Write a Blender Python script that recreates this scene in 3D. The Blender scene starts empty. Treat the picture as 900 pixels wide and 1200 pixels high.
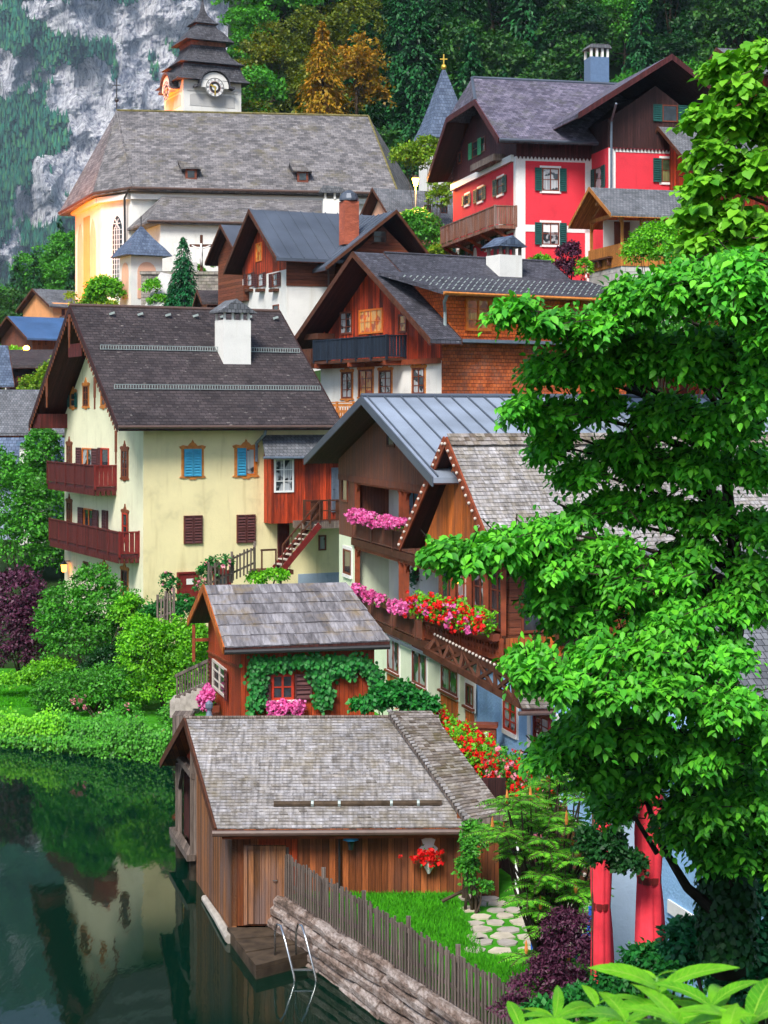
import bpy, bmesh, math, random
import numpy as np
from mathutils import Vector, Matrix, noise
R = math.radians
random.seed(7); rng = np.random.default_rng(7)
sc = bpy.context.scene
col = sc.collection

# ------------------------------------------------------------------ camera, sky, sun, exposure
F, H = 2000.0, 12.0                       # focal length in photo pixels (1200 high), eye height above the lake
cam = bpy.data.cameras.new('camera'); camo = bpy.data.objects.new('camera', cam); col.objects.link(camo)
camo.location = (0, 0, H); camo.rotation_euler = (R(90), 0, 0)
cam.sensor_width = 36; cam.sensor_fit = 'AUTO'; cam.lens = 60
cam.shift_y = -115/1200; cam.clip_start = 0.1; cam.clip_end = 20000
sc.camera = camo
cam.dof.use_dof = True; cam.dof.focus_distance = 50; cam.dof.aperture_fstop = 16
wd = bpy.data.worlds.new('World'); sc.world = wd; wd.use_nodes = True
SUN_EL, SUN_AZ = 48, 200                  # azimuth clockwise from +Y (behind the camera)
nt = wd.node_tree; nt.nodes.clear()
sky = nt.nodes.new('ShaderNodeTexSky'); sky.sky_type = 'NISHITA'; sky.sun_disc = False
sky.sun_elevation = R(SUN_EL); sky.sun_rotation = R(SUN_AZ); sky.air_density = 1.0; sky.dust_density = 1.5; sky.ozone_density = 1.0
bg = nt.nodes.new('ShaderNodeBackground'); bg.inputs[1].default_value = 0.08
wo = nt.nodes.new('ShaderNodeOutputWorld')
nt.links.new(sky.outputs[0], bg.inputs[0]); nt.links.new(bg.outputs[0], wo.inputs[0])
sl = bpy.data.lights.new('sun', 'SUN'); sl.energy = 2.6; sl.angle = R(20); sl.color = (1, .95, .86)
so = bpy.data.objects.new('sun', sl); col.objects.link(so)
d_ = Vector((math.sin(R(SUN_AZ))*math.cos(R(SUN_EL)), math.cos(R(SUN_AZ))*math.cos(R(SUN_EL)), math.sin(R(SUN_EL))))
so.rotation_euler = d_.to_track_quat('Z', 'Y').to_euler()
sc.view_settings.view_transform = 'Standard'; sc.view_settings.look = 'None'
sc.view_settings.exposure = 1.05; sc.view_settings.gamma = 1
sc.cycles.use_denoising = True
sc.cycles.max_bounces = 6; sc.cycles.transparent_max_bounces = 8; sc.cycles.volume_bounces = 0
sc.cycles.caustics_reflective = False; sc.cycles.caustics_refractive = False
sc.cycles.use_adaptive_sampling = True; sc.cycles.adaptive_threshold = 0.03

# ------------------------------------------------------------------ materials
def _mat(name):
    m = bpy.data.materials.new(name); m.use_nodes = True
    n = m.node_tree.nodes; b = n['Principled BSDF']
    return m, m.node_tree, n, m.node_tree.links, b
def N(nt, t, **kw):
    n = nt.nodes.new(t)
    for k, v in kw.items():
        if k in n.inputs: n.inputs[k].default_value = v
        else: setattr(n, k, v)
    return n
def c4(c): return (c[0], c[1], c[2], 1)
def ramp(nt, fac, stops):
    r = nt.nodes.new('ShaderNodeValToRGB'); e = r.color_ramp.elements
    while len(e) < len(stops): e.new(0.5)
    for i, (p, c) in enumerate(stops): e[i].position = p; e[i].color = c4(c)
    nt.links.new(fac, r.inputs[0]); return r
def mixc(nt, fac, a, b, mode='MIX'):
    m = nt.nodes.new('ShaderNodeMix'); m.data_type = 'RGBA'; m.blend_type = mode
    for i, v in ((0, fac), (6, a), (7, b)):
        if isinstance(v, (int, float)): m.inputs[i].default_value = v
        elif isinstance(v, tuple): m.inputs[i].default_value = c4(v)
        else: nt.links.new(v, m.inputs[i])
    return m.outputs[2]
def bump(nt, h, b, s=0.4, d=0.02):
    bp = nt.nodes.new('ShaderNodeBump'); bp.inputs['Strength'].default_value = s; bp.inputs['Distance'].default_value = d
    nt.links.new(h, bp.inputs['Height']); nt.links.new(bp.outputs[0], b.inputs['Normal'])
def uvn(nt, sx=1, sy=1):
    t = nt.nodes.new('ShaderNodeTexCoord'); m = nt.nodes.new('ShaderNodeMapping')
    m.inputs['Scale'].default_value = (sx, sy, 1); nt.links.new(t.outputs['UV'], m.inputs[0]); return m.outputs[0]
def dk(c, k): return tuple(x*k for x in c[:3])
def scl(c, k): return tuple(min(1, x*k) for x in c[:3])
def plain(name, c, rough=.7, spec=.3, var=.18, scale=6, metal=0, bmp=.15):
    m, t, n, l, b = _mat(name)
    tc = N(t, 'ShaderNodeTexCoord'); ns = N(t, 'ShaderNodeTexNoise'); ns.inputs['Scale'].default_value = scale; ns.inputs['Detail'].default_value = 6
    l.new(tc.outputs['Object'], ns.inputs[0])
    r = ramp(t, ns.outputs[0], [(.3, dk(c, 1-var)), (.7, scl(c, 1+var))]); l.new(r.outputs[0], b.inputs['Base Color'])
    b.inputs['Roughness'].default_value = rough; b.inputs['Specular IOR Level'].default_value = spec; b.inputs['Metallic'].default_value = metal
    if bmp: bump(t, ns.outputs[0], b, bmp, .01)
    return m
def plaster(name, c, stain=(.45, .42, .36), amount=.35, bs=.25):
    m, t, n, l, b = _mat(name)
    tc = N(t, 'ShaderNodeTexCoord')
    a = N(t, 'ShaderNodeTexNoise'); a.inputs['Scale'].default_value = .7; a.inputs['Detail'].default_value = 8; a.inputs['Roughness'].default_value = .65
    l.new(tc.outputs['Object'], a.inputs[0])
    mp = N(t, 'ShaderNodeMapping'); mp.inputs['Scale'].default_value = (3.5, 3.5, .35); l.new(tc.outputs['Object'], mp.inputs[0])
    s = N(t, 'ShaderNodeTexNoise'); s.inputs['Scale'].default_value = 1; s.inputs['Detail'].default_value = 5; l.new(mp.outputs[0], s.inputs[0])
    f = N(t, 'ShaderNodeTexNoise'); f.inputs['Scale'].default_value = 14; f.inputs['Detail'].default_value = 4; l.new(tc.outputs['Object'], f.inputs[0])
    r1 = ramp(t, a.outputs[0], [(.3, dk(c, .78)), (.42, dk(c, .93)), (.6, c)])
    r2 = ramp(t, s.outputs[0], [(.55, (0, 0, 0)), (.8, (amount, amount, amount))])
    o = mixc(t, r2.outputs[0], r1.outputs[0], tuple(c[i]*stain[i]*1.4 for i in range(3)))
    l.new(o, b.inputs['Base Color']); b.inputs['Roughness'].default_value = .85; b.inputs['Specular IOR Level'].default_value = .2
    bump(t, f.outputs[0], b, bs, .03); return m
def planks(name, c, w=.16, var=.35, dark=.12, rough=.65, grey=None, horiz=False, gap=.08):
    """boards: UV.x across the boards in metres"""
    m, t, n, l, b = _mat(name)
    uv = uvn(t); sp = N(t, 'ShaderNodeSeparateXYZ'); l.new(uv, sp.inputs[0])
    X, Y = (1, 0) if horiz else (0, 1)
    dv = N(t, 'ShaderNodeMath', operation='DIVIDE'); l.new(sp.outputs[X], dv.inputs[0]); dv.inputs[1].default_value = w
    fl = N(t, 'ShaderNodeMath', operation='FLOOR'); l.new(dv.outputs[0], fl.inputs[0])
    fr = N(t, 'ShaderNodeMath', operation='FRACT'); l.new(dv.outputs[0], fr.inputs[0])
    wn = N(t, 'ShaderNodeTexWhiteNoise', noise_dimensions='1D'); l.new(fl.outputs[0], wn.inputs['W'])
    cb = N(t, 'ShaderNodeCombineXYZ'); l.new(sp.outputs[X], cb.inputs[0]); l.new(sp.outputs[Y], cb.inputs[1]); l.new(wn.outputs[0], cb.inputs[2])
    mp = N(t, 'ShaderNodeMapping'); mp.inputs['Scale'].default_value = (28, 1.6, 9); l.new(cb.outputs[0], mp.inputs[0])
    g = N(t, 'ShaderNodeTexNoise'); g.inputs['Scale'].default_value = 1; g.inputs['Detail'].default_value = 5; g.inputs['Roughness'].default_value = .7; l.new(mp.outputs[0], g.inputs[0])
    r1 = ramp(t, wn.outputs[0], [(0, dk(c, 1-var)), (.5, c), (1, scl(c, 1+var))])
    r2 = ramp(t, g.outputs[0], [(.28, (.35, .33, .32)), (.6, (1, 1, 1))])
    o = mixc(t, 1.0, r1.outputs[0], r2.outputs[0], 'MULTIPLY')
    if grey:
        tc = N(t, 'ShaderNodeTexCoord'); gn = N(t, 'ShaderNodeTexNoise'); gn.inputs['Scale'].default_value = .9; gn.inputs['Detail'].default_value = 6
        mp2 = N(t, 'ShaderNodeMapping'); mp2.inputs['Scale'].default_value = (2.5, 2.5, .5); l.new(tc.outputs['Object'], mp2.inputs[0]); l.new(mp2.outputs[0], gn.inputs[0])
        r3 = ramp(t, gn.outputs[0], [(.45, (0, 0, 0)), (.68, (.85, .85, .85))])
        o = mixc(t, r3.outputs[0], o, grey)
    lt = N(t, 'ShaderNodeMath', operation='LESS_THAN'); l.new(fr.outputs[0], lt.inputs[0]); lt.inputs[1].default_value = gap
    o = mixc(t, lt.outputs[0], o, dk(c, dark))
    l.new(o, b.inputs['Base Color']); b.inputs['Roughness'].default_value = rough; b.inputs['Specular IOR Level'].default_value = .25
    sb = N(t, 'ShaderNodeMath', operation='SUBTRACT'); l.new(g.outputs[0], sb.inputs[0]); l.new(lt.outputs[0], sb.inputs[1])
    bump(t, sb.outputs[0], b, .7, .02); return m
def tiles(name, c, c2, w=.2, h=.16, moss=None, spots=None, rough=.7, mortar=.3, var=.5):
    m, t, n, l, b = _mat(name)
    uv = uvn(t); br = N(t, 'ShaderNodeTexBrick'); l.new(uv, br.inputs[0])
    br.inputs['Scale'].default_value = 1; br.inputs['Brick Width'].default_value = w; br.inputs['Row Height'].default_value = h
    br.inputs['Mortar Size'].default_value = .012; br.inputs['Mortar Smooth'].default_value = .3; br.inputs['Bias'].default_value = 0
    br.inputs['Color1'].default_value = c4(c); br.inputs['Color2'].default_value = c4(c2); br.inputs['Mortar'].default_value = c4(dk(c, mortar))
    tc = N(t, 'ShaderNodeTexCoord'); a = N(t, 'ShaderNodeTexNoise'); a.inputs['Scale'].default_value = .8; a.inputs['Detail'].default_value = 9; a.inputs['Roughness'].default_value = .7
    l.new(tc.outputs['Object'], a.inputs[0])
    r = ramp(t, a.outputs[0], [(.3, (1-var,)*3), (.7, (1+var*.4,)*3)])
    o = mixc(t, 1.0, br.outputs[0], r.outputs[0], 'MULTIPLY')
    if moss:
        q = N(t, 'ShaderNodeTexNoise'); q.inputs['Scale'].default_value = .5; q.inputs['Detail'].default_value = 10; q.inputs['Roughness'].default_value = .75; l.new(tc.outputs['Object'], q.inputs[0])
        r3 = ramp(t, q.outputs[0], [(.52, (0, 0, 0)), (.68, (.7, .7, .7))]); o = mixc(t, r3.outputs[0], o, moss)
    if spots:
        q = N(t, 'ShaderNodeTexNoise'); q.inputs['Scale'].default_value = 5; q.inputs['Detail'].default_value = 3
        mp = N(t, 'ShaderNodeMapping'); mp.inputs['Scale'].default_value = (.6, 2, 1); l.new(uv, mp.inputs[0]); l.new(mp.outputs[0], q.inputs[0])
        r4 = ramp(t, q.outputs[0], [(.66, (0, 0, 0)), (.72, (.8, .8, .8))]); o = mixc(t, r4.outputs[0], o, spots)
    l.new(o, b.inputs['Base Color']); b.inputs['Roughness'].default_value = rough; b.inputs['Specular IOR Level'].default_value = .3
    sp = N(t, 'ShaderNodeSeparateXYZ'); l.new(uv, sp.inputs[0])
    dv = N(t, 'ShaderNodeMath', operation='DIVIDE'); l.new(sp.outputs[1], dv.inputs[0]); dv.inputs[1].default_value = h
    fr = N(t, 'ShaderNodeMath', operation='FRACT'); l.new(dv.outputs[0], fr.inputs[0])
    ad = N(t, 'ShaderNodeMath', operation='MULTIPLY_ADD'); l.new(br.outputs['Fac'], ad.inputs[0]); ad.inputs[1].default_value = -.6
    iv = N(t, 'ShaderNodeMath', operation='SUBTRACT'); iv.inputs[0].default_value = 1; l.new(fr.outputs[0], iv.inputs[1]); l.new(iv.outputs[0], ad.inputs[2])
    bump(t, ad.outputs[0], b, .8, .03); return m
def island(name, cs, rough=.7, spec=.3, trans=0, grain=0, scale=1.0, tcol=None, nvar=.35, moss=None, nscale=.6):
    """colour varies per island (leaf, shingle) with a wide noise on top"""
    m, t, n, l, b = _mat(name)
    g = N(t, 'ShaderNodeNewGeometry'); r = ramp(t, g.outputs['Random Per Island'], [(i/(len(cs)-1), c) for i, c in enumerate(cs)])
    tc = N(t, 'ShaderNodeTexCoord'); a = N(t, 'ShaderNodeTexNoise'); a.inputs['Scale'].default_value = nscale; a.inputs['Detail'].default_value = 5
    l.new(tc.outputs['Object'], a.inputs[0])
    r2 = ramp(t, a.outputs[0], [(.3, (1-nvar,)*3), (.7, (1,)*3)])
    o = mixc(t, 1.0, r.outputs[0], r2.outputs[0], 'MULTIPLY')
    if grain:
        uv = uvn(t, 13, 2); q = N(t, 'ShaderNodeTexNoise'); q.inputs['Scale'].default_value = 1; q.inputs['Detail'].default_value = 4; l.new(uv, q.inputs[0])
        r3 = ramp(t, q.outputs[0], [(.3, (1-grain,)*3), (.65, (1,)*3)]); o = mixc(t, 1.0, o, r3.outputs[0], 'MULTIPLY')
    if moss:
        q = N(t, 'ShaderNodeTexNoise'); q.inputs['Scale'].default_value = 1.3; q.inputs['Detail'].default_value = 8; q.inputs['Roughness'].default_value = .7; l.new(tc.outputs['Object'], q.inputs[0])
        r3 = ramp(t, q.outputs[0], [(.5, (0, 0, 0)), (.7, (.65,)*3)]); o = mixc(t, r3.outputs[0], o, moss)
    l.new(o, b.inputs['Base Color']); b.inputs['Roughness'].default_value = rough; b.inputs['Specular IOR Level'].default_value = spec
    if trans:
        tr = N(t, 'ShaderNodeBsdfTranslucent'); mx = N(t, 'ShaderNodeMixShader'); mx.inputs[0].default_value = trans
        tcx = mixc(t, 1.0, o, tcol or (1.0, 1.0, .5), 'MULTIPLY'); l.new(tcx, tr.inputs[0])
        l.new(b.outputs[0], mx.inputs[1]); l.new(tr.outputs[0], mx.inputs[2]); l.new(mx.outputs[0], n['Material Output'].inputs[0])
    return m
def emis(name, c, s):
    m, t, n, l, b = _mat(name); b.inputs['Base Color'].default_value = c4(c)
    b.inputs['Emission Color'].default_value = c4(c); b.inputs['Emission Strength'].default_value = s; return m
def glassy(name, c=(.02, .025, .03), rough=.06, curtain=None, amt=.6):
    m, t, n, l, b = _mat(name); b.inputs['Roughness'].default_value = rough; b.inputs['Specular IOR Level'].default_value = .6
    tc = N(t, 'ShaderNodeTexCoord'); a = N(t, 'ShaderNodeTexNoise'); a.inputs['Scale'].default_value = 2.2; a.inputs['Detail'].default_value = 3; l.new(tc.outputs['Object'], a.inputs[0])
    r = ramp(t, a.outputs[0], [(.4, c), (.65, scl(c, 2.2))]); o = r.outputs[0]
    if curtain:
        uv = uvn(t, 14, .6); q = N(t, 'ShaderNodeTexNoise'); q.inputs['Scale'].default_value = 1; l.new(uv, q.inputs[0])
        r3 = ramp(t, q.outputs[0], [(.35, dk(curtain, .55)), (.6, curtain)]); 
        q2 = N(t, 'ShaderNodeTexNoise'); q2.inputs['Scale'].default_value = 1.7; l.new(tc.outputs['Object'], q2.inputs[0])
        r4 = ramp(t, q2.outputs[0], [(.45, (0, 0, 0)), (.5, (amt,)*3)]); o = mixc(t, r4.outputs[0], o, r3.outputs[0])
    l.new(o, b.inputs['Base Color']); return m

# ------------------------------------------------------------------ geometry helpers
def P(px, py, D): return Vector(((px-450)*D/F, D, H-(py-485)*D/F))
class Fa:
    """a vertical facade plane: a = metres along it, d = metres out of it"""
    def __init__(s, o, a, n): s.o, s.a, s.n = Vector(o), Vector(a), Vector(n)
    def w(s, a, d, z): return Vector((s.o.x+s.a.x*a+s.n.x*d, s.o.y+s.a.y*a+s.n.y*d, z))
    def px(s, px, py, d=0):
        o = s.o+s.n*d; dr = Vector(((px-450)/F, 1)); D = o.dot(s.n)/dr.dot(s.n)
        p = dr*D; return (p-o).dot(s.a), H-(py-485)*D/F
    def off(s, d): return Fa(s.o+s.n*d, s.a, s.n)
class Fr:
    """house frame: u along the front to the right, v along the left side going back"""
    def __init__(s, x, y, th, thu=None):
        s.o = Vector((x, y)); s.th = th; tu = th if thu is None else thu
        s.u = Vector((math.cos(R(tu)), math.sin(R(tu)))); s.v = Vector((-math.sin(R(th)), math.cos(R(th))))
    def w(s, u, v, z): p = s.o+s.u*u+s.v*v; return Vector((p.x, p.y, z))
    def front(s, v=0): return Fa(s.o+s.v*v, s.u, -Vector((-s.u.y, s.u.x)))
    def left(s, u=0): return Fa(s.o+s.u*u, s.v, -Vector((s.v.y, -s.v.x)))
EACH = {'bargeboard', 'pile', 'post', 'loggia_post', 'vent_pillar', 'rung', 'stringer', 'downpipe', 'bracket', 'stud', 'veranda_post', 'log_bracket', 'tread', 'soffit', 'corner_post', 'plate', 'flower_shelf', 'step', 'ridge_hook', 'seed_cone', 'log_beam', 'eave_beam', 'soffit_box', 'handrail'}
class MB:
    def __init__(s): s.V = []; s.Fc = []; s.mi = []; s.cur = 0; s.pc = []
    def poly(s, pts):
        i = len(s.V); s.V += [tuple(p) for p in pts]; s.Fc.append(tuple(range(i, i+len(pts)))); s.mi.append(s.cur)
    def hexa(s, p):      # 8 points: bottom 0-3, top 4-7
        s.pc.append((len(s.V), len(s.Fc))); i = len(s.V); s.V += [tuple(q) for q in p]
        for f in ((0, 3, 2, 1), (4, 5, 6, 7), (0, 1, 5, 4), (1, 2, 6, 5), (2, 3, 7, 6), (3, 0, 4, 7)):
            s.Fc.append(tuple(i+k for k in f)); s.mi.append(s.cur)
    def box(s, f, a0, a1, d0, d1, z0, z1):
        s.hexa([f.w(a0, d1, z0), f.w(a1, d1, z0), f.w(a1, d0, z0), f.w(a0, d0, z0), f.w(a0, d1, z1), f.w(a1, d1, z1), f.w(a1, d0, z1), f.w(a0, d0, z1)])
    def prism(s, pts, ext):   # extrude polygon pts by vector ext
        s.pc.append((len(s.V), len(s.Fc))); i = len(s.V); n = len(pts); ext = Vector(ext); s.V += [tuple(p) for p in pts]+[tuple(Vector(p)+ext) for p in pts]
        s.Fc.append(tuple(range(i+n-1, i-1, -1))); s.mi.append(s.cur); s.Fc.append(tuple(range(i+n, i+2*n))); s.mi.append(s.cur)
        for k in range(n): s.Fc.append((i+k, i+(k+1) % n, i+n+(k+1) % n, i+n+k)); s.mi.append(s.cur)
    def beam(s, p, q, w, h, up=(0, 0, 1)):
        p, q = Vector(p), Vector(q); t = (q-p).normalized(); up = Vector(up)
        if abs(t.dot(up)) > .98: up = Vector((0, 1, 0))
        sd = t.cross(up).normalized(); u2 = sd.cross(t).normalized(); a, b = sd*w/2, u2*h/2
        s.hexa([p-a-b, p+a-b, q+a-b, q-a-b, p-a+b, p+a+b, q+a+b, q-a+b])
    def tube(s, pts, r, n=8, cap=True):
        s.pc.append((len(s.V), len(s.Fc))); pts = [Vector(p) for p in pts]; rs = r if isinstance(r, (list, tuple)) else [r]*len(pts)
        i0 = len(s.V); ref = Vector((.31, .2, .93)).normalized()
        for k, p in enumerate(pts):
            t = (pts[min(k+1, len(pts)-1)]-pts[max(k-1, 0)]).normalized()
            a = t.cross(ref); a = a.normalized() if a.length > .05 else t.cross(Vector((1, 0, 0))).normalized(); b = t.cross(a)
            for j in range(n): an = 2*math.pi*j/n; s.V.append(tuple(p+(a*math.cos(an)+b*math.sin(an))*rs[k]))
        for k in range(len(pts)-1):
            for j in range(n):
                q = i0+k*n; s.Fc.append((q+j, q+(j+1) % n, q+n+(j+1) % n, q+n+j)); s.mi.append(s.cur)
        if cap:
            s.Fc.append(tuple(i0+j for j in range(n-1, -1, -1))); s.mi.append(s.cur)
            q = i0+(len(pts)-1)*n; s.Fc.append(tuple(q+j for j in range(n))); s.mi.append(s.cur)
    def lathe(s, c, prof, n=16, sx=1, sy=1):   # prof [(r,z)]
        s.pc.append((len(s.V), len(s.Fc))); c = Vector(c); i0 = len(s.V)
        for r, z in prof:
            for j in range(n): an = 2*math.pi*(j+.5)/n; s.V.append((c.x+r*sx*math.cos(an), c.y+r*sy*math.sin(an), c.z+z))
        for k in range(len(prof)-1):
            for j in range(n): q = i0+k*n; s.Fc.append((q+j, q+(j+1) % n, q+n+(j+1) % n, q+n+j)); s.mi.append(s.cur)
        s.Fc.append(tuple(i0+j for j in range(n-1, -1, -1))); s.mi.append(s.cur)
        q = i0+(len(prof)-1)*n; s.Fc.append(tuple(q+j for j in range(n))); s.mi.append(s.cur)
    def ball(s, c, r, n=8, m=6, sz=1):
        s.lathe(c, [(max(.001, r*math.sin(math.pi*k/m)), -r*sz*math.cos(math.pi*k/m)) for k in range(m+1)], n)
    def build(s, name, mat, parent=None, loc=None, smooth=False, uv=True):
        if parent and name in EACH and 1 < len(s.pc) <= 40:
            for k, (v0, f0) in enumerate(s.pc):
                v1, f1 = s.pc[k+1] if k+1 < len(s.pc) else (len(s.V), len(s.Fc)); q = MB(); q.V = s.V[v0:v1]; q.Fc = [tuple(i-v0 for i in f) for f in s.Fc[f0:f1]]; q.mi = s.mi[f0:f1]; o = q.build(name, mat, parent, None, smooth, uv)
            return o
        me = bpy.data.meshes.new(name); base = wloc(parent) if parent else Vector(loc or (0, 0, 0))
        me.from_pydata([(v[0]-base.x, v[1]-base.y, v[2]-base.z) for v in s.V], [], s.Fc)
        for m in (mat if isinstance(mat, (list, tuple)) else [mat]): me.materials.append(m)
        if any(s.mi): me.polygons.foreach_set('material_index', s.mi)
        if uv: auto_uv(me)
        if smooth: me.polygons.foreach_set('use_smooth', [True]*len(me.polygons))
        me.update(); return link(name, me, parent, loc)
def wloc(o):
    v = Vector((0, 0, 0))
    while o: v = v+o.location; o = o.parent
    return v
def link(name, me, parent=None, loc=None):
    o = bpy.data.objects.new(name, me); col.objects.link(o)
    if parent: o.parent = parent
    elif loc: o.location = loc
    return o
def auto_uv(me):
    uvl = me.uv_layers.new(name='UVMap').data; z = Vector((0, 0, 1)); vs = me.vertices; base = 0
    for p in me.polygons:
        n = p.normal; t = z.cross(n)
        if t.length < .05: t, b = Vector((1, 0, 0)), Vector((0, 1, 0))
        else: t.normalize(); b = n.cross(t)
        for li in p.loop_indices:
            c = vs[me.loops[li].vertex_index].co; uvl[li].uv = (c.dot(t), c.dot(b))
def tag(o, label=None, cat=None, group=None, kind=None):
    for k, v in (('label', label), ('category', cat), ('group', group), ('kind', kind)):
        if v: o[k] = v
    return o
def thing(name, label, cat, loc=(0, 0, 0), group=None):
    o = bpy.data.objects.new(name, None); col.objects.link(o); o.location = loc; o.empty_display_size = .2
    return tag(o, label, cat, group)
def copy_tree(o, parent=None):
    c = o.copy(); col.objects.link(c); c.parent = parent
    for ch in o.children: copy_tree(ch, c)
    return c
def clip_poly(poly, z0, z1):
    def half(pl, f):
        out = []
        for i in range(len(pl)):
            a, b = pl[i], pl[(i+1) % len(pl)]; fa, fb = f(a), f(b)
            if fa >= 0: out.append(a)
            if fa*fb < 0: t = fa/(fa-fb); out.append((a[0]+(b[0]-a[0])*t, a[1]+(b[1]-a[1])*t))
        return out
    return half(half(poly, lambda p: p[1]-z0), lambda p: z1-p[1])

# ------------------------------------------------------------------ building helpers
def window(fa, r, par, fm, gm, nx=2, ny=2, surround=None, crest=None, sh=None, shm=None, sill=None, fw=.07, d=.05, shw=None, ab=None, bar=.03, name='window'):
    """r = pixel rectangle of the window; sh: 'open' | 'closed' | 'half' | 'left'"""
    if ab: a0, a1, z0, z1 = ab
    else:
        a0, z1 = fa.px(r[0], r[1]); a1, z0 = fa.px(r[2], r[3]); a0_, z1_ = fa.px(r[0], r[3]); 
        zm = (r[1]+r[3])/2; xm = (r[0]+r[2])/2
        _, z1 = fa.px(xm, r[1]); _, z0 = fa.px(xm, r[3])
        if a0 > a1: a0, a1 = a1, a0
    m = MB()
    m.box(fa, a0, a0+fw, .001, d, z0, z1); m.box(fa, a1-fw, a1, .001, d, z0, z1)
    m.box(fa, a0+fw, a1-fw, .001, d, z1-fw, z1); m.box(fa, a0+fw, a1-fw, .001, d, z0, z0+fw)
    for i in range(1, nx):
        x = a0+(a1-a0)*i/nx; w2 = bar*1.4 if (nx == 2 or i*2 == nx) else bar/2*1.6
        m.box(fa, x-w2/1.4, x+w2/1.4, .002, d-.008, z0+fw, z1-fw)
    for i in range(1, ny):
        z = z0+(z1-z0)*i/ny; m.box(fa, a0+fw, a1-fw, .002, d-.016, z-bar/1.6, z+bar/1.6)
    w = m.build(name, fm, par)
    g = MB(); g.poly([fa.w(a0+.02, .012, z0+.02), fa.w(a1-.02, .012, z0+.02), fa.w(a1-.02, .012, z1-.02), fa.w(a0+.02, .012, z1-.02)])
    g.build('pane', gm, w)
    if surround:
        s = MB(); e = .13
        s.box(fa, a0-e, a0, 0, d*.6, z0-e, z1+e); s.box(fa, a1, a1+e, 0, d*.6, z0-e, z1+e)
        s.box(fa, a0, a1, 0, d*.6, z1, z1+e); s.box(fa, a0-.02, a1+.02, 0, d*1.6, z0-e, z0)
        s.build('surround', surround, w)
    if crest:
        s = MB(); e = .1; c = (a0+a1)/2; hw = (a1-a0)/2
        s.box(fa, a0-e, a0-.001, 0, d*.7, z0, z1); s.box(fa, a1+.001, a1+e, 0, d*.7, z0, z1)
        for sg, zz in ((1, z1), (-1, z0)):
            pr = [(-hw-.14, 0), (-hw-.2, .1), (-hw-.02, .16), (-hw*.55, .12), (-hw*.3, .24), (-.07, .26), (0, .4 if sg > 0 else .2)]
            pr = pr+[(-x, y) for x, y in pr[-2::-1]]
            pts = [fa.w(c+x, .002, zz+sg*(y*(1 if sg > 0 else .6)+.001)) for x, y in pr]
            s.prism(pts, fa.w(0, d*.9, 0)-fa.w(0, 0, 0))
        s.build('ornament', crest, w)
    if sill: s = MB(); s.box(fa, a0-.1, a1+.1, 0, .14, z0-.07, z0-.002); s.build('sill', sill, w)
    if sh:
        wd_ = shw or (a1-a0)/2
        def leaf(x0, x1, dd, mat=shm):
            s = MB(); e = .05
            s.box(fa, x0, x0+e, dd, dd+.04, z0, z1); s.box(fa, x1-e, x1, dd, dd+.04, z0, z1)
            for zz in (z0, (z0+z1)/2-e/2, z1-e): s.box(fa, x0+e, x1-e, dd, dd+.04, zz, zz+e)
            nn = max(5, int((z1-z0)/.13))
            for k in range(nn):
                zz = z0+e+(z1-z0-2*e)*(k+.2)/nn; s.hexa([fa.w(x0+e, dd+.004, zz-.02), fa.w(x1-e, dd+.004, zz-.02), fa.w(x1-e, dd+.05, zz-.03), fa.w(x0+e, dd+.05, zz-.03), fa.w(x0+e, dd+.0, zz+.03), fa.w(x1-e, dd+.0, zz+.03), fa.w(x1-e, dd+.01, zz+.04), fa.w(x0+e, dd+.01, zz+.04)])
            bk = MB
            s.box(fa, x0+e, x1-e, dd, dd+.008, z0+e, z1-e)
            s.build('shutter', mat, w)
        if sh == 'open': leaf(a0-wd_-.03, a0-.03, .06); leaf(a1+.03, a1+wd_+.03, .06)
        if sh == 'closed': c = (a0+a1)/2; leaf(a0+.02, c-.01, d); leaf(c+.01, a1-.02, d)
        if sh == 'half': c = (a0+a1)/2; leaf(a0+.02, c-.01, d)
        if sh == 'halfr': c = (a0+a1)/2; leaf(c+.01, a1-.02, d)
        if sh == 'left': leaf(a0-wd_-.03, a0-.03, .03)
        if sh == 'right': leaf(a1+.03, a1+wd_+.03, .03)
    return w
def door(fa, r, par, m, fm=None, gm=None, notice=False):
    a0, _ = fa.px(r[0], r[1]); a1, _ = fa.px(r[2], r[3]); xm = (r[0]+r[2])/2; z1 = fa.px(xm, r[1])[1]; z0 = fa.px(xm, r[3])[1]
    if a0 > a1: a0, a1 = a1, a0
    b = MB(); e = .08
    b.box(fa, a0, a0+e, 0, .1, z0, z1); b.box(fa, a1-e, a1, 0, .1, z0, z1); b.box(fa, a0+e, a1-e, 0, .1, z1-e, z1)
    n = 5
    for k in range(n): b.box(fa, a0+e+(a1-a0-2*e)*k/n+.006, a0+e+(a1-a0-2*e)*(k+1)/n, 0, .05, z0, z1-e)
    o = b.build('door', m, par)
    h = MB(); h.tube([fa.w(a1-.2, .05, z0+1), fa.w(a1-.2, .1, z0+1), fa.w(a1-.3, .1, z0+1)], .012, 6); h.build('handle', M['iron'], o)
    if gm:
        g = MB(); g.box(fa, a0+e+.1, a1-e-.1, .05, .056, z0+(z1-z0)*.42, z1-e-.1); g.build('pane', gm, o)
        g = MB()
        for k in (1, 2): zz = z0+(z1-z0)*(.42+.16*k); g.box(fa, a0+e+.1, a1-e-.1, .056, .075, zz, zz+.03)
        g.box(fa, (a0+a1)/2-.015, (a0+a1)/2+.015, .056, .076, z0+(z1-z0)*.42, z1-e-.1); g.build('glazing_bar', m, o)
    if notice: g = MB(); c = a0+(a1-a0)*.6; g.box(fa, c-.16, c+.16, .05, .058, z1-.55, z1-.3); g.build('notice', M['white'], o)
    return o
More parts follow.
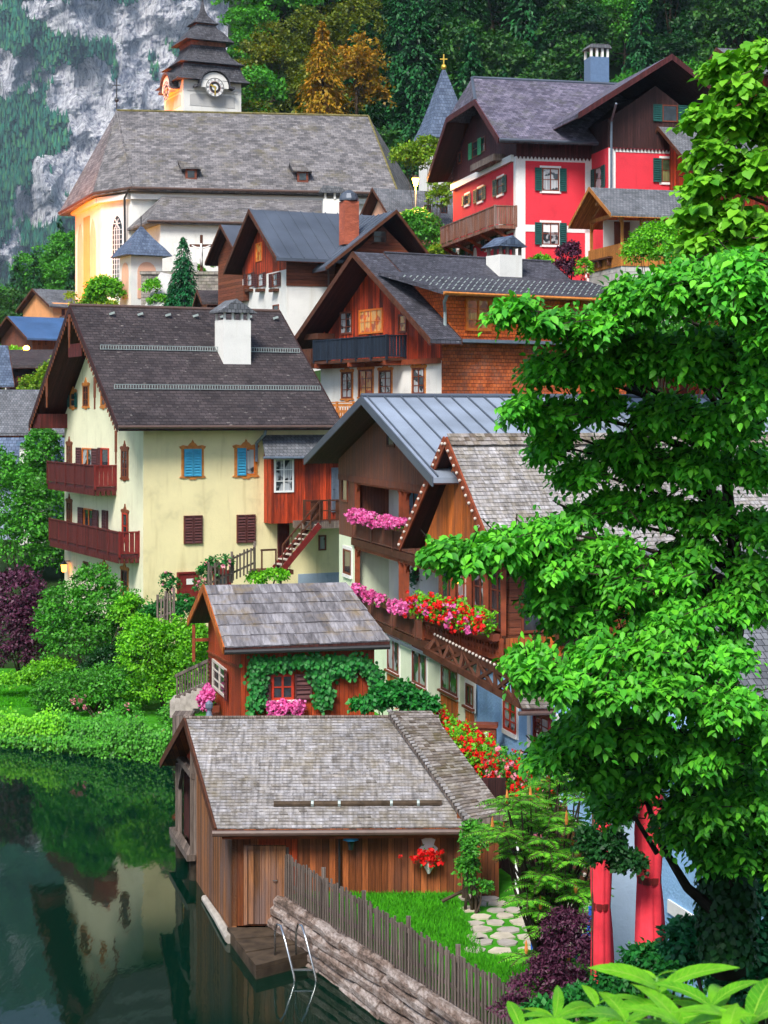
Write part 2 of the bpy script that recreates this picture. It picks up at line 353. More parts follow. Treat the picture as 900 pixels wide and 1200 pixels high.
def wall_box(fr, u0, u1, v0, v1, z0, z1, mat, par, name='wall'):
    m = MB(); m.hexa([fr.w(u0, v0, z0), fr.w(u1, v0, z0), fr.w(u1, v1, z0), fr.w(u0, v1, z0), fr.w(u0, v0, z1), fr.w(u1, v0, z1), fr.w(u1, v1, z1), fr.w(u0, v1, z1)])
    return m.build(name, mat, par)
def gable_wall(fr, u0, u1, v0, v1, zb, zw, zt, bands, par):
    """house body, gable ends at u0 and u1; bands = [(z0,z1,mat,name)]"""
    vm = (v0+v1)/2; prof = [(v0, zb), (v1, zb), (v1, zw), (vm, zt), (v0, zw)]
    for z0, z1, mat, nm in bands:
        pl = clip_poly(prof, z0, z1)
        m = MB(); a = fr.w(u0, 0, 0); e = fr.w(u1, 0, 0)-a
        m.prism([fr.w(u0, v, z) for v, z in pl], e); m.build(nm, mat, par)
def gable_roof(fr, u0, u1, v0, v1, ze0, zr, mat, par, th=.18, vr=None, ze1=None, barge=None, soffit=None, gutter=None, hip=0, ridge=None, bh=.24, name='roof'):
    vr = (v0+v1)/2 if vr is None else vr; ze1 = ze0 if ze1 is None else ze1
    m = MB(); e = fr.w(u1, 0, 0)-fr.w(u0, 0, 0)
    m.prism([fr.w(u0, v0, ze0), fr.w(u0, vr, zr), fr.w(u0, vr, zr-th), fr.w(u0, v0, ze0-th)][::-1], e)
    m.prism([fr.w(u0, vr, zr), fr.w(u0, v1, ze1), fr.w(u0, v1, ze1-th), fr.w(u0, vr, zr-th)][::-1], e)
    r = m.build(name, mat, par)
    t2 = th+.02
    if soffit:
        s = MB()
        for a, b, za, zb in ((v0, vr, ze0, zr), (vr, v1, zr, ze1)):
            s.prism([fr.w(u0+.03, a, za-th-.004), fr.w(u0+.03, b, zb-th-.004), fr.w(u0+.03, b, zb-th-.05), fr.w(u0+.03, a, za-th-.05)][::-1], (fr.w(u1-.03, 0, 0)-fr.w(u0+.03, 0, 0)))
        s.build('soffit', soffit, r)
    if barge:
        s = MB()
        for uu, du in ((u0-.05, .048), (u1+.002, .048)):
            ex = fr.w(uu+du, 0, 0)-fr.w(uu, 0, 0)
            for a, b, za, zb in ((v0, vr, ze0, zr), (vr, v1, zr, ze1)):
                s.prism([fr.w(uu, a, za+.03), fr.w(uu, b, zb+.03), fr.w(uu, b, zb+.03-bh), fr.w(uu, a, za+.03-bh)][::-1], ex)
        s.build('bargeboard', barge, r)
    if gutter:
        s = MB(); s.tube([fr.w(u0-.02, v0-.07, ze0-.1), fr.w(u1+.02, v0-.07, ze0-.12)], .07, 8); s.build('gutter', gutter, r)
    if ridge:
        s = MB(); s.tube([fr.w(u0, vr, zr+.0), fr.w(u1, vr, zr+.0)], .09, 8); s.build('ridge_cap', ridge, r)
    return r
def shingles(A, B, C, course=.13, w=.13, th=.02, mat=None, par=None, name='shingles', jit=.012, D_=None, lift=.0, skip=0):
    """overlapping shingles on the slope A (eave left) B (eave right) C (ridge left) D_ (ridge right)"""
    A, B, C = Vector(A), Vector(B), Vector(C); D_ = Vector(D_) if D_ else C+(B-A)
    nrm = (B-A).cross(C-A).normalized()
    if nrm.z < 0: nrm = -nrm
    n = max(2, int((C-A).length/course)); m = MB()
    for k in range(n):
        f0, f1 = k/n, min(1, (k+1.35)/n)
        l0, r0 = A.lerp(C, f0), B.lerp(D_, f0); l1, r1 = A.lerp(C, f1), B.lerp(D_, f1)
        L = (r0-l0).length
        if L < .05: continue
        t = 0; sg = random.uniform(.3, 1)*w
        while t < L-.02:
            ww = min(sg if t == 0 else w*random.uniform(.45, 1.9), L-t)
            s0, s1 = t/L, (t+ww*.992)/L; t += ww
            dn = (A-C).normalized()*random.uniform(0, jit); h = nrm*(th*random.uniform(.8, 1.5)+lift); g = nrm*(.003+lift)
            p0, p1 = l0.lerp(r0, s0)+dn, l0.lerp(r0, s1)+dn; p2, p3 = l1.lerp(r1, s1), l1.lerp(r1, s0)
            i = len(m.V); m.V += [tuple(x) for x in (p0+nrm*lift*.2, p1+nrm*lift*.2, p1+h, p0+h, p2+g, p3+g)]
            for fc in ((0, 1, 2, 3), (3, 2, 4, 5), (0, 3, 5), (1, 4, 2)): m.Fc.append(tuple(i+q for q in fc)); m.mi.append(0)
    return m.build(name, mat, par)
def railing(fa, a0, a1, z0, h, m, style='slat', t=.05, d=0, step=.13, post=1.6):
    """boarded or slatted railing into MB m, z0 = foot"""
    m.box(fa, a0, a1, d-t, d+t, z0+h-.06, z0+h); m.box(fa, a0, a1, d-.03, d+.03, z0+.04, z0+.1)
    n = max(1, round((a1-a0)/post))
    for k in range(n+1): x = a0+(a1-a0)*k/n; m.box(fa, x-.05, x+.05, d-.055, d+.055, z0-.1, z0+h+.02)
    n = max(2, round((a1-a0)/step))
    for k in range(n):
        x = a0+(a1-a0)*(k+.5)/n; w = step*(.42 if style == 'board' else .25)
        if style == 'ornate':
            for zz, ww in ((.1, .48), (.22, .3), (.34, .48), (.46, .2), (.6, .48)): m.box(fa, x-step*ww, x+step*ww, d-.015, d+.015, z0+.1+(h-.2)*(zz-.1)/.62, z0+.1+(h-.2)*(zz+.12-.1)/.62)
        else: m.box(fa, x-w, x+w, d-.015, d+.015, z0+.1, z0+h-.06)
# ------------------------------------------------------------------ foliage
def leaf_mesh(name, pts, dirs, nrms, sizes, mat, parent=None, loc=None, shape='rhomb', width=.5, droop=.15, extra=None):
    """one mesh of many leaves: pts base points, dirs growth direction, nrms leaf normal"""
    pts = np.asarray(pts, float); n = len(pts); dirs = np.asarray(dirs, float); nrms = np.asarray(nrms, float)
    dirs /= np.linalg.norm(dirs, axis=1, keepdims=True)+1e-9
    sd = np.cross(dirs, nrms); sd /= np.linalg.norm(sd, axis=1, keepdims=True)+1e-9; up = np.cross(sd, dirs)
    s = np.broadcast_to(np.asarray(sizes, float), (n,))[:, None]
    if shape == 'rhomb': prof = [(0, 0, 0), (.45, width/2, .06), (1, 0, -droop), (.45, -width/2, .06)]; faces = [(0, 1, 2, 3)]
    elif shape == 'tri': prof = [(0, width/2, 0), (1, 0, -droop), (0, -width/2, 0)]; faces = [(0, 1, 2)]
    elif shape == 'leaf': prof = [(0, 0, 0), (.25, width*.42, .05), (.6, width*.42, .02), (1, 0, -droop), (.6, -width*.42, .02), (.25, -width*.42, .05), (.4, 0, -.05)]; faces = [(0, 1, 6), (1, 2, 6), (2, 3, 6), (3, 4, 6), (4, 5, 6), (5, 0, 6)]
    elif shape == 'long':
        prof = []; faces = []
        K = 8
        for k in range(K+1):
            t = k/K; w = width*.5*math.sin(math.pi*min(1, t*.92+.06))**.8 if k < K else 0.003; dz = -droop*t*t
            prof += [(t, w, dz+w*.25), (t, 0, dz), (t, -w, dz+w*.25)]
        for k in range(K): q = 3*k; faces += [(q, q+3, q+4, q+1), (q+1, q+4, q+5, q+2)]
    K = len(prof); V = np.empty((n, K, 3))
    for k, (a, b, c) in enumerate(prof): V[:, k] = pts+dirs*s*a+sd*s*b+up*s*c
    nf = len(faces); me = bpy.data.meshes.new(name)
    base = np.array(wloc(parent) if parent else Vector(loc or (0, 0, 0)))
    V = V.reshape(-1, 3)-base
    fl = np.concatenate([np.array(f) for f in faces]); lens = np.array([len(f) for f in faces])
    L = (np.arange(n)[:, None]*K+fl[None]).ravel(); ls = np.tile(lens, n)
    me.vertices.add(n*K); me.vertices.foreach_set('co', V.ravel()); me.loops.add(len(L)); me.loops.foreach_set('vertex_index', L.astype(np.int32))
    st = np.concatenate([[0], np.cumsum(ls)[:-1]]).astype(np.int32)
    me.polygons.add(n*nf); me.polygons.foreach_set('loop_start', st); me.polygons.foreach_set('loop_total', ls.astype(np.int32))
    for m_ in (mat if isinstance(mat, (list, tuple)) else [mat]): me.materials.append(m_)
    me.update(calc_edges=True)
    if shape == 'long':
        pu = np.array([(a, .5+.5*(k % 3-1)) for k, (a, b, c) in enumerate(prof)]); me.uv_layers.new(name='UVMap').data.foreach_set('uv', np.tile(pu[fl], (n, 1)).astype(np.float32).ravel())
    return link(name, me, parent, loc)
def rnd_unit(n):
    v = rng.normal(size=(n, 3)); return v/np.linalg.norm(v, axis=1, keepdims=True)
def blob_leaves(blobs, n, size, up=.5, shell=.55, clump=0.16, cl=14):
    """leaves in clumps on the shells of ellipsoids: blobs [(x,y,z,rx,ry,rz)]"""
    vol = np.array([b[3]*b[5]+b[3]*b[4]+b[4]*b[5] for b in blobs]); nc = max(1, n//cl)
    idx = rng.choice(len(blobs), nc, p=vol/vol.sum()); B = np.array(blobs)[idx]
    u = rnd_unit(nc); u[:, 2] = np.where(u[:, 2] < -.35, -u[:, 2], u[:, 2]); rad = shell+(1.12-shell)*rng.random((nc, 1))**.6
    c = B[:, :3]+u*rad*B[:, 3:6]; rr = B[:, 3:6].mean(axis=1, keepdims=True)*clump+size
    cc = np.repeat(c, cl, 0); uu = np.repeat(u, cl, 0); r2 = np.repeat(rr, cl, 0)
    off = rnd_unit(len(cc))*r2*rng.random((len(cc), 1))**.5; off[:, 2] *= .55
    p = cc+off; d = uu*.7+rnd_unit(len(cc))*.8; d[:, 2] -= .25
    nr = rnd_unit(len(cc))*.65+np.array([0, 0, up])+uu*.5
    return p, d, nr, size*(.6+.8*rng.random(len(cc)))
# ------------------------------------------------------------------ material library
M = {}
M['white'] = plaster('white_plaster', (.78, .78, .76)); M['trimwhite'] = plain('white_paint', (.8, .8, .8), .5, .4, .05)
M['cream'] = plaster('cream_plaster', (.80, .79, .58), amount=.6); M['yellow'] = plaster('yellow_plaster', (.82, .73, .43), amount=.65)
M['mint'] = plaster('mint_plaster', (.74, .82, .62)); M['blue'] = plaster('blue_roughcast', (.28, .50, .80), bs=.9)
M['red'] = plaster('red_roughcast', (.74, .045, .07), bs=.7); M['pinkwall'] = plaster('pink_plaster', (.75, .45, .33))
M['orangewall'] = plaster('orange_plaster', (.8, .36, .15)); M['greywall'] = plaster('grey_plaster', (.33, .42, .55))  # the orange plaster also carries the hotel's painted glow
M['iron'] = plain('dark_iron', (.02, .02, .022), .45, .5, .1); M['zinc'] = plain('zinc', (.16, .20, .26), .42, .5, .15, metal=.4)
M['galv'] = plain('galvanised_bar', (.28, .34, .34), .5, .5, .15, metal=.3); M['steel'] = plain('steel', (.55, .58, .62), .22, .6, .05, metal=.9, bmp=0)
M['copper'] = plain('copper_pipe', (.10, .06, .05), .5, .5); M['gold'] = plain('gold', (.85, .55, .08), .3, .6, .05, metal=.8, bmp=0)
M['redwood'] = planks('red_stained_boards', (.52, .06, .018), .17, .55, grey=(.06, .016, .012))
M['hutwood'] = planks('rust_red_boards', (.46, .065, .016), .14, .25, grey=(.24, .035, .012))
M['boatwood'] = planks('weathered_brown_boards', (.33, .095, .028), .15, .55, grey=(.10, .04, .025))
M['boatgrey'] = planks('grey_weathered_boards', (.28, .12, .05), .13, .55, grey=(.17, .115, .105))
M['brownwood'] = planks('brown_boards', (.22, .075, .045), .13, .2, grey=(.13, .06, .05))
M['orangewood'] = planks('orange_brown_boards', (.58, .15, .025), .12, .3, grey=(.2, .07, .03))
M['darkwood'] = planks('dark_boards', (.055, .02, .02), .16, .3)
M['violetwood'] = planks('aubergine_boards', (.085, .018, .022), .14, .3)
M['logwood'] = planks('log_wall', (.20, .06, .03), .22, .3, horiz=True)
M['soffit'] = planks('soffit_boards', (.07, .022, .018), .14, .25, dark=.3)
M['beam'] = plain('beam_wood', (.085, .032, .018), .7, .2, .35, 3); M['beamred'] = plain('red_beam_wood', (.22, .05, .02), .65, .25, .35, 3)
M['frame'] = plain('brown_frame', (.16, .04, .02), .55, .3, .2); M['oframe'] = plain('orange_frame', (.62, .16, .02), .5, .35, .15)
M['rframe'] = plain('red_frame', (.45, .035, .012), .5, .35, .15); M['wframe'] = plain('pale_frame', (.55, .5, .45), .55, .3, .1)
M['crest'] = plain('carved_ochre', (.55, .20, .045), .6, .3, .25); M['crestd'] = plain('carved_brown', (.17, .05, .02), .6, .3, .25)
M['shut'] = plain('brown_shutter', (.09, .03, .03), .6, .3, .2); M['shutblue'] = plain('blue_shutter', (.05, .34, .56), .55, .3, .12)
M['shutgreen'] = plain('green_shutter', (.008, .075, .07), .5, .35, .2); M['shutlime'] = plain('light_green_shutter', (.06, .40, .18), .5, .35, .2)
M['maroon'] = planks('maroon_boards', (.12, .022, .020), .12, .3); M['crimson'] = plain('crimson_boards', (.17, .016, .015), .55, .35, .25)
M['bluewood'] = planks('blue_black_boards', (.02, .032, .055), .14, .3); M['honey'] = planks('honey_boards', (.58, .23, .05), .13, .2)
M['greywood'] = planks('silver_grey_boards', (.20, .16, .14), .1, .35); M['plinth'] = plain('pale_stone', (.38, .35, .32), .85, .2, .3, 4)
M['glass'] = glassy('dark_glass'); M['curt'] = glassy('curtained_glass', curtain=(.55, .58, .62), amt=.85); M['warm'] = glassy('warm_glass', (.30, .06, .015), curtain=(.75, .38, .10), amt=.9)  # warm: orange light in the windows is put into pane and curtain colour
M['bcurt'] = glassy('blue_curtain_glass', (.03, .06, .09), curtain=(.10, .26, .42), amt=1.0)
M['tile_dark'] = tiles('dark_slate_tiles', (.038, .030, .034), (.075, .060, .064), .3, .2, spots=(.30, .28, .26), var=.45)
M['tile_violet'] = tiles('violet_shingle_roof', (.08, .075, .12), (.22, .20, .28), .3, .26, mortar=.12, var=.55, moss=(.07, .08, .05))
M['tile_church'] = tiles('church_shingle_roof', (.12, .115, .125), (.28, .265, .275), .5, .34, mortar=.2, var=.55, moss=(.15, .13, .075))
M['tile_wood'] = tiles('dark_grey_tile_roof', (.045, .045, .06), (.10, .10, .13), .26, .2, spots=(.3, .32, .36), var=.4)
M['tile_blue'] = tiles('blue_slates', (.07, .10, .17), (.14, .19, .29), .25, .3, var=.4)
M['tile_slate'] = tiles('grey_slates', (.12, .13, .15), (.22, .23, .26), .18, .25, var=.5)
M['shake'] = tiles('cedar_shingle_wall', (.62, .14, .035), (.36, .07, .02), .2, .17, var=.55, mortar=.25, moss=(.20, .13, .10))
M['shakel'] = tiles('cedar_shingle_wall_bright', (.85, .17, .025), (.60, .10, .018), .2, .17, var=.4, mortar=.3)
def seamroof(name, c, w=.62):
    m, t, n, l, b = _mat(name); uv = uvn(t); sp = N(t, 'ShaderNodeSeparateXYZ'); l.new(uv, sp.inputs[0])
    tc = N(t, 'ShaderNodeTexCoord'); a = N(t, 'ShaderNodeTexNoise'); a.inputs['Scale'].default_value = .45; a.inputs['Detail'].default_value = 7; l.new(tc.outputs['Object'], a.inputs[0])
    r = ramp(t, a.outputs[0], [(.3, dk(c, .75)), (.7, scl(c, 1.25))]); l.new(r.outputs[0], b.inputs['Base Color'])
    b.inputs['Roughness'].default_value = .42; b.inputs['Specular IOR Level'].default_value = .5; b.inputs['Metallic'].default_value = .25
    bump(t, a.outputs[0], b, .2, .05); return m
M['metal'] = seamroof('blue_grey_sheet_roof', (.33, .39, .50)); M['metald'] = seamroof('dark_blue_sheet_roof', (.09, .11, .15)); M['metalb'] = seamroof('bright_blue_sheet_roof', (.06, .14, .32))
M['shingle_grey'] = island('silver_shingles', [(.50, .48, .49), (.60, .58, .61), (.34, .31, .29), (.52, .50, .53), (.46, .42, .39), (.56, .54, .56)], .8, .2, grain=.65, moss=(.20, .165, .10), nscale=.5)
M['shingle_brown'] = island('brown_grey_shingles', [(.30, .25, .21), (.50, .46, .44), (.17, .13, .10), (.40, .36, .35)], .8, .2, grain=.5, moss=(.13, .11, .035), nscale=.5)
M['shake_hut'] = island('board_shakes', [(.28, .27, .30), (.40, .39, .43), (.19, .18, .20), (.33, .32, .36)], .75, .25, grain=.55, moss=(.24, .17, .07), nvar=.3)
M['bark'] = plain('bark', (.07, .05, .035), .9, .15, .45, 5, bmp=.8); M['barkdk'] = plain('dark_bark', (.03, .024, .018), .9, .1, .4, 6, bmp=.8)
M['stone'] = tiles('rubble_stone', (.26, .24, .22), (.40, .37, .33), .42, .26, moss=(.10, .13, .05), mortar=.35, var=.6)
M['redsign'] = plain('faded_red_cloth', (.82, .05, .075), .85, .15, .3, 2.5, bmp=.5)
M['lampglow'] = emis('lamp_glow', (1, .45, .06), 14); M['lampsoft'] = emis('lamp_soft', (1, .30, .04), 4)
M['petal_pink'] = island('pink_petals', [(.85, .10, .42), (.92, .28, .62), (.7, .05, .30)], .6, .2, .25, tcol=(1, .7, .9), nvar=.1)
M['petal_red'] = island('red_petals', [(.80, .012, .012), (.92, .03, .02), (.6, .005, .01)], .6, .2, .2, tcol=(1, .5, .4), nvar=.1)
M['petal_rose'] = island('rose_petals', [(.85, .25, .40), (.9, .45, .55), (.85, .2, .2)], .6, .2, .25, tcol=(1, .8, .8), nvar=.1)
M['petal_coral'] = island('coral_petals', [(.85, .12, .08), (.9, .25, .18)], .6, .2, .25, tcol=(1, .8, .8), nvar=.1)
def LM(name, *cs, tr=.28, nv=.45, ns=.6, rough=.5): return island(name, list(cs), rough, .35, tr, nvar=nv, nscale=ns, tcol=(1.0, 1.0, .45))
M['l_linden'] = LM('linden_leaves', (.16, .62, .03), (0.0459, 0.319, 0.0238), (0.107, 0.574, 0.0306), (0.0367, 0.234, 0.0272), (0.214, 0.807, 0.0425), (0.0612, 0.404, 0.034), nv=.35)
M['l_bright'] = LM('bright_leaves', (0.12, 0.52, 0.016), (0.288, 0.8, 0.024), (0.072, 0.36, 0.0192))
M['l_mid'] = LM('mid_green_leaves', (0.0513, 0.308, 0.0285), (0.137, 0.564, 0.038), (0.0342, 0.18, 0.0228))
M['l_dark'] = LM('dark_green_leaves', (0.009, 0.0825, 0.018), (0.0225, 0.135, 0.0225), (0.006, 0.0525, 0.012))
M['l_teal'] = LM('blue_green_leaves', (0.015, 0.18, 0.0675), (0.03, 0.285, 0.09), (0.009, 0.105, 0.045))
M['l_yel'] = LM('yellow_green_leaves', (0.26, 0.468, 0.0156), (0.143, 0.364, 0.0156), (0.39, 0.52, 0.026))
M['l_gold'] = LM('golden_leaves', (0.546, 0.286, 0.013), (0.338, 0.26, 0.013), (0.715, 0.312, 0.013))
M['l_purple'] = LM('purple_leaves', (0.096, 0.0192, 0.056), (0.176, 0.048, 0.112), (0.048, 0.0096, 0.032), tr=.15)
M['l_con'] = LM('spruce_needles', (0.012, 0.12, 0.035), (0.03, 0.22, 0.05), (0.008, 0.07, 0.025), tr=.08, nv=.5, ns=.12)
M['l_forest'] = LM('forest_leaves', (0.0265, 0.141, 0.0204), (0.0663, 0.243, 0.0238), (0.0133, 0.0842, 0.017), tr=.15, nv=.5, ns=.12)
M['l_ivy'] = LM('ivy_leaves', (0.0195, 0.216, 0.045), (0.039, 0.36, 0.045), (0.0156, 0.144, 0.03))
M['l_fg'] = LM('large_glossy_leaves', (0.13, 0.52, 0.0156), (0.208, 0.676, 0.026), (0.091, 0.39, 0.013), tr=.3, nv=.2, rough=.35)

def veined(name, c1, c2):
    m, t, n, l, b = _mat(name); uv = N(t, 'ShaderNodeTexCoord'); sp = N(t, 'ShaderNodeSeparateXYZ'); l.new(uv.outputs['UV'], sp.inputs[0])
    def mth(op, a, b2=None, c=None):
        q = N(t, 'ShaderNodeMath', operation=op)
        for i, v in enumerate((a, b2, c)):
            if v is None: continue
            if isinstance(v, (int, float)): q.inputs[i].default_value = v
            else: l.new(v, q.inputs[i])
        return q.outputs[0]
    sd = mth('ABSOLUTE', mth('SUBTRACT', sp.outputs[1], .5)); mid = mth('LESS_THAN', sd, .035); fr = mth('FRACT', mth('MULTIPLY_ADD', sp.outputs[0], 11.0, mth('MULTIPLY', sd, -3.2))); vn = mth('LESS_THAN', mth('ABSOLUTE', mth('SUBTRACT', fr, .5)), .07); v = mth('MAXIMUM', mid, mth('MULTIPLY', vn, .55))
    g = N(t, 'ShaderNodeNewGeometry'); r = ramp(t, g.outputs['Random Per Island'], [(0, c1), (1, c2)]); nz = N(t, 'ShaderNodeTexNoise'); nz.inputs['Scale'].default_value = 40; nz.inputs['Detail'].default_value = 5; l.new(uv.outputs['Object'], nz.inputs[0])
    r2 = ramp(t, nz.outputs[0], [(.3, (.6, .65, .5)), (.6, (1, 1, 1))]); o = mixc(t, 1.0, r.outputs[0], r2.outputs[0], 'MULTIPLY'); o = mixc(t, v, o, (.28, .55, .05)); l.new(o, b.inputs['Base Color']); b.inputs['Roughness'].default_value = .38; b.inputs['Specular IOR Level'].default_value = .4
    bump(t, mth('SUBTRACT', mth('MULTIPLY', fr, .4), v), b, .5, .002); tr = N(t, 'ShaderNodeBsdfTranslucent'); l.new(mixc(t, 1.0, o, (1, 1, .4), 'MULTIPLY'), tr.inputs[0]); mx = N(t, 'ShaderNodeMixShader'); mx.inputs[0].default_value = .3; l.new(b.outputs[0], mx.inputs[1]); l.new(tr.outputs[0], mx.inputs[2]); l.new(mx.outputs[0], n['Material Output'].inputs[0]); return m
M['l_fg'] = veined('large_glossy_leaves', (.09, .38, .010), (.22, .62, .015))
M['bankstone'] = tiles('bank_stone', (.15, .11, .07), (.08, .06, .04), .55, .26, moss=(.07, .12, .015), mortar=.25, var=.6)
# ================================================================== the near row
# ---------------- boathouse standing in the lake
BO = Fr(-3.47, 39.0, 15.6, 1.5)
def boathouse():
    t = thing('boathouse', 'weathered wooden boathouse with a silver shingle roof standing in the lake, nearest the camera', 'boathouse', (-3.5, 39, 0))
    fr = BO; L, W = 5.3, 7.8
    fr_f, fl = fr.front(), fr.left()
    m = MB(); m.prism([fr.w(0, 0, .3), fr.w(0, 0, 2.7), fr.w(0, .1, 2.7), fr.w(0, .1, .3)], fr.w(L, 0, 0)-fr.w(0, 0, 0)); m.build('front_wall', M['boatwood'], t)
    # gable wall: boards near the corner, an open bay at the far end
    m = MB(); prof = [(0, 0), (5.0, 0), (5.0, 3.68), (3.9, 4.15), (0, 2.45)]
    m.prism([fr.w(0, v, z) for v, z in prof], fr.w(.1, 0, 0)-fr.w(0, 0, 0)); m.build('side_wall', M['boatgrey'], t)
    m = MB(); m.prism([fr.w(0, v, z) for v, z in [(5.0, 2.9), (6.6, 2.9), (5.0, 3.65)]], fr.w(.1, 0, 0)-fr.w(0, 0, 0)); m.build('gable_board', M['redwood'], t)
    m = MB()
    for v, z1 in ((5.1, 3.5), (7.6, 2.55)): m.beam(fr.w(-.05, v, .55), fr.w(-.05, v, z1), .18, .18)
    m.beam(fr.w(-.15, 4.9, .62), fr.w(-.15, 8.0, .62), .22, .16); m.beam(fr.w(-.05, 5.0, 2.7), fr.w(-.05, 7.8, 2.7), .16, .16)
    m.beam(fr.w(-.05, 7.5, 1.9), fr.w(-.05, 6.8, 2.65), .1, .1); m.build('post', M['greywood'], t)
    m = MB()
    for v in (5.2, 7.5): m.tube([fr.w(0, v, -.6), fr.w(0, v, .56)], .16, 10)
    m.build('pile', M['barkdk'], t)
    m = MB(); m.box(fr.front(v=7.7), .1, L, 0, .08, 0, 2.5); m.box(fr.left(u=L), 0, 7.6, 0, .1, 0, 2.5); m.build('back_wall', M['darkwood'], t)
    ov = .42; A, B, C = fr.w(-ov, -.45, 2.62), P(552, 962, 38.9), fr.w(-ov-.02, 3.9, 4.36); D2 = fr.w(5.9, 3.9, 4.36)
    B = fr.w(5.45, -.45, 2.62); E = fr.w(-ov, 8.25, 2.42); G = fr.w(5.9, 8.25, 2.42); dn = Vector((0, 0, -.1))
    m = MB(); m.hexa([A+dn, B+dn, D2+dn, C+dn, A, B, D2, C]); m.hexa([C+dn, D2+dn, G+dn, E+dn, C, D2, G, E]); r = m.build('roof', M['boatwood'], t)
    shingles(A, B, C, .125, .16, .03, M['shingle_grey'], r, D_=D2)
    shingles(E, G, C, .25, .3, .022, M['shingle_grey'], r, D_=D2)
    # raised strip of roof at the right
    u = Vector((0, 0, .17)); a, b, c, d = P(548, 965, 38.5)+Vector((0, 0, .05)), P(594, 957, 38.5)+Vector((0, 0, .05)), P(455, 841, 42.7)+u, P(505, 841, 42.7)+u
    m = MB(); dn = Vector((0, 0, -.14)); m.hexa([a+dn, b+dn, d+dn, c+dn, a, b, d, c]); r2 = m.build('side_roof', M['greywood'], t)
    shingles(a, b, c, .125, .14, .03, M['shingle_brown'], r2, D_=d)
    m = MB()
    for k in range(36):
        q = a.lerp(c, (k+.5)/36); m.beam(q+Vector((-.05, 0, .03)), q+Vector((.07, .0, .05)), .1, .035)
    m.build('verge_shingle', M['shingle_grey'], r2)
    m = MB(); m.tube([C+Vector((-.05, 0, .03)), D2+Vector((0, 0, .03))], .05, 6); m.build('ridge_cap', M['greywood'], r)
    m = MB()
    for p, q in ((A, C), (C, E)): m.beam(p+Vector((-.04, 0, -.06)), q+Vector((-.04, 0, -.06)), .05, .2)
    m.build('bargeboard', M['beam'], r)
    m = MB(); m.tube([A+Vector((-.1, -.08, -.08)), B+Vector((.1, -.08, -.08))], .07, 8); m.build('gutter', M['copper'], r)
    m = MB(); m.box(fr.front(v=-.4), 0-.3, 5.4, -.02, .02, 2.38, 2.52); m.build('fascia', M['beamred'], r)
    m = MB(); q0 = fr.w(1.02, .35, 3.0); q1 = fr.w(4.9, .35, 3.0); m.tube([q0, q1], .07, 8); m.build('snow_log', M['bark'], r)
    m = MB()
    for k in (.23, .39, .7, .86): q = q0.lerp(q1, k); m.tube([q-Vector((.03, 0, 0)), q+Vector((.03, 0, 0))], .085, 8)
    m.build('log_bracket', M['galv'], r)
    d = door(fr_f, (286, 990, 335, 1082), t, M['boatgrey'])
    m = MB(); m.tube([fr.w(2.42, -.12, 2.5), fr.w(2.42, -.12, 1.1)], .025, 8); m.build('downpipe', M['iron'], t)
    m = MB(); m.beam(fr.w(5.2, -.08, 1.0), fr.w(5.2, -.08, 2.9), .16, .14); m.beam(fr.w(5.75, -.3, 1.0), fr.w(5.75, -.3, 2.85), .5, .2); m.build('corner_post', M['boatwood'], t)
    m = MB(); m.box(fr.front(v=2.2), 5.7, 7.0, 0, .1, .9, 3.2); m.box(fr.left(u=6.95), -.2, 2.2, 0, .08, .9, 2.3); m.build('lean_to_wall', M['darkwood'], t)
    m = MB(); m.beam(fr.w(6.4, -.35, 1), fr.w(6.4, -.35, 2.65), .08, .08); m.build('white_post', M['trimwhite'], t)
    # stone plinth at the waterline
    m = MB(); p = [fr.w(-.12, -.1, 0), fr.w(-.12, 4.9, 0)]
    m.tube([fr.w(-.12, -.35, .1), fr.w(-.1, 1.2, .1), fr.w(-.1, 3.2, .06)], [.11, .1, .08], 8); m.build('plinth', M['plinth'], t)
boathouse()
# dock, ladder
m = MB(); pp = [(268, 1090, 38.4), (333, 1085, 38.9), (372, 1108, 37.6), (300, 1135, 36.4)]
pp = [Vector(((x-450)*D/F, D, 0)) for x, _, D in ((266, 0, 39.0), (338, 0, 39.0), (366, 0, 37.2), (300, 0, 36.2))]
for k in range(9):
    a, b = pp[0].lerp(pp[3], k/9), pp[1].lerp(pp[2], k/9); c, d = pp[1].lerp(pp[2], (k+.94)/9), pp[0].lerp(pp[3], (k+.94)/9); z0, z1 = Vector((0, 0, .20)), Vector((0, 0, .27+.012*(k % 3)))
    m.hexa([a+z0, b+z0, c+z0, d+z0, a+z1, b+z1, c+z1, d+z1])
M['mosswood'] = plain('mossy_dock_wood', (.06, .043, .03), .9, .15, .5, 3, bmp=.8)
dk_ = m.build('dock', M['mosswood'], None, tuple(pp[0])); tag(dk_, 'small dark mossy plank landing at the boathouse corner', 'dock')
m = MB(); m.prism([p+Vector((0, 0, -.5)) for p in pp], (0, 0, .69)); m.build('foundation', M['mosswood'], dk_)
t = thing('swim_ladder', 'steel swimming ladder with two curved handrails going into the lake', 'ladder', (-2.05, 36.4, 0))
def lad(px0):
    m = MB(); D = 36.4; x0 = (px0-450)*D/F
    pts = []
    for dx, y, z in ((-.03, .55, .25), (-.03, .55, .75), (.02, .42, .98), (.12, .2, 1.0), (.22, 0, .75), (.42, -.28, .1), (.48, -.34, -.35)): pts.append((x0+dx, D+y, z+.02))
    m.tube(pts, .024, 8); m.build('handrail', M['steel'], t, smooth=True); return x0
xa, xb = lad(322), lad(347)
m = MB()
for k in range(3): m.beam((xa+.36+.05*k, 36.17-.1*k, .22-.25*k), (xb+.36+.05*k, 36.17-.1*k, .22-.25*k), .06, .03)
m.build('rung', M['steel'], t)
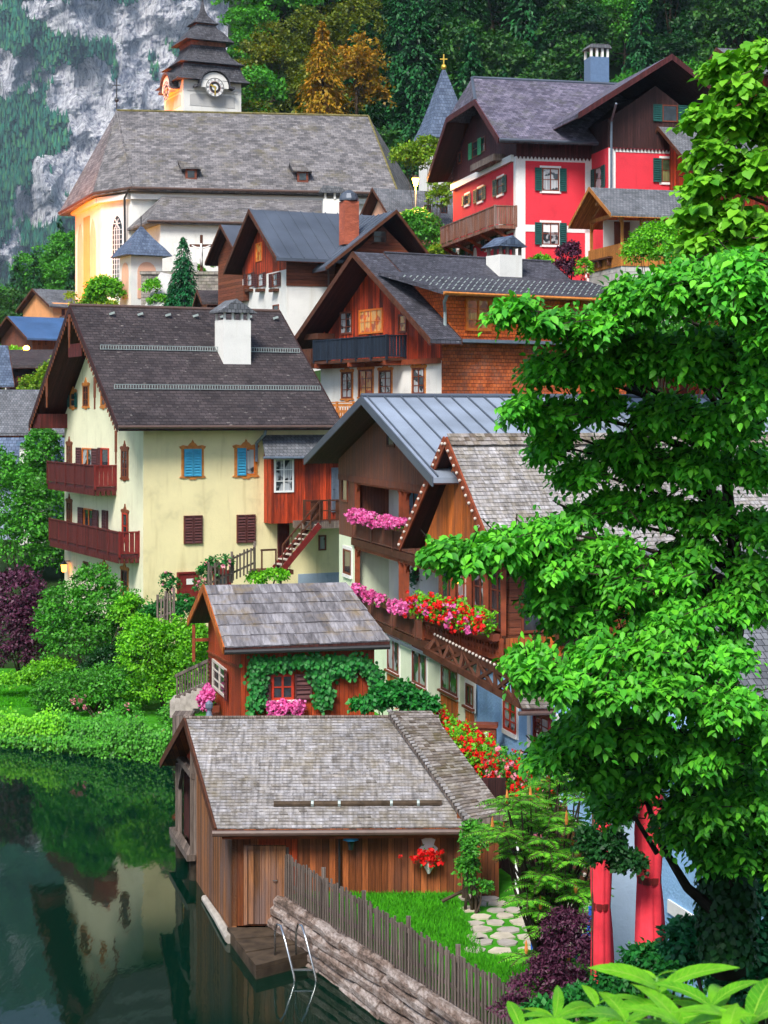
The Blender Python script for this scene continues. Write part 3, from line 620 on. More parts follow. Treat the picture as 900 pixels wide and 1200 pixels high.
# wall lantern, flower sconce
ff = BO.front()
t = thing('wall_lantern', 'small blue capped lantern on the boathouse front wall', 'lantern', tuple(ff.w(3.2, .2, 2.1)))
a, z = ff.px(411, 985); m = MB(); m.tube([ff.w(a-.12, 0, z+.25), ff.w(a-.05, .2, z+.3), ff.w(a, .2, z+.2)], .015, 6); m.build('bracket', M['iron'], t)
m = MB(); m.lathe(ff.w(a, .2, z), [(.19, .07), (.15, .1), (.03, .2)], 8); m.build('cap', M['shutblue'], t)
m = MB(); m.lathe(ff.w(a, .2, z), [(.05, -.16), (.1, .07)], 6); m.build('lamp_glass', M['curt'], t)
a, z = ff.px(502, 1000); t = thing('wall_planter', 'white ornate wall planter of red flowers on the boathouse', 'planter', tuple(ff.w(a, .1, z)))
m = MB(); m.prism([ff.w(a+x, .002, z+y) for x, y in ((-.16, 0), (-.22, .12), (-.12, .2), (-.16, .32), (-.05, .36), (0, .46), (.05, .36), (.16, .32), (.12, .2), (.22, .12), (.16, 0))], ff.w(0, .03, 0)-ff.w(0, 0, 0)); m.build('back_plate', M['trimwhite'], t)
m = MB(); m.lathe(ff.w(a, .16, z-.32), [(.03, -.1), (.08, 0), (.14, .12), (.16, .2)], 10); m.build('bowl', M['trimwhite'], t)
SCONCE = (ff.w(a, .2, z-.05), t)

# ---------------- red-brown garden hut with ivy
HU = Fr(-4.2, 50, 15.6, 12)
def hut():
    t = thing('garden_hut', 'rust red wooden hut with board roof and green ivy on its front wall', 'hut', (-4.2, 50, 2))
    L = 4.0; W = 5.6
    gable_wall(HU, 0, L, 0, W, 1.5, 5.2, 6.45, [(1.5, 7, M['hutwood'], 'wall')], t)
    u0, u1 = -.55, 4.35; A, B = HU.w(u0, -.45, 5.22), HU.w(u1, -.45, 5.28); C, D2 = HU.w(u0-.05, 2.8, 6.72), HU.w(u1-.5, 2.8, 6.72); E, G = HU.w(u0, 6.1, 5.25), HU.w(u1-.5, 6.1, 5.25)
    dn = Vector((0, 0, -.1)); m = MB(); m.hexa([A+dn, B+dn, D2+dn, C+dn, A, B, D2, C]); m.hexa([C+dn, D2+dn, G+dn, E+dn, C, D2, G, E]); r = m.build('roof', M['soffit'], t)
    shingles(A, B, C, .56, .2, .04, M['shake_hut'], r, D_=D2, jit=.02); shingles(E, G, C, .56, .3, .04, M['shake_hut'], r, D_=D2)
    m = MB()
    for p, q in ((A, C), (C, E)): m.beam(p+Vector((-.03, 0, -.08)), q+Vector((-.03, 0, -.08)), .05, .24)
    m.build('bargeboard', M['orangewood'], r)
    m = MB(); m.beam(HU.w(-.5, 5.4, 4.0), HU.w(-.5, 5.4, 5.2), .1, .1); m.beam(HU.w(-.5, 5.4, 4.7), HU.w(0, 5.4, 4.7), .08, .1); m.build('brace', M['beamred'], t)
    m = MB(); m.tube([A+Vector((0, -.08, -.12)), B+Vector((0, -.08, -.16))], .07, 8); m.build('gutter', M['iron'], r)
    fl, f = HU.left(), HU.front()
    window(fl, (250, 778, 266, 812), t, M['wframe'], M['glass'], 2, 3, sh='open', shm=M['maroon'], shw=.35)
    window(f, (318, 790, 344, 820), t, M['rframe'], M['glass'], 2, 2, sh='open', shm=M['shut'], shw=.5, sill=M['trimwhite'])
    m = MB(); m.beam(HU.w(-.03, 0, 4.55), HU.w(-.03, W, 4.3), .05, .06); m.build('trim_strip', M['beamred'], t)
hut()

# ---------------- cream house
CR = Fr(-10.3, 73, 26.6)
def cream():
    t = thing('cream_house', 'large cream house with dark steep roof and maroon balconies above the lake', 'house', (-12, 78, 3))
    W = 12.0; L = 9.3; zb = 2; zw = 11.9; zt = 16.55
    gable_wall(CR, 0, L-.7, 0, W, zb, zw, zt, [(zb, 20, M['cream'], 'wall')], t)
    m = MB(); m.box(CR.front(), .0, L+1.0, .003, .05, zb, 11.3); m.build('front_wall', M['yellow'], t)  # warmer light on the front is put into a yellower plaster than the gable's
    u0 = -1.45; r = gable_roof(CR, u0, L-.4, -1.05, W+1.1, 11.55, 16.95, M['tile_dark'], t, .22, barge=M['darkwood'], soffit=M['soffit'], gutter=M['copper'], ridge=M['copper'], bh=.34)
    # carved lace under the bargeboard
    m = MB()
    for a, b, za, zb_ in ((-1.05, 6.02, 11.55, 16.95), (6.02, 13.1, 16.95, 11.55)):
        n = 30
        for k in range(n):
            v = a+(b-a)*(k+.5)/n; z = za+(zb_-za)*(k+.5)/n-.33; m.beam(CR.w(u0-.04, v, z), CR.w(u0-.04, v, z-.16), .12, .03, up=CR.w(1, 0, 0)-CR.w(0, 0, 0))
    for v, z in ((-.9, 11.3), (2.1, 13.6), (9.8, 13.7), (6.02, 16.4)):
        m.beam(CR.w(u0-.05, v, z), CR.w(u0-.05, v, z-.9), .22, .05, up=CR.w(1, 0, 0)-CR.w(0, 0, 0)); m.beam(CR.w(u0-.05, v, z-.9), CR.w(u0-.05, v, z-1.4), .1, .05, up=CR.w(1, 0, 0)-CR.w(0, 0, 0))
    m.build('lace_trim', M['crestd'], r)
    m = MB(); m.box(CR.left(u=-1.2), 5, 7.0, 0, .06, 14.6, 15.2); m.hexa([CR.w(-1.35, 11.5, 11.3), CR.w(0, 11.5, 11.3), CR.w(0, 13, 11.3), CR.w(-1.35, 13, 11.3), CR.w(-1.35, 11.5, 12.0), CR.w(0, 11.5, 12.0), CR.w(0, 12.4, 12.0), CR.w(-1.35, 12.4, 12.0)]); m.build('soffit_box', M['maroon'], r)
    # snow guards
    for fz in (.27, .60):
        m = MB(); v = -1.05+7.07*fz; z = 11.55+5.4*fz+.06; a, b = CR.w(-1.0 if fz < .5 else -.9, v, z), CR.w(L-.6, v, z)
        for h in (.02, .2): m.beam(a+Vector((0, 0, h)), b+Vector((0, 0, h)), .03, .03)
        n = 80
        for k in range(n+1): q = a.lerp(b, k/n); m.beam(q, q+Vector((0, 0, .2)), .03, .02)
        m.build('snow_guard', M['galv'], r)
    m = MB()
    for k in range(7): q = CR.w(.2+k*1.35, 5.4, 16.55); m.beam(q, q+Vector((.25, 0, .08)), .12, .1)
    m.build('ridge_hook', M['galv'], r)
    # chimney
    cx = CR.front(v=2.5); m = MB(); a0, _ = cx.px(262, 400); a1, _ = cx.px(294, 400); _, zt2 = cx.px(278, 375); _, zb2 = cx.px(278, 440)
    m.box(cx, a0, a1, -1.1, 0, zb2-.8, zt2); ch = m.build('chimney', M['white'], r)
    m = MB(); w = .12; c = (a0+a1)/2
    for x in (a0+.02, c-.25, c+.2, a1-.14):
        for dd in (-1.08, -.1): m.box(cx, x, x+.1, dd, dd+.08, zt2, zt2+.35)
    m.build('vent_pillar', M['white'], ch)
    m = MB(); m.prism([cx.w(a0-.2, .2, zt2+.33), cx.w(a1+.25, .2, zt2+.33), cx.w(a1+.1, .2, zt2+.42), cx.w(c-.1, .2, zt2+.95), cx.w(a0-.2, .2, zt2+.42)], cx.w(0, -1.5, 0)-cx.w(0, 0, 0)); m.build('cap', M['tile_slate'], ch)
    fl, f = CR.left(), CR.front().off(.05)
    # attic windows
    window(fl, (83, 460, 89, 477), t, M['crest'], M['glass'], 1, 2, crest=M['crest'], sh='open', shm=M['shutgreen'], shw=.3)
    window(fl, (98, 452, 104, 476), t, M['crestd'], M['glass'], 2, 3, crest=M['crest'])
    window(fl, (119, 460, 124, 476), t, M['crest'], M['glass'], 1, 2, crest=M['crest'])
    # first balcony level
    window(fl, (79, 521, 84, 548), t, M['crestd'], M['glass'], 2, 3, crest=M['crestd'])
    window(fl, (97, 525, 109, 552), t, M['oframe'], M['curt'], 2, 1, sh='open', shm=M['shut'], shw=.85)
    window(fl, (119, 525, 128, 552), t, M['rframe'], M['glass'], 1, 1, sh='right', shm=M['shut'], shw=.4)
    window(fl, (143, 527, 150, 560), t, M['crestd'], M['glass'], 2, 3, crest=M['crestd'])
    window(fl, (79, 588, 84, 620), t, M['crestd'], M['glass'], 2, 3, crest=M['crestd'])
    window(fl, (99, 596, 110, 626), t, M['oframe'], M['glass'], 2, 1, sh='open', shm=M['shut'], shw=.8)
    window(fl, (121, 598, 127, 628), t, M['shut'], M['glass'], 1, 1, sh='closed', shm=M['shut'])
    window(fl, (144, 601, 150, 632), t, M['rframe'], M['glass'], 1, 2, crest=M['crestd'])
    window(fl, (119, 664, 126, 688), t, M['frame'], M['glass'], 2, 2, crest=M['crest']); window(fl, (143, 668, 150, 694), t, M['frame'], M['glass'], 2, 2, crest=M['crest']); window(fl, (98, 658, 104, 676), t, M['frame'], M['glass'], 1, 2)
    # front windows
    window(f, (215, 526, 236, 558), t, M['crestd'], M['glass'], 2, 2, crest=M['crest'], sh='closed', shm=M['shutblue'])
    window(f, (277, 525, 299, 557), t, M['oframe'], M['curt'], 2, 1, crest=M['crest'], sh='half', shm=M['shutblue'])
    window(f, (215, 604, 237, 637), t, M['crestd'], M['glass'], 2, 2, sh='closed', shm=M['shut']); window(f, (277, 603, 299, 636), t, M['crestd'], M['glass'], 2, 2, sh='closed', shm=M['shut'])
    window(f, (252, 672, 268, 686), t, M['maroon'], M['glass'], 1, 1, crest=M['crimson'])
    door(f, (207, 670, 232, 706), t, M['crimson'], notice=True)
    # under the wooden annex
    door(f, (325, 611, 338, 662), t, M['maroon']); window(f, (373, 627, 382, 645), t, M['frame'], M['curt'], 1, 1)
    m = MB(); m.box(f, 7.2, 10.3, .004, .03, zb, f.px(365, 672)[1]); m.build('plinth_band', M['greywall'], t)
    m = MB(); q = f.px(302, 505)[0]; m.tube([f.w(q, .95, 11.45), f.w(q, .8, 11.1), f.w(q-.1, .1, 10.7), f.w(q-.1, .1, 9.9)], .07, 8); m.build('downpipe', M['zinc'], t)
    # two balconies wrapping the lake side
    def balc(name, v0, v1, z, dep, bend=None, mat=M['maroon']):
        fo = fl.off(dep); m = MB(); m.box(fl, v0, v1, 0, dep, z-.18, z); b = m.build(name, M['violetwood'], t)
        m = MB(); railing(fo, v0, v1, z, 1.0, m, 'board', step=.22); m.build('railing', M['maroon'], b)
        s = Fa(CR.left().w(v0, 0, 0).to_2d(), CR.left().n, -CR.v); m = MB(); railing(s, 0, dep, z, 1.0, m, 'board', step=.22); m.build('side_railing', M['crimson'], b)
        m = MB()
        n = int((v1-v0)/.22)
        for k in range(n): m.beam(fo.w(v0+(v1-v0)*(k+.5)/n, 0, z-.1), fo.w(v0+(v1-v0)*(k+.5)/n, 0, z-.36), .17, .03, up=fo.w(0, 1, 0)-fo.w(0, 0, 0))
        n = max(2, int(dep/.22))
        for k in range(n): m.beam(s.w(dep*(k+.5)/n, 0, z-.1), s.w(dep*(k+.5)/n, 0, z-.36), .17, .03, up=s.w(0, 1, 0)-s.w(0, 0, 0))
        m.build('valance', M['maroon'], b)
    zb1 = 8.72; balc('balcony', 3.7, 11.4, zb1, 1.0)
    zb2 = 5.95; balc('balcony', .5, 11.4, zb2, .9)
    tag(r, None)
    # wooden annex on the front with its slate lean-to roof
    an = CR.front(v=-.9); a0 = an.px(318, 570)[0]; a1 = a0+3.9; z0 = an.px(340, 613)[1]; z1 = 10.9
    m = MB(); m.box(an, a0, a1, -.95, 0, z0, z1-.6); x = m.build('annex_wall', M['redwood'], t)
    m = MB(); m.hexa([an.w(a0-.5, .5, 10.1), an.w(a1, .5, 10.1), an.w(a1, -.9, 11.0), an.w(a0-.1, -.9, 11.0), an.w(a0-.5, .5, 10.2), an.w(a1, .5, 10.2), an.w(a1, -.9, 11.1), an.w(a0-.1, -.9, 11.1)]); m.build('annex_roof', M['tile_slate'], x)
    m = MB(); m.tube([an.w(a0-.6, .56, 10.1), an.w(a1, .56, 10.05)], .06, 8); m.build('gutter', M['zinc'], x)
    window(an, (321, 537, 344, 577), x, M['trimwhite'], M['curt'], 2, 3, fw=.08)
    door(an, (388, 548, 396, 600), x, M['zinc'])
cream()
# landing and outside stair of the annex
def stair():
    an = CR.front(v=-.9); t = thing('outside_stair', 'weathered outside stair with landing leading down from the red boarded annex', 'stair', tuple(an.w(an.px(345, 600)[0], .8, 4)))
    a0, z = an.px(343, 610); a1 = a0+2.4
    m = MB(); m.box(an, a0, a1, 0, 1.3, z-.3, z); m.build('landing', M['greywood'], t)
    m = MB(); fo = an.off(1.25); railing(fo, a0, a1, z, .95, m, 'slat', step=1.2, post=1.1); m.box(fo, a0, a1, -.03, .03, z+.45, z+.5); m.build('landing_railing', M['beam'], t)
    p0 = an.w(a0+.7, .9, z-.02); p1 = an.w(a0-1.15, 1.1, z-1.9)
    sd = an.w(0, .45, 0)-an.w(0, 0, 0)
    m = MB()
    for s in (-1, 1): m.beam(p0+sd*s+Vector((0, 0, -.1)), p1+sd*s+Vector((0, 0, -.1)), .06, .26)
    m.build('stringer', M['crimson'], t)
    m = MB()
    for k in range(9): q = p0.lerp(p1, (k+.5)/9); m.beam(q-sd, q+sd, .26, .045)
    m.build('tread', M['wframe'], t)
    m = MB(); h = Vector((0, 0, .95)); m.beam(p0+sd+h, p1+sd+h, .05, .07); m.beam(p0+sd+h*.5, p1+sd+h*.5, .04, .05)
    for k in range(5): q = p0.lerp(p1, k/4)+sd; m.beam(q, q+h, .05, .05)
    m.build('handrail', M['beam'], t)
    m = MB(); q = p1+Vector((0, 0, -.1)); m.box(an, a0-2.2, a0-.7, .4, 1.7, q.z-.2, q.z); m.beam(an.w(a0-1.1, 1.2, 2.5), an.w(a0-1.1, 1.2, q.z-.2), .12, .12); m.box(an.off(1.65), a0-2.2, a0-1.5, -.03, .03, q.z+.85, q.z+.93); m.beam(an.w(a0-2.15, 1.65, q.z), an.w(a0-2.15, 1.65, q.z+.93), .07, .07); m.beam(an.w(a0-1.5, 1.65, q.z), an.w(a0-1.5, 1.65, q.z+.93), .07, .07); m.build('lower_landing', M['beam'], t)
stair()

# ---------------- mint house with loggia balconies
BH = Fr(2.16, 54, 15.6)
def balcony_house():
    t = thing('loggia_house', 'brown boarded house over mint plaster with loggia balconies and a sheet metal roof', 'house', (0, 60, 1))
    W = 14.7; L = 11; fl = BH.left()
    vm, zt, zw = 6.9, 12.3, 10.2
    prof = [(0, 0), (W, 0), (W, zw), (vm, zt), (0, zw)]
    def slab(z0, z1, u0, u1, v0, v1, mat, nm):
        m = MB(); m.prism([BH.w(u0, v, z) for v, z in clip_poly([(v0, -1), (v1, -1), (v1, zw if v1 == W else zw+(zt-zw)*.0), (vm, zt), (v0, zw)], z0, z1)], BH.w(u1, 0, 0)-BH.w(u0, 0, 0)); return m.build(nm, mat, t)
    wall_box(BH, 0, L, -2.1, W, -1, 4.4, M['mint'], t, 'lower_wall')
    wall_box(BH, 0, 1.4, 12.35, W, 4.4, 7.2, M['mint'], t, 'side_wall'); wall_box(BH, 0, 1.4, 12.35, W, 7.2, 9.5, M['brownwood'], t, 'wall')
    wall_box(BH, 1.4, L, 0, W, 4.4, 9.5, M['white'], t, 'inner_wall')
    wall_box(BH, 0, 1.4, 0, 1.0, 4.4, 9.5, M['brownwood'], t, 'wall')
    m = MB(); m.prism([BH.w(-.03, v, z) for v, z in clip_poly(prof, 9.5, 13)], BH.w(L, 0, 0)-BH.w(0, 0, 0)); m.build('gable', M['brownwood'], t)
    m = MB(); n = 84
    for k in range(n): v = W*(k+.5)/n; m.box(fl, v-.06, v+.06, .03, .06, 9.38, 9.6)
    m.build('board_ends', M['brownwood'], t)
    for z in (4.4, 7.2): wall_box(BH, -.08, 1.4, 1.0, 12.5, z-.26, z, M['beam'], t, 'loggia_floor')
    m = MB(); m.box(fl, 1.0, 12.4, .09, .14, 4.0, 4.1); m.build('zinc_strip', M['zinc'], t)
    for z in (4.4, 7.2):
        m = MB(); railing(fl.off(.03), 1.0, 12.35, z, .95, m, 'slat', step=.14, post=2.8); m.build('railing', M['brownwood'], t)
        m = MB()
        for v in (1.1, 5.5, 6.1, 12.2): m.beam(BH.w(.1, v, z), BH.w(.1, v, z+2.5), .2, .2)
        m.build('loggia_post', M['beamred'], t); m = MB()
        top = 9.5 if z > 5 else 7.0
        for v, s in ((5.5, -1), (6.1, 1), (12.2, -1), (1.1, 1)):
            q = [BH.w(.1, v+s*(.0+.6*(1-math.cos(a))), top-.75+.65*math.sin(a)) for a in np.linspace(0, 1.5, 6)]
            for a, b in zip(q, q[1:]): m.beam(a, b, .1, .1)
        m.beam(BH.w(.1, 1, top-.1), BH.w(.1, 12.3, top-.1), .2, .2)
        m.build('arch_brace', M['beamred'], t)
    inner = Fa(BH.left(u=1.4).o, BH.left().a, BH.left().n)
    window(inner, (434, 560, 459, 620), t, M['beam'], M['bcurt'], 2, 1, ab=(7.9, 9.9, 7.25, 9.3)); window(inner, None, t, M['beam'], M['glass'], 2, 1, ab=(2.2, 4.0, 7.25, 9.2)); window(inner, None, t, M['beam'], M['glass'], 2, 1, ab=(2.2, 4.0, 4.5, 6.5))
    window(fl, (401, 558, 408, 588), t, M['frame'], M['glass'], 1, 1); window(fl, (403, 644, 412, 673), t, M['frame'], M['glass'], 1, 1, surround=M['trimwhite'])
    window(fl.off(.03), (454, 500, 463, 524), t, M['beam'], M['glass'], 1, 1); window(fl.off(.03), (475, 512, 482, 525), t, M['beam'], M['glass'], 1, 1)
    for r in ((455, 746, 468, 787), (484, 759, 500, 803), (518, 783, 537, 812), (547, 802, 556, 828)):
        w = window(fl, r, t, M['frame'], M['curt'], 2, 1, surround=M['trimwhite'], sill=M['frame'])
        a0 = fl.px(r[0], r[3])[0]; a1 = fl.px(r[2], r[3])[0]; z = fl.px((r[0]+r[2])/2, r[3])[1]; a0, a1 = min(a0, a1), max(a0, a1)
        m = MB(); m.box(fl, a0, a1, 0, .05, z-1.1, z-.1); m.build('panel', M['orangewood'], w)
    # roof
    r = gable_roof(BH, -1.15, L+3, -1.7, W+1.1, 10.05, 12.6, M['metal'], t, .16, vr=6.75, ze1=10.2, barge=M['metald'], soffit=M['soffit'], bh=.3)
    m = MB(); sl = math.hypot(8.45, 2.6)
    for k in range(23):
        u = -1.0+k*.62; m.beam(BH.w(u, -1.68, 10.09), BH.w(u, 6.75, 12.64), .035, .06, up=(0, -.3, .95))
    m.build('seam', M['metald'], r)
    m = MB(); m.tube([BH.w(-1.2, 6.75, 12.65), BH.w(L+3, 6.75, 12.65)], .08, 8); m.build('ridge_cap', M['metald'], r)
    m = MB()
    for k in (0.0, .12): m.beam(BH.w(2.2, 1.2, 11.2+k), BH.w(L+3, 1.2, 11.2+k), .03, .03)
    for k in range(10): q = BH.w(2.2+k*1.2, 1.2, 11.0); m.beam(q, q+Vector((0, 0, .35)), .04, .04)
    m.build('snow_guard', M['metald'], r)
balcony_house()
m = MB(); fl = BH.left(); a, z = fl.px(447, 658); a = 9.6; t = thing('hanging_planter', 'teal plant in a dark wall planter inside the lower loggia', 'planter', tuple(BH.w(1.3, 8.6, 5.9)))
q = BH.w(1.3, 8.6, 6.0); m.box(BH.left(u=1.4), 8.3, 8.9, .002, .08, 5.9, 6.7); m.build('back_plate', M['shut'], t)
HANGP = (q, t)

# ---------------- blue house with the shingled veranda
SH = Fr(3.57, 50, 22)
def shingle_house():
    t = thing('veranda_house', 'blue house with orange boarded gable, glazed veranda and steep silver shingle roof', 'house', (5, 50, 0))
    W = 5.15; L = 14; fl, f = SH.left(), SH.front()
    zf = 4.75; zt, zw = 10.85, 8.0
    # blue ground floor continues the row
    base = Fr(2.75+.0, 52.0, 15.6); 
    wall_box(base, .06, 9, -12.3, -.02, -1, 4.4, M['blue'], t, 'blue_wall')
    bl = base.left(u=.06)
    prof = [(0, zf-.5), (W, zf-.5), (W, zw), (W/2, zt), (0, zw)]
    m = MB(); m.prism([SH.w(.12, v, z) for v, z in clip_poly(prof, zf-.4, 7.75)], SH.w(L, 0, 0)-SH.w(0, 0, 0)); m.build('veranda_wall', M['logwood'], t)
    m = MB(); m.prism([SH.w(-.34, v, z) for v, z in clip_poly(prof, 7.55, 12)], SH.w(L, 0, 0)-SH.w(-.34, 0, 0)); m.build('gable', M['orangewood'], t)
    # glazing of the veranda: four tall sashes
    for k in range(4):
        v0 = .25+k*1.2; window(fl.off(-.12), None, t, M['frame'], M['curt' if k in (1, 2) else 'glass'], 2, 3, ab=(v0, v0+1.0, 5.55, 7.35), fw=.07)
        m = MB(); m.beam(SH.w(-.02, v0-.12, 4.6), SH.w(-.02, v0-.12, 7.7), .16, .16); m.build('veranda_post', M['beamred'], t)
    for k in range(3): window(f.off(-.0), None, t, M['frame'], M['glass'], 2, 2, ab=(.5+k*1.5, 1.8+k*1.5, 5.55, 7.2))
    m = MB(); m.box(f, 0, 6, 0, .1, 5.1, 5.45); m.box(fl, 0, W, 0, .1, 5.3, 5.5); m.build('sill_beam', M['beam'], t)
    # carved railing panels (both faces) and floor beam
    m = MB(); railing(fl.off(.25), -.2, W+.3, zf, .68, m, 'ornate', step=.2, post=2.4); m.build('railing', M['beamred'], t)
    m = MB(); m.box(f.off(.2), -.1, 3.2, -.02, .03, zf, zf+.7)
    for i in range(12):
        for j in range(3): q = f.w(.1+i*.26, .235, zf+.15+j*.22); m.box(f.off(.235), .1+i*.26, .2+i*.26, -.004, .015, zf+.1+j*.2, zf+.16+j*.2)
    m.build('carved_panel', M['orangewood'], t)
    m = MB(); m.box(fl, -.2, W+.3, 0, .35, zf-.16, zf-.02); m.box(f, -.3, 4, .0, .3, zf-.16, zf-.02); m.build('floor_beam', M['beam'], t)
    # roof
    u0 = -.75; A = SH.w(u0, -.9, 7.85); B = SH.w(L, -.9, 7.85); C = SH.w(u0, W/2, 11.3); D2 = SH.w(L, W/2, 11.3); E = SH.w(u0, W+1.1, 7.75); G = SH.w(L, W+1.1, 7.75); dn = Vector((0, 0, -.14))
    m = MB(); m.hexa([A+dn, B+dn, D2+dn, C+dn, A, B, D2, C]); m.hexa([C+dn, D2+dn, G+dn, E+dn, C, D2, G, E]); r = m.build('roof', M['soffit'], t)
    shingles(A, B, C, .15, .14, .028, M['shingle_grey'], r, D_=D2)
    c2 = C.lerp(A, .1); d2 = D2.lerp(B, .1); up = Vector((0, -.03, .09)); shingles(c2+up, d2+up, C+Vector((0, 0, .1)), .16, .13, .03, M['shingle_brown'], r, D_=D2+Vector((0, 0, .1)), name='ridge_shingles')
    m = MB()
    for p, q in ((A, C), (C, E)): m.beam(p+Vector((-.04, 0, -.1)), q+Vector((-.04, 0, -.1)), .06, .3)
    m.build('bargeboard', M['beamred'], r)
    m = MB()
    for p, q in ((A, C), (C, E)):
        for k in range(16): m.ball(p.lerp(q, (k+.5)/16)+Vector((-.1, -.04, -.1)), .05, 6, 4)
    m.build('stud', M['wframe'], r)
    # truss canopy below the veranda
    p, q = P(498, 762, 53.6), P(611, 826, 46.0); pt, qt = P(512, 748, 53.6), P(600, 793, 46.4)
    n_ = Vector((-.96, -.27, 0)); off = n_*.0
    cn = MB(); w = .13
    cn.beam(p, q, w, .2); cn.beam(pt, qt, w, .22); cn.beam(p, pt, w, .16); cn.beam(qt, q, w, .16)
    S = 5
    for k in range(S+1):
        a, b = p.lerp(q, .04+.9*k/S), pt.lerp(qt, k/S); cn.beam(a, b, w*.9, .14)
        if k < S:
            a2, b2 = p.lerp(q, .04+.9*(k+1)/S), pt.lerp(qt, (k+1)/S); cn.beam(a, b2, w*.6, .11); cn.beam(b+n_*.04, a2+n_*.04, w*.6, .11)
    c = cn.build('canopy_truss', M['beam'], t)
    m = MB()
    for k in range(22): m.ball(pt.lerp(qt, (k+.3)/22)+n_*.1+Vector((0, 0, .14)), .045, 6, 4)
    m.build('stud', M['wframe'], c)
    a_, b_ = P(612, 831, 45.4), P(700, 829, 46.2); c_, d_2 = P(597, 793, 47.2), P(690, 793, 48.2); dn = Vector((0, 0, -.1))
    m = MB(); m.hexa([a_+dn, b_+dn, d_2+dn, c_+dn, a_, b_, d_2, c_]); cr = m.build('canopy_roof', M['soffit'], t)
    shingles(a_, b_, c_, .2, .2, .03, M['shingle_brown'], cr, D_=d_2)
    m = MB(); m.tube([a_+Vector((-.1, -.1, -.1)), b_+Vector((.1, -.1, -.1))], .06, 8); m.build('gutter', M['copper'], cr)
    # blue wall openings
    window(bl, (591, 821, 606, 857), t, M['rframe'], M['curt'], 2, 3, surround=M['trimwhite'])
    door(bl, (628, 834, 647, 900), t, M['crimson'], gm=M['curt'])
    for x in (621, 655): a, z = bl.px(x, 850); m = MB(); m.box(bl, a-.13, a+.13, .002, .04, 0, 4.0); m.build('door_trim', M['trimwhite'], t)
shingle_house()
# terrace in front with railing
TE = Fa((1.63, 50), Vector((2.36, -8)).normalized(), Vector((-8, -2.36)).normalized())
def terrace():
    t = thing('terrace', 'raised stone terrace with brown slatted railing in front of the blue house', 'terrace', (2, 46, 1))
    L = 12; m = MB(); m.box(TE, -3, L, -3.4, 0, .3, 1.5); m.build('terrace_slab', M['plinth'], t)
    m = MB(); railing(TE.off(.05), 0, L, 1.55, .85, m, 'slat', step=.13, post=2); m.build('railing', M['beam'], t)
    m = MB(); m.box(TE, -1, L, .05, .3, 1.28, 1.5); e = m.build('edge_beam', M['beam'], t)
    m = MB()
    for k in range(16): m.ball(TE.w(-.5+k*.8, .33, 1.5), .05, 6, 4)
    m.build('stud', M['wframe'], e)
terrace()
q = [P(472+85, 918, 44.5), P(603, 944, 42.0)]
m = MB(); n = 16
for k in range(n):
    a, b = q[0].lerp(q[1], k/n), q[0].lerp(q[1], (k+1)/n); o = Vector((-.5, -.15, -.3)); m.cur = k % 2; m.poly([a, b, b+o, a+o]); m.poly([a+o, b+o, b+o+Vector((0, 0, -.16)), a+o+Vector((0, 0, -.16))])
M['aw1'] = plain('awning_cream', (.8, .72, .5), .8, .2, .05); M['aw2'] = plain('awning_grey', (.35, .36, .33), .8, .2, .05)
aw = m.build('awning', [M['aw1'], M['aw2']], None, tuple(q[0])); tag(aw, 'cream and grey striped awning under the terrace edge', 'awning')
# carved board with plates on the terrace
t = thing('serving_cabinet', 'brown wooden cabinet front with round plates beside the geranium railing', 'cabinet', tuple(P(560, 870, 48.2)))
bf = Fa(P(530, 860, 49).to_2d(), Vector((1, -.12)).normalized(), Vector((-.12, -1)).normalized())
m = MB(); m.box(bf, 0, 1.25, -.4, 0, 1.5, 3.0); m.box(bf, -.05, 1.3, -.45, .05, 3.0, 3.1); m.build('body', M['frame'], t)
m = MB()
for x, z in ((.78, 2.75), (.98, 2.8), (.8, 2.5), (1.02, 2.52)): m.tube([bf.w(x, 0, z), bf.w(x, .03, z)], .09, 12)
m.build('plate', M['trimwhite'], t)
# ================================================================== the setting
def interp(x, tab):
    if x <= tab[0][0]: return tab[0][1]
    for (a, b), (c, d) in zip(tab, tab[1:]):
        if x <= c: return b+(d-b)*(x-a)/(c-a)
    return tab[-1][1]
TR = [(60, -4), (68, -4), (73, 2.2), (80, 4.5), (88, 7), (96, 10), (103, 13.5), (115, 17.5), (135, 21.3), (166, 22.5), (185, 34), (230, 80), (300, 150), (420, 270)]
TL = [(60, -4), (69, -4), (74, 1.6), (77, 2), (100, 5), (130, 9), (170, 14), (200, 17), (240, 20), (420, 24)]
def gz(x, y):
    r = x/max(y, 1); k = min(1, max(0, (r+.16)/.07)); k = k*k*(3-2*k)
    if y > 185: k2 = min(1, max(0, (r+.098)/.02)); k = k2
    nz = noise.noise(Vector((x*.05, y*.05, 0)))*min(3, max(0, (y-70)*.03))
    return interp(y, TL)*(1-k)+interp(y, TR)*k+nz
M['grass'] = island('lawn_grass', [(.05, .34, .008), (.09, .48, .012), (.035, .24, .006)], .8, .2, .2, tcol=(1, 1, .4), nvar=.3, nscale=1.5)
M['lawn'] = plain('lawn_ground', (.04, .22, .01), .9, .1, .3, 4); M['earth'] = plain('hill_ground', (.02, .045, .012), .95, .1, .4, .5)
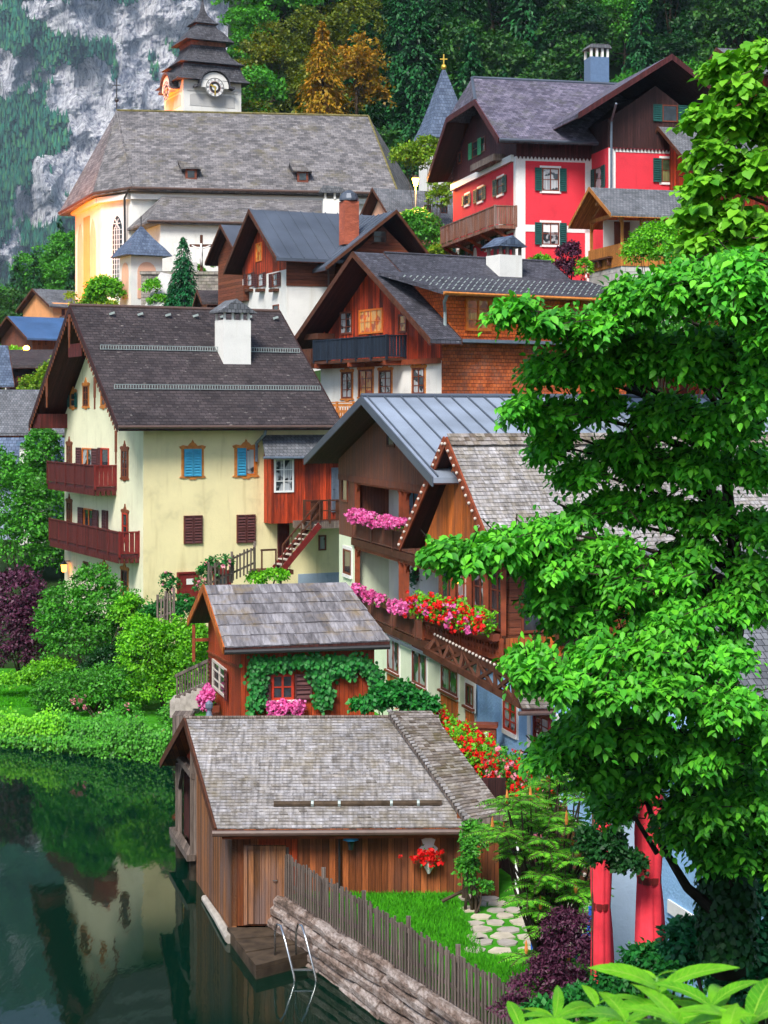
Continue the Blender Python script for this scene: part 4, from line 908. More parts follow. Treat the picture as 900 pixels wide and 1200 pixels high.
# lake
m, t_, n_, l_, b_ = _mat('lake_water'); b_.inputs['Base Color'].default_value = (.001, .014, .008, 1); b_.inputs['Roughness'].default_value = .035; b_.inputs['IOR'].default_value = 1.33; b_.inputs['Specular IOR Level'].default_value = .46; b_.inputs['Specular Tint'].default_value = (.88, .95, .60, 1)
tc = N(t_, 'ShaderNodeTexCoord'); mp = N(t_, 'ShaderNodeMapping'); mp.inputs['Scale'].default_value = (1.6, .5, 1); l_.new(tc.outputs['Object'], mp.inputs[0])
ns = N(t_, 'ShaderNodeTexNoise'); ns.inputs['Scale'].default_value = 1.1; ns.inputs['Detail'].default_value = 4; l_.new(mp.outputs[0], ns.inputs[0]); bump(t_, ns.outputs[0], b_, .09, .05)
M['water'] = m
mb = MB(); mb.poly([(-700, -60, 0), (200, -60, 0), (200, 900, 0), (-700, 900, 0)]); tag(mb.build('lake', M['water'], None, (-20, 40, 0)), kind='structure')
# hillside
nx, ny = 110, 120; V = []; Fc = []
for j in range(ny+1):
    y = 60+(j/ny)**1.6*360
    for i in range(nx+1):
        x = (-.32+.68*i/nx)*(y+20); V.append((x, y, gz(x, y)))
for j in range(ny):
    for i in range(nx): a = j*(nx+1)+i; Fc.append((a, a+1, a+nx+2, a+nx+1))
me = bpy.data.meshes.new('hillside'); me.from_pydata(V, [], Fc); me.materials.append(M['earth']); me.update(); tag(link('hillside', me), kind='structure')
# garden ground by the water
gp = [(4.6, 25.4), (1.2, 32.2), (-2.35, 39.3), (-2.2, 46.6), (-4.6, 47.0), (-4.8, 49.5), (-6.0, 55.0), (-6.4, 58.0), (-7.9, 59.8), (-14.4, 63.6), (-70, 66), (-70, 76), (60, 76), (60, 25.4)]
mb = MB(); mb.prism([Vector((x, y, -1)) for x, y in gp], (0, 0, 2.02)); tag(mb.build('garden_ground', M['lawn'], None, (0, 50, 0)), kind='structure')
mb = MB(); mb.prism([Vector(p) for p in ((3.6, 27.2, .5), (60, 25, .5), (60, 28.6, .5), (5, 28.6, .5))], (0, 0, 1.7)); mb.prism([Vector(p) for p in ((2.2, 2, 1), (40, 2, 1), (60, 26, 1), (5.2, 26, 1))], (0, 0, 1.0))
tag(mb.build('terrace_ground', M['earth'], None, (10, 27, 0)), kind='structure')
mb = MB(); mb.hexa([(-.6, 2.6, 7.5), (40, 2, 7.5), (60, 27, 1.5), (5.4, 25.8, 1.5), (-.6, 2.6, 8.6), (40, 2, 9.8), (60, 27, 3.2), (5.4, 25.8, 2.8)]); tag(mb.build('slope', M['earth'], None, (10, 15, 3)), kind='structure')
mb = MB(); mb.hexa([(-30, -8, 5), (40, -8, 5), (40, 2.5, 5), (-30, 1.5, 5), (-30, -8, 10.3), (40, -8, 10.3), (40, 2.5, 10.3), (-30, 1.5, 10.3)]); tag(mb.build('lookout_path', M['plinth'], None, (0, 0, 5)), kind='structure')
# stone quay under the fence, bank wall
def whitewash():
    m, t, n, l, b = _mat('weathered_quay'); tc = N(t, 'ShaderNodeTexCoord')
    def nz(s, d=8): 
        mp = N(t, 'ShaderNodeMapping'); mp.inputs['Scale'].default_value = s; mp.inputs['Rotation'].default_value = (0, 0, R(-27)); l.new(tc.outputs['Object'], mp.inputs[0]); q = N(t, 'ShaderNodeTexNoise'); q.inputs['Scale'].default_value = 1; q.inputs['Detail'].default_value = d; q.inputs['Roughness'].default_value = .7; l.new(mp.outputs[0], q.inputs[0]); return q.outputs[0]
    a1, a2 = nz((2.5, 1.2, 3.5)), nz((14, 5, 22))
    r1 = ramp(t, a1, [(.36, (.07, .05, .04)), (.46, (.26, .19, .16)), (.58, (.46, .40, .38))]); r2 = ramp(t, a2, [(.35, (.35, .3, .28)), (.6, (1, 1, 1))]); o = mixc(t, 1.0, r1.outputs[0], r2.outputs[0], 'MULTIPLY')
    l.new(o, b.inputs['Base Color']); b.inputs['Roughness'].default_value = .9; bump(t, a2, b, 1, .05); return m
M['logwall'] = whitewash()
M['mossy'] = plain('mossy_stone', (.10, .09, .05), .95, .1, .5, 2, bmp=1)
mb = MB(); a, b = Vector((-2.45, 39.35, 0)), Vector((5.2, 24.2, 0)); random.seed(11)
dq = (b-a).normalized(); nq = Vector((-.89, -.45, 0))
mb.hexa([a+nq*.2+Vector((0, 0, -.6)), b+nq*.2+Vector((0, 0, -.6)), b-nq*.3+Vector((0, 0, -.6)), a-nq*.3+Vector((0, 0, -.6)), a+nq*.02+Vector((0, 0, 1.0)), b+nq*.02+Vector((0, 0, 1.0)), b-nq*.3+Vector((0, 0, 1.0)), a-nq*.3+Vector((0, 0, 1.0))])
for r_ in range(5):
    zc = -.1+r_*.245; t_ = -random.random()*1.2; o_ = .26-.04*r_
    while t_ < 16.8:
        L_ = random.uniform(1.0, 3.2); p0 = a+dq*max(0, t_)+nq*(o_+random.uniform(-.06, .06))+Vector((0, 0, zc+random.uniform(-.03, .03))); p1 = a+dq*min(16.9, t_+L_-.03)+nq*(o_+random.uniform(-.06, .06))+Vector((0, 0, zc+random.uniform(-.03, .03)))
        if t_+L_ > .2: mb.tube([p0, p0.lerp(p1, .3)+nq*random.uniform(-.03, .04), p0.lerp(p1, .7)+nq*random.uniform(-.03, .04), p1], [random.uniform(.135, .155) for _ in range(4)], 7)
        t_ += L_
tag(mb.build('quay_wall', M['logwall'], None, (-1, 36, 0)), 'pale weathered quay wall of long blocks below the picket fence', 'wall')
mb = MB(); pts = [(-60, 65.6), (-14.4, 63.2), (-10.5, 61.5), (-7.7, 59.4), (-6.2, 57.6), (-5.8, 54.8), (-4.6, 49.4)]
for (x0, y0), (x1, y1) in zip(pts, pts[1:]): mb.beam((x0, y0-.1, .1), (x1, y1-.1, .1), .4, 1.45)
tag(mb.build('bank_wall', M['bankstone'], None, (-12, 62, 0)), 'low mossy stone bank wall along the far shore under the ivy', 'wall')
# fence with pickets
def picket_fence(A, B, h, label, step=.115, mat='greywood', group=None, thick=.02, w=.07, rails=(.3, .85), lean=0, zf=None, name='picket_fence'):
    A, B = Vector(A), Vector(B); L = (B-A).length; t = thing(name, label, 'fence', tuple(A), group); n = int(L/step); d = (B-A).normalized(); m = MB()
    side = Vector((-d.y, d.x, 0)).normalized()
    for k in range(n):
        q = A.lerp(B, (k+.5)/n); hh = h*random.uniform(.93, 1.03); tp = q+Vector((random.uniform(-.02, .02), 0, hh)); m.beam(q, tp, w, thick, up=side)
    m.build('pickets', M[mat], t)
    m = MB()
    for r in rails: m.beam(A+Vector((0, 0, h*r))+side*.04, B+Vector((0, 0, h*r))+side*.04, .05, .07)
    m.build('rail', M[mat], t)
    n = max(2, int(L/1.9)); m = MB()
    for k in range(n+1): q = A.lerp(B, k/n)+side*.09; m.beam(q-Vector((0, 0, .1)), q+Vector((0, 0, h*1.12)), .09, .09)
    m.build('post', M[mat], t); return t
picket_fence((-2.3, 39.0, 1.0), (4.9, 24.6, 1.0), .98, 'long grey brown picket fence along the lawn above the quay', .125)
mb = MB(); mb.beam((-2.42, 39.05, 1.0), (-2.42, 39.05, 2.35), .1, .9, up=(1, 0, 0)); tag(mb.build('fence_board', M['hutwood'], None, (-2.4, 39, 1)), 'reddish end board where the picket fence meets the boathouse', 'board')
# lawn grass blades
def lawn(n, poly_f, name, box, hz):
    xs = rng.uniform(box[0], box[1], n*2); ys = rng.uniform(box[2], box[3], n*2); ok = np.array([poly_f(x, y) for x, y in zip(xs, ys)]); xs, ys = xs[ok][:n], ys[ok][:n]; k = len(xs)
    p = np.stack([xs, ys, np.full(k, hz)], 1); d = rng.normal(size=(k, 3))*.45; d[:, 2] = 1; return leaf_mesh(name, p, d, rnd_unit(k), .07+.07*rng.random(k), M['grass'], None, (0, 40, 1), 'tri', .28, 0)
o = lawn(60000, lambda x, y: x > -2.2+(39-y)*.5+.15 and x < 6 and not (y > 34.5 and x > 1.6+(39-y)*.1 and x < 4.2), 'grass', (-2.2, 7, 27, 39), 1.02); tag(o, kind='stuff')
o = lawn(16000, lambda x, y: True, 'grass', (-17, -9.5, 63.8, 68), 1.02); tag(o, kind='stuff')
# paving stones
mb = MB(); random.seed(3)
for j in range(9):
    for i in range(6):
        cx, cy = 1.9+i*.52+random.uniform(-.08, .08)+(j % 2)*.2, 34.9+j*.47+random.uniform(-.08, .08); rr = random.uniform(.2, .27); n = random.choice((5, 6, 7)); ph = random.random()*6
        mb.prism([Vector((cx+rr*random.uniform(.85, 1.15)*math.cos(ph+6.283*k/n), cy+rr*.95*random.uniform(.85, 1.15)*math.sin(ph+6.283*k/n), 1.0)) for k in range(n)], (0, 0, .055))
M['paver'] = island('flagstones', [(.55, .48, .38), (.42, .38, .34), (.62, .55, .42)], .85, .2, nvar=.3, nscale=3)
tag(mb.build('paving', M['paver'], None, (3, 36, 1)), kind='structure')

# ---------------- mountain
ROCK = [(30, 80, 70, 38), (0, 95, 30, 30), (105, 120, 55, 60), (125, 165, 40, 55), (165, 75, 75, 60), (120, 30, 60, 28), (200, 20, 70, 40), (75, 15, 50, 16), (60, 215, 26, 40), (25, 250, 26, 24), (90, 180, 14, 18), (150, 120, 45, 45), (10, 300, 16, 26), (240, 60, 60, 70), (45, 205, 12, 30), (60, 190, 14, 8), (95, 235, 9, 12), (180, 130, 40, 60), (15, 15, 25, 18)]
FOR_ = [(60, 55, 60, 13), (130, 55, 18, 30), (115, 20, 22, 10), (20, 130, 34, 30), (60, 150, 26, 22), (180, 95, 10, 30), (90, 62, 30, 22), (10, 30, 22, 20), (215, 50, 18, 12), (40, 35, 45, 18), (140, 90, 16, 18)]
def mtn(i, j, nx, nz):
    px = -420+i/nx*800; zz = -60+j/nz*860
    x = (px-450)*1.0
    q = Vector((x*.006, zz*.006, 1.3)); f = noise.fractal(q, 1.0, 2.0, 6); rg = abs(noise.noise(Vector((x*.013+zz*.004, zz*.0035, 4))))*1.0+abs(noise.noise(Vector((x*.03, zz*.012, 9))))*.5
    f2 = noise.fractal(Vector((x*.04, zz*.03, 7)), .8, 2.1, 4)
    y = 1850+zz*.55+f*75+rg*75+f2*14
    tp = 700+60*noise.noise(Vector((x*.006, 0, 3)))
    z = zz if zz < tp else tp-(zz-tp)*.2
    if zz > tp: y += (zz-tp)*2
    return x*(y/2000), y, 12+(z-12)*(y/2000)
def rockmask(px, py):
    v = noise.fractal(Vector((px*.018, py*.018, 2)), .8, 2, 5)*.9
    s = -.15
    for (a, b, ra, rb) in ROCK: s += 1.1*math.exp(-(((px-a)/ra)**2+((py-b)/rb)**2)*1.1)
    for (a, b, ra, rb) in FOR_: s -= 1.3*math.exp(-(((px-a)/ra)**2+((py-b)/rb)**2)*1.1)
    if px < 0 or py < 0: s = -.05
    return s-.28+v*1.5+.75*noise.noise(Vector((px*.07, py*.045, 5)))
nx, nz = 240, 260; V = []; Fc = []; mk = []
for j in range(nz+1):
    for i in range(nx+1):
        x, y, z = mtn(i, j, nx, nz); V.append((x, y, z)); mk.append(rockmask(450+x*2000/y, 485-(z-12)*2000/y))
for j in range(nz):
    for i in range(nx): a = j*(nx+1)+i; Fc.append((a, a+1, a+nx+2, a+nx+1))
me = bpy.data.meshes.new('mountain'); me.from_pydata(V, [], Fc); at = me.attributes.new('rock', 'FLOAT', 'POINT'); at.data.foreach_set('value', [min(1, max(0, v*2.5+.5)) for v in mk])
m, t_, n_, l_, b_ = _mat('mountain_rock'); ta = N(t_, 'ShaderNodeAttribute'); ta.attribute_name = 'rock'
tc = N(t_, 'ShaderNodeTexCoord')
def mn(s, d=8, ro=.65):
    q = N(t_, 'ShaderNodeTexNoise'); q.inputs['Scale'].default_value = 1; q.inputs['Detail'].default_value = d; q.inputs['Roughness'].default_value = ro
    mp = N(t_, 'ShaderNodeMapping'); mp.inputs['Scale'].default_value = s; l_.new(tc.outputs['Object'], mp.inputs[0]); l_.new(mp.outputs[0], q.inputs[0]); return q.outputs[0]
a = mn((.03, .03, .012)); b2 = mn((.22, .22, .07), 10, .75); c2 = mn((.08, .08, .3))
ra = ramp(t_, a, [(.34, (.26, .29, .38)), (.45, (.68, .70, .76)), (.54, (.92, .93, .97))]); rb = ramp(t_, b2, [(.40, (.22, .22, .30)), (.50, (.75, .73, .75)), (.60, (1, 1, 1))])
rk = mixc(t_, 1.0, ra.outputs[0], rb.outputs[0], 'MULTIPLY')
rc = ramp(t_, c2, [(.60, (0, 0, 0)), (.66, (.7, .7, .7))]); rk = mixc(t_, rc.outputs[0], rk, (.03, .08, .03))
ad = N(t_, 'ShaderNodeMath', operation='MULTIPLY_ADD'); l_.new(b2, ad.inputs[0]); ad.inputs[1].default_value = 1.6; ad.inputs[2].default_value = -.8
su = N(t_, 'ShaderNodeMath', operation='ADD'); l_.new(ta.outputs['Fac'], su.inputs[0]); l_.new(ad.outputs[0], su.inputs[1])
mk2 = ramp(t_, su.outputs[0], [(.42, (0, 0, 0)), (.56, (1, 1, 1))]); o = mixc(t_, mk2.outputs[0], (.012, .04, .018), rk)
l_.new(o, b_.inputs['Base Color']); b_.inputs['Roughness'].default_value = .95; b_.inputs['Specular IOR Level'].default_value = .05
hh = mixc(t_, .5, a, b2); bump(t_, hh, b_, 1.0, 14)
me.materials.append(m); me.update(); tag(link('mountain', me), kind='structure')
# forest growing on it
import bisect
VA = np.array(V); MK = np.array(mk); cand = np.where((MK < .12))[0]; pxs = 450+VA[:, 0]*2000/VA[:, 1]; ok = cand[(pxs[cand] > -60) & (pxs[cand] < 300)]
pick = rng.choice(ok, 42000, replace=True)
jx = rng.uniform(-2.4, 2.4, len(pick)); jz = rng.uniform(-2.4, 2.4, len(pick)); C0 = VA[pick]+np.stack([jx, jz*0-3, jz], 1)
keep = (np.sin(C0[:, 0]*.9)+rng.random(len(pick))*3 > .2); C0 = C0[keep]; n = len(C0)
hgt = rng.uniform(4, 10, n); rad = hgt*rng.uniform(.17, .28, n); K = 5; an = np.arange(K)*2*math.pi/K
VV = np.empty((n, K+1, 3)); VV[:, :K, 0] = C0[:, :1]+rad[:, None]*np.cos(an)+0; VV[:, :K, 1] = C0[:, 1:2]+rad[:, None]*np.sin(an); VV[:, :K, 2] = C0[:, 2:]-2; VV[:, K] = C0+np.stack([hgt*0, hgt*0, hgt], 1)
me = bpy.data.meshes.new('mountain_forest'); fl_ = np.concatenate([[k, (k+1) % K, K] for k in range(K)]); L_ = (np.arange(n)[:, None]*(K+1)+fl_[None]).ravel()
me.vertices.add(n*(K+1)); me.vertices.foreach_set('co', VV.ravel()); me.loops.add(len(L_)); me.loops.foreach_set('vertex_index', L_.astype(np.int32)); me.polygons.add(n*K); me.polygons.foreach_set('loop_start', np.arange(0, n*K*3, 3).astype(np.int32)); me.polygons.foreach_set('loop_total', np.full(n*K, 3, np.int32))
M['mtree'] = island('mountain_tree_needles', [(.012, .10, .075), (.03, .19, .11), (.004, .028, .03), (.07, .24, .08), (.006, .05, .045)], .9, .1, nvar=.4, nscale=.01)
me.materials.append(M['mtree']); me.update(calc_edges=True); tag(link('mountain_forest', me), kind='stuff')
# ================================================================== church and upper village
def spot(name, label, loc, target, energy, size=70, colr=(1, .165, .0), blend=.6):
    t = thing(name, label, 'floodlight', loc); l = bpy.data.lights.new('lamp', 'SPOT'); l.energy = energy; l.color = colr; l.spot_size = R(size); l.spot_blend = blend; l.shadow_soft_size = .3
    o = bpy.data.objects.new('lamp', l); col.objects.link(o); o.parent = t; d = Vector(target)-Vector(loc); o.rotation_euler = (-d).to_track_quat('Z', 'Y').to_euler(); dn = d.normalized(); o.location = dn*.3
    m = MB(); p = Vector(loc); m.tube([p-dn*.25, p+dn*.12], [.14, .2], 10); m.build('housing', M['iron'], t); m = MB(); m.beam(p-Vector((0, 0, 1.4)), p, .06, .06); m.build('stake', M['iron'], t)
def church():
    t = thing('church', 'large white church with steep grey shingle roof and polygonal choir above the village', 'church', (-12, 160, 22))
    zb = 20; ze = 31.5
    pl = [(-22.3, 150.2), (-25.4, 153.0), (-29.3, 162), (-27, 171), (-20, 174), (4, 174), (.6, 154.2)]
    m = MB(); m.prism([Vector((x, y, zb)) for x, y in pl[::-1]], (0, 0, ze+.5-zb)); m.build('wall', M['white'], t)
    ez = 31.9; cx = sum(p[0] for p in pl)/7
    R0, R1 = Vector((-25.3, 161.5, 40.7)), Vector((-1.5, 164, 40.6))
    ev = [Vector((-22.0, 149.2, ez-.1)), Vector((-25.9, 152.2, ez-.2)), Vector((-30.9, 162.2, ez-.8)), Vector((-28, 172, ez)), Vector((-20, 175, ez)), Vector((5, 175, ez)), Vector((1.3, 153.2, ez-.1))]
    m = MB(); m.poly([ev[0], ev[6], R1, R0]); m.poly([ev[1], ev[0], R0]); m.poly([ev[2], ev[1], R0]); m.poly([ev[3], ev[2], R0]); m.poly([ev[4], ev[3], R0]); m.poly([ev[5], ev[4], R0, R1]); m.poly([ev[6], ev[5], R1])
    m.poly([e-Vector((0, 0, .25)) for e in ev]);
    for i in range(7): a, b = ev[i], ev[(i+1) % 7]; m.poly([a, b, b-Vector((0, 0, .25)), a-Vector((0, 0, .25))][::-1])
    r = m.build('roof', M['tile_church'], t)
    m = MB(); m.tube([R0, R1], .14, 6); m.tube([ev[6], R1], .1, 6); m.build('ridge_cap', M['mossyroof'], r); m = MB(); m.tube([ev[0], R0], .09, 6); m.tube([ev[1], R0], .08, 6); m.build('hip_cap', M['tile_church'], r)
    m = MB(); a = ev[0]+Vector((0, -.15, -.05)); b = ev[6]+Vector((0, -.15, -.05)); m.tube([a, b], .12, 6); m.tube([ev[1], ev[0]], .12, 6); m.tube([ev[2], ev[1]], .12, 6); m.build('gutter', M['copper'], r)
    m = MB()
    for i in range(-1, 5):
        q = Vector((pl[(i) % 7][0], pl[i % 7][1], 0)); q2 = Vector((pl[(i+1) % 7][0], pl[(i+1) % 7][1], 0)); d = (q2-q).normalized(); nn = Vector((d.y, -d.x, 0)); nn = nn if nn.dot(q-Vector((-12, 163, 0))) > 0 else -nn
        m.hexa([q, q2, q2+nn*.35, q+nn*.35]+[v+Vector((0, 0, .5)) for v in (q, q2, q2+nn*.35, q+nn*.35)]) if False else m.beam(q+nn*.2+Vector((0, 0, 31.1)), q2+nn*.2+Vector((0, 0, 31.1)), .5, .45)
    m.build('cornice', M['trimwhite'], t)
    for x0 in (-16.7, -6.9):
        dm = MB(); p = ev[0].lerp(ev[6], (x0+22)/23.3); p = p.lerp(R0.lerp(R1, (x0+22)/23.3), .13)+Vector((0, -.3, 0)); fd = Fa(p.to_2d(), (1, .1), (.1, -1)); dm.box(fd, -.5, .5, -1.6, 0, p.z-.4, p.z+.8); d = dm.build('dormer', M['frame'], r)
        dm = MB(); dm.prism([fd.w(-.85, .3, p.z+.75), fd.w(.85, .3, p.z+.75), fd.w(.7, .25, p.z+.9), fd.w(0, .25, p.z+1.25), fd.w(-1.2, .25, p.z+1.5)], fd.w(0, -3, 0)-fd.w(0, 0, 0)); dm.build('dormer_roof', M['tile_church'], d)
        dm = MB(); dm.box(fd, -.3, .3, 0, .03, p.z, p.z+.6); dm.build('pane', M['glass'], d)
    m = MB(); m.tube([R0, R0+Vector((0, 0, 1.6))], .06, 6); m.ball(R0+Vector((0, 0, 1.0)), .22); m.tube([R0+Vector((0, 0, 1.6)), R0+Vector((0, 0, 3.0))], .05, 6); m.beam(R0+Vector((-.4, 0, 2.4)), R0+Vector((.4, 0, 2.4)), .08, .08); m.build('finial_cross', M['iron'], r)
    # gothic windows on choir faces
    def gothic(i, fr_, w, z0, z1, mat, tracery=True, nm='window'):
        a, b = Vector(pl[i]), Vector(pl[i+1]); d = (b-a).normalized(); nn = Vector((-d.y, d.x)); nn = nn if nn.dot(a-Vector((-12, 163))) > 0 else -nn
        f = Fa(a, d, nn); c = (b-a).length*fr_
        def arch(w, z0, z1, d0, d1):
            pts = [f.w(c-w/2, d0, z0), f.w(c+w/2, d0, z0)]; h = w*.9
            for k in range(7): x = w/2*math.cos(k/6*math.pi/2*.98)**.8; pts.append(f.w(c+x, d0, z1-h+h*(k/6)))
            for k in range(5, -1, -1): x = w/2*math.cos(k/6*math.pi/2*.98)**.8; pts.append(f.w(c-x, d0, z1-h+h*(k/6)))
            q = MB(); q.prism(pts, f.w(0, d1-d0, 0)-f.w(0, 0, 0)); return q
        s = arch(w+.9, z0-.4, z1+.5, .0, .06).build(nm, M['trimwhite'] if tracery else M['pinkwall'], t); g = arch(w, z0, z1, .06, .08).build('pane', mat, s)
        if tracery:
            q = MB()
            for k in (-1, 0, 1): q.box(f, c+k*w/4-.04, c+k*w/4+.04, .08, .14, z0, z1-w*.8)
            for k in range(12): zz = z0+(z1-z0-w)*k/11; q.box(f, c-w/2, c+w/2, .08, .11, zz, zz+.05)
            for k in range(6):
                an = k*math.pi/3; rr = w*.22; q.beam(f.w(c, .1, z1-w*.55), f.w(c+rr*math.cos(an)*1.6, .1, z1-w*.55+rr*math.sin(an)*1.6), .08, .08)
            q.build('tracery', M['trimwhite'], s)
    gothic(0, .42, 1.3, 23.5, 29.6, M['glass'])
    gothic(1, .28, 1.2, 23.4, 29.3, M['pinkwall'], False, 'fresco'); gothic(1, .78, 1.2, 23.4, 29.3, M['pinkwall'], False, 'fresco')
    f = Fa(pl[1], (Vector(pl[2])-Vector(pl[1])).normalized(), (-.92, -.39)); m = MB(); m.box(f, 4, 6.3, .02, .07, 22.5, 30.2); m.build('fresco', M['orangewall'], t)
    m = MB(); m.tube([Vector((-22.3, 149.4, 31.7)), Vector((-22.8, 150.0, 31.0)), Vector((-22.8, 150.4, 24))], .1, 6); m.build('downpipe', M['iron'], t)
    # lean-to aisle
    A = [(-19, 145), (-6, 146.6), (-6, 151.5), (-21.3, 150)]
    m = MB(); m.prism([Vector((x, y, zb)) for x, y in A], (0, 0, 28.5-zb)); w = m.build('aisle_wall', M['white'], t)
    a, b, c, d = Vector((-20.0, 144.3, 28.3)), Vector((-5, 146, 28.2)), Vector((-5, 152, 31)), Vector((-19.5, 150, 31.1)); e = Vector((-22.6, 150.2, 28.3)); 
    m = MB(); m.poly([a, b, c, d]); m.poly([e, a, d]); m.poly([a, e, e-Vector((0, 0, .2)), a-Vector((0, 0, .2))]); m.poly([a-Vector((0, 0, .2)), b-Vector((0, 0, .2)), b, a]); m.poly([e-Vector((0, 0, .2)), c-Vector((0, 0, .4)), b-Vector((0, 0, .2)), a-Vector((0, 0, .2))]); q = m.build('aisle_roof', M['tile_church'], w)
    m = MB(); m.tube([a+Vector((0, -.1, 0)), b+Vector((0, -.1, 0))], .1, 6); m.build('gutter', M['copper'], q)
    # right-hand chimneys at the eave
    m = MB(); m.box(Fa((-5.2, 146), (1, .1), (.1, -1)), 0, 1.6, -1.6, 0, 26, 30.4); ch = m.build('chimney', M['white'], t)
    m = MB(); m.prism([Vector((-5.6, 145.6, 30.9)), Vector((-3.2, 145.8, 30.9)), Vector((-3.6, 145.8, 31.4)), Vector((-5.2, 145.6, 31.5))], (0, 1.8, 0)); m.build('cap', M['tile_slate'], ch)
    m = MB()
    for x in (-5.1, -4.3, -3.75): m.box(Fa((x, 146), (1, .1), (.1, -1)), 0, .18, -.2, 0, 30.4, 30.95)
    m.build('vent_pillar', M['white'], ch)
M['mossyroof'] = plain('mossy_ridge', (.16, .14, .06), .9, .1, .4, 3)
church()
TWO = Vector((-18.7, 177.5))
def tower():
    th = 25; c = Vector((-19.0, 178.6, 0)); t = thing('church_tower', 'white baroque clock tower with tiered dark shingle roof behind the church', 'tower', tuple(c))
    ux, vx = Vector((math.cos(R(th)), math.sin(R(th)), 0)), Vector((-math.sin(R(th)), math.cos(R(th)), 0))
    def sq(h, z): return [c+ux*a*h+vx*b*h+Vector((0, 0, z)) for a, b in ((-1, -1), (1, -1), (1, 1), (-1, 1))]
    def loft(prof, mat, nm, par=t):
        m = MB()
        for (h0, z0), (h1, z1) in zip(prof, prof[1:]):
            a, b = sq(h0, z0), sq(h1, z1)
            for k in range(4): m.poly([a[k], a[(k+1) % 4], b[(k+1) % 4], b[k]])
        m.poly(sq(prof[0][0], prof[0][1])[::-1]); m.poly(sq(prof[-1][0], prof[-1][1])); return m.build(nm, mat, par)
    Z = lambda y: 12+(485-y)*.0893
    loft([(3.15, 20), (3.15, Z(97))], M['white'], 'shaft')
    loft([(3.2, Z(101)), (3.65, Z(98.5))], M['trimwhite'], 'cornice')
    r = loft([(3.95, Z(102)), (3.55, Z(98)), (3.3, Z(92)), (3.05, Z(83))], M['tile_slate2'], 'lower_roof')
    loft([(3.0, Z(83.5)), (3.0, Z(79))], M['soffit'], 'lower_soffit')
    loft([(3.5, Z(81)), (2.95, Z(77)), (2.3, Z(70)), (1.95, Z(62)), (1.85, Z(57))], M['tile_slate2'], 'middle_roof')
    loft([(1.85, Z(60)), (1.9, Z(54)), (2.1, Z(51))], M['crimsonold'], 'drum')
    loft([(2.65, Z(53)), (2.2, Z(48)), (1.75, Z(41)), (1.2, Z(35)), (1.05, Z(31))], M['tile_slate2'], 'upper_roof')
    loft([(1.0, Z(33)), (1.05, Z(29))], M['crimsonold'], 'lantern_drum')
    loft([(1.35, Z(30)), (.95, Z(26)), (.45, Z(19)), (.2, Z(12)), (.1, Z(4)), (.05, Z(-4))], M['tile_slate2'], 'spire')
    m = MB(); q = c+Vector((0, 0, Z(-5))); m.ball(q, .3); m.tube([q, q+Vector((0, 0, 2))], .06, 6); m.beam(q+Vector((-.5, 0, 1.3)), q+Vector((.5, 0, 1.3)), .1, .1); m.build('finial', M['gold'], t)
    for f in (Fa((c+ux*-3.15-vx*3.15).to_2d(), ux.to_2d(), -vx.to_2d()), Fa((c-ux*3.15-vx*3.15).to_2d(), vx.to_2d(), -ux.to_2d())):
        cx = 3.15; zc = Z(110)
        # arched eyebrow over the clock
        m = MB(); pts = [f.w(cx+1.5*math.cos(a), .02, zc+.1+1.45*math.sin(a)) for a in np.linspace(-.1, math.pi+.1, 14)]; m.prism(pts, f.w(0, .75, 0)-f.w(0, 0, 0)); e = m.build('clock_gable', M['white'], t)
        m = MB(); ar = [(cx+1.62*math.cos(a), zc+.1+1.58*math.sin(a)) for a in np.linspace(-.05, math.pi+.05, 16)]; ar = [(ar[0][0]+.5, ar[0][1]-.12)]+ar+[(ar[-1][0]-.5, ar[-1][1]-.12)]
        for (x0, z0), (x1, z1) in zip(ar, ar[1:]): m.hexa([f.w(x0, -.3, z0), f.w(x1, -.3, z1), f.w(x1, 1.0, z1), f.w(x0, 1.0, z0), f.w(x0, -.3, z0+.22), f.w(x1, -.3, z1+.22), f.w(x1, 1.0, z1+.22), f.w(x0, 1.0, z0+.22)])
        m.build('eyebrow_roof', M['tile_slate2'], e)
        def disc(r, d0, d1, mat, nm, par, n=28, ri=None):
            q = MB()
            if ri is None: q.prism([f.w(cx+r*math.cos(a), d0, zc+r*math.sin(a)) for a in np.linspace(0, 2*math.pi, n, endpoint=False)], f.w(0, d1-d0, 0)-f.w(0, 0, 0))
            else:
                for k in range(n):
                    a, b = 2*math.pi*k/n, 2*math.pi*(k+1)/n; P_ = lambda R_, A_, D_: f.w(cx+R_*math.cos(A_), D_, zc+R_*math.sin(A_)); q.hexa([P_(ri, a, d0), P_(r, a, d0), P_(r, b, d0), P_(ri, b, d0), P_(ri, a, d1), P_(r, a, d1), P_(r, b, d1), P_(ri, b, d1)])
            return q.build(nm, mat, par)
        k = disc(1.0, .77, .80, M['trimwhite'], 'clock', t); disc(.98, .80, .815, M['iron'], 'clock_rim', k, ri=.92); disc(.56, .80, .815, M['iron'], 'dial_ring', k, ri=.34); disc(.62, .80, .812, M['crimson'], 'red_ring', k, ri=.575)
        q = MB()
        for h in range(12):
            a = h*math.pi/6; wd_ = (.03, .05, .07)[h % 3]
            for s in ((-.06, .06) if h % 3 else (-.08, 0, .08)):
                u2 = Vector((math.cos(a), math.sin(a))); v2 = Vector((-u2.y, u2.x)); p0, p1 = u2*.68+v2*s, u2*.88+v2*s; q.beam(f.w(cx+p0.x, .81, zc+p0.y), f.w(cx+p1.x, .81, zc+p1.y), .03, .03)
        q.build('numerals', M['iron'], k)
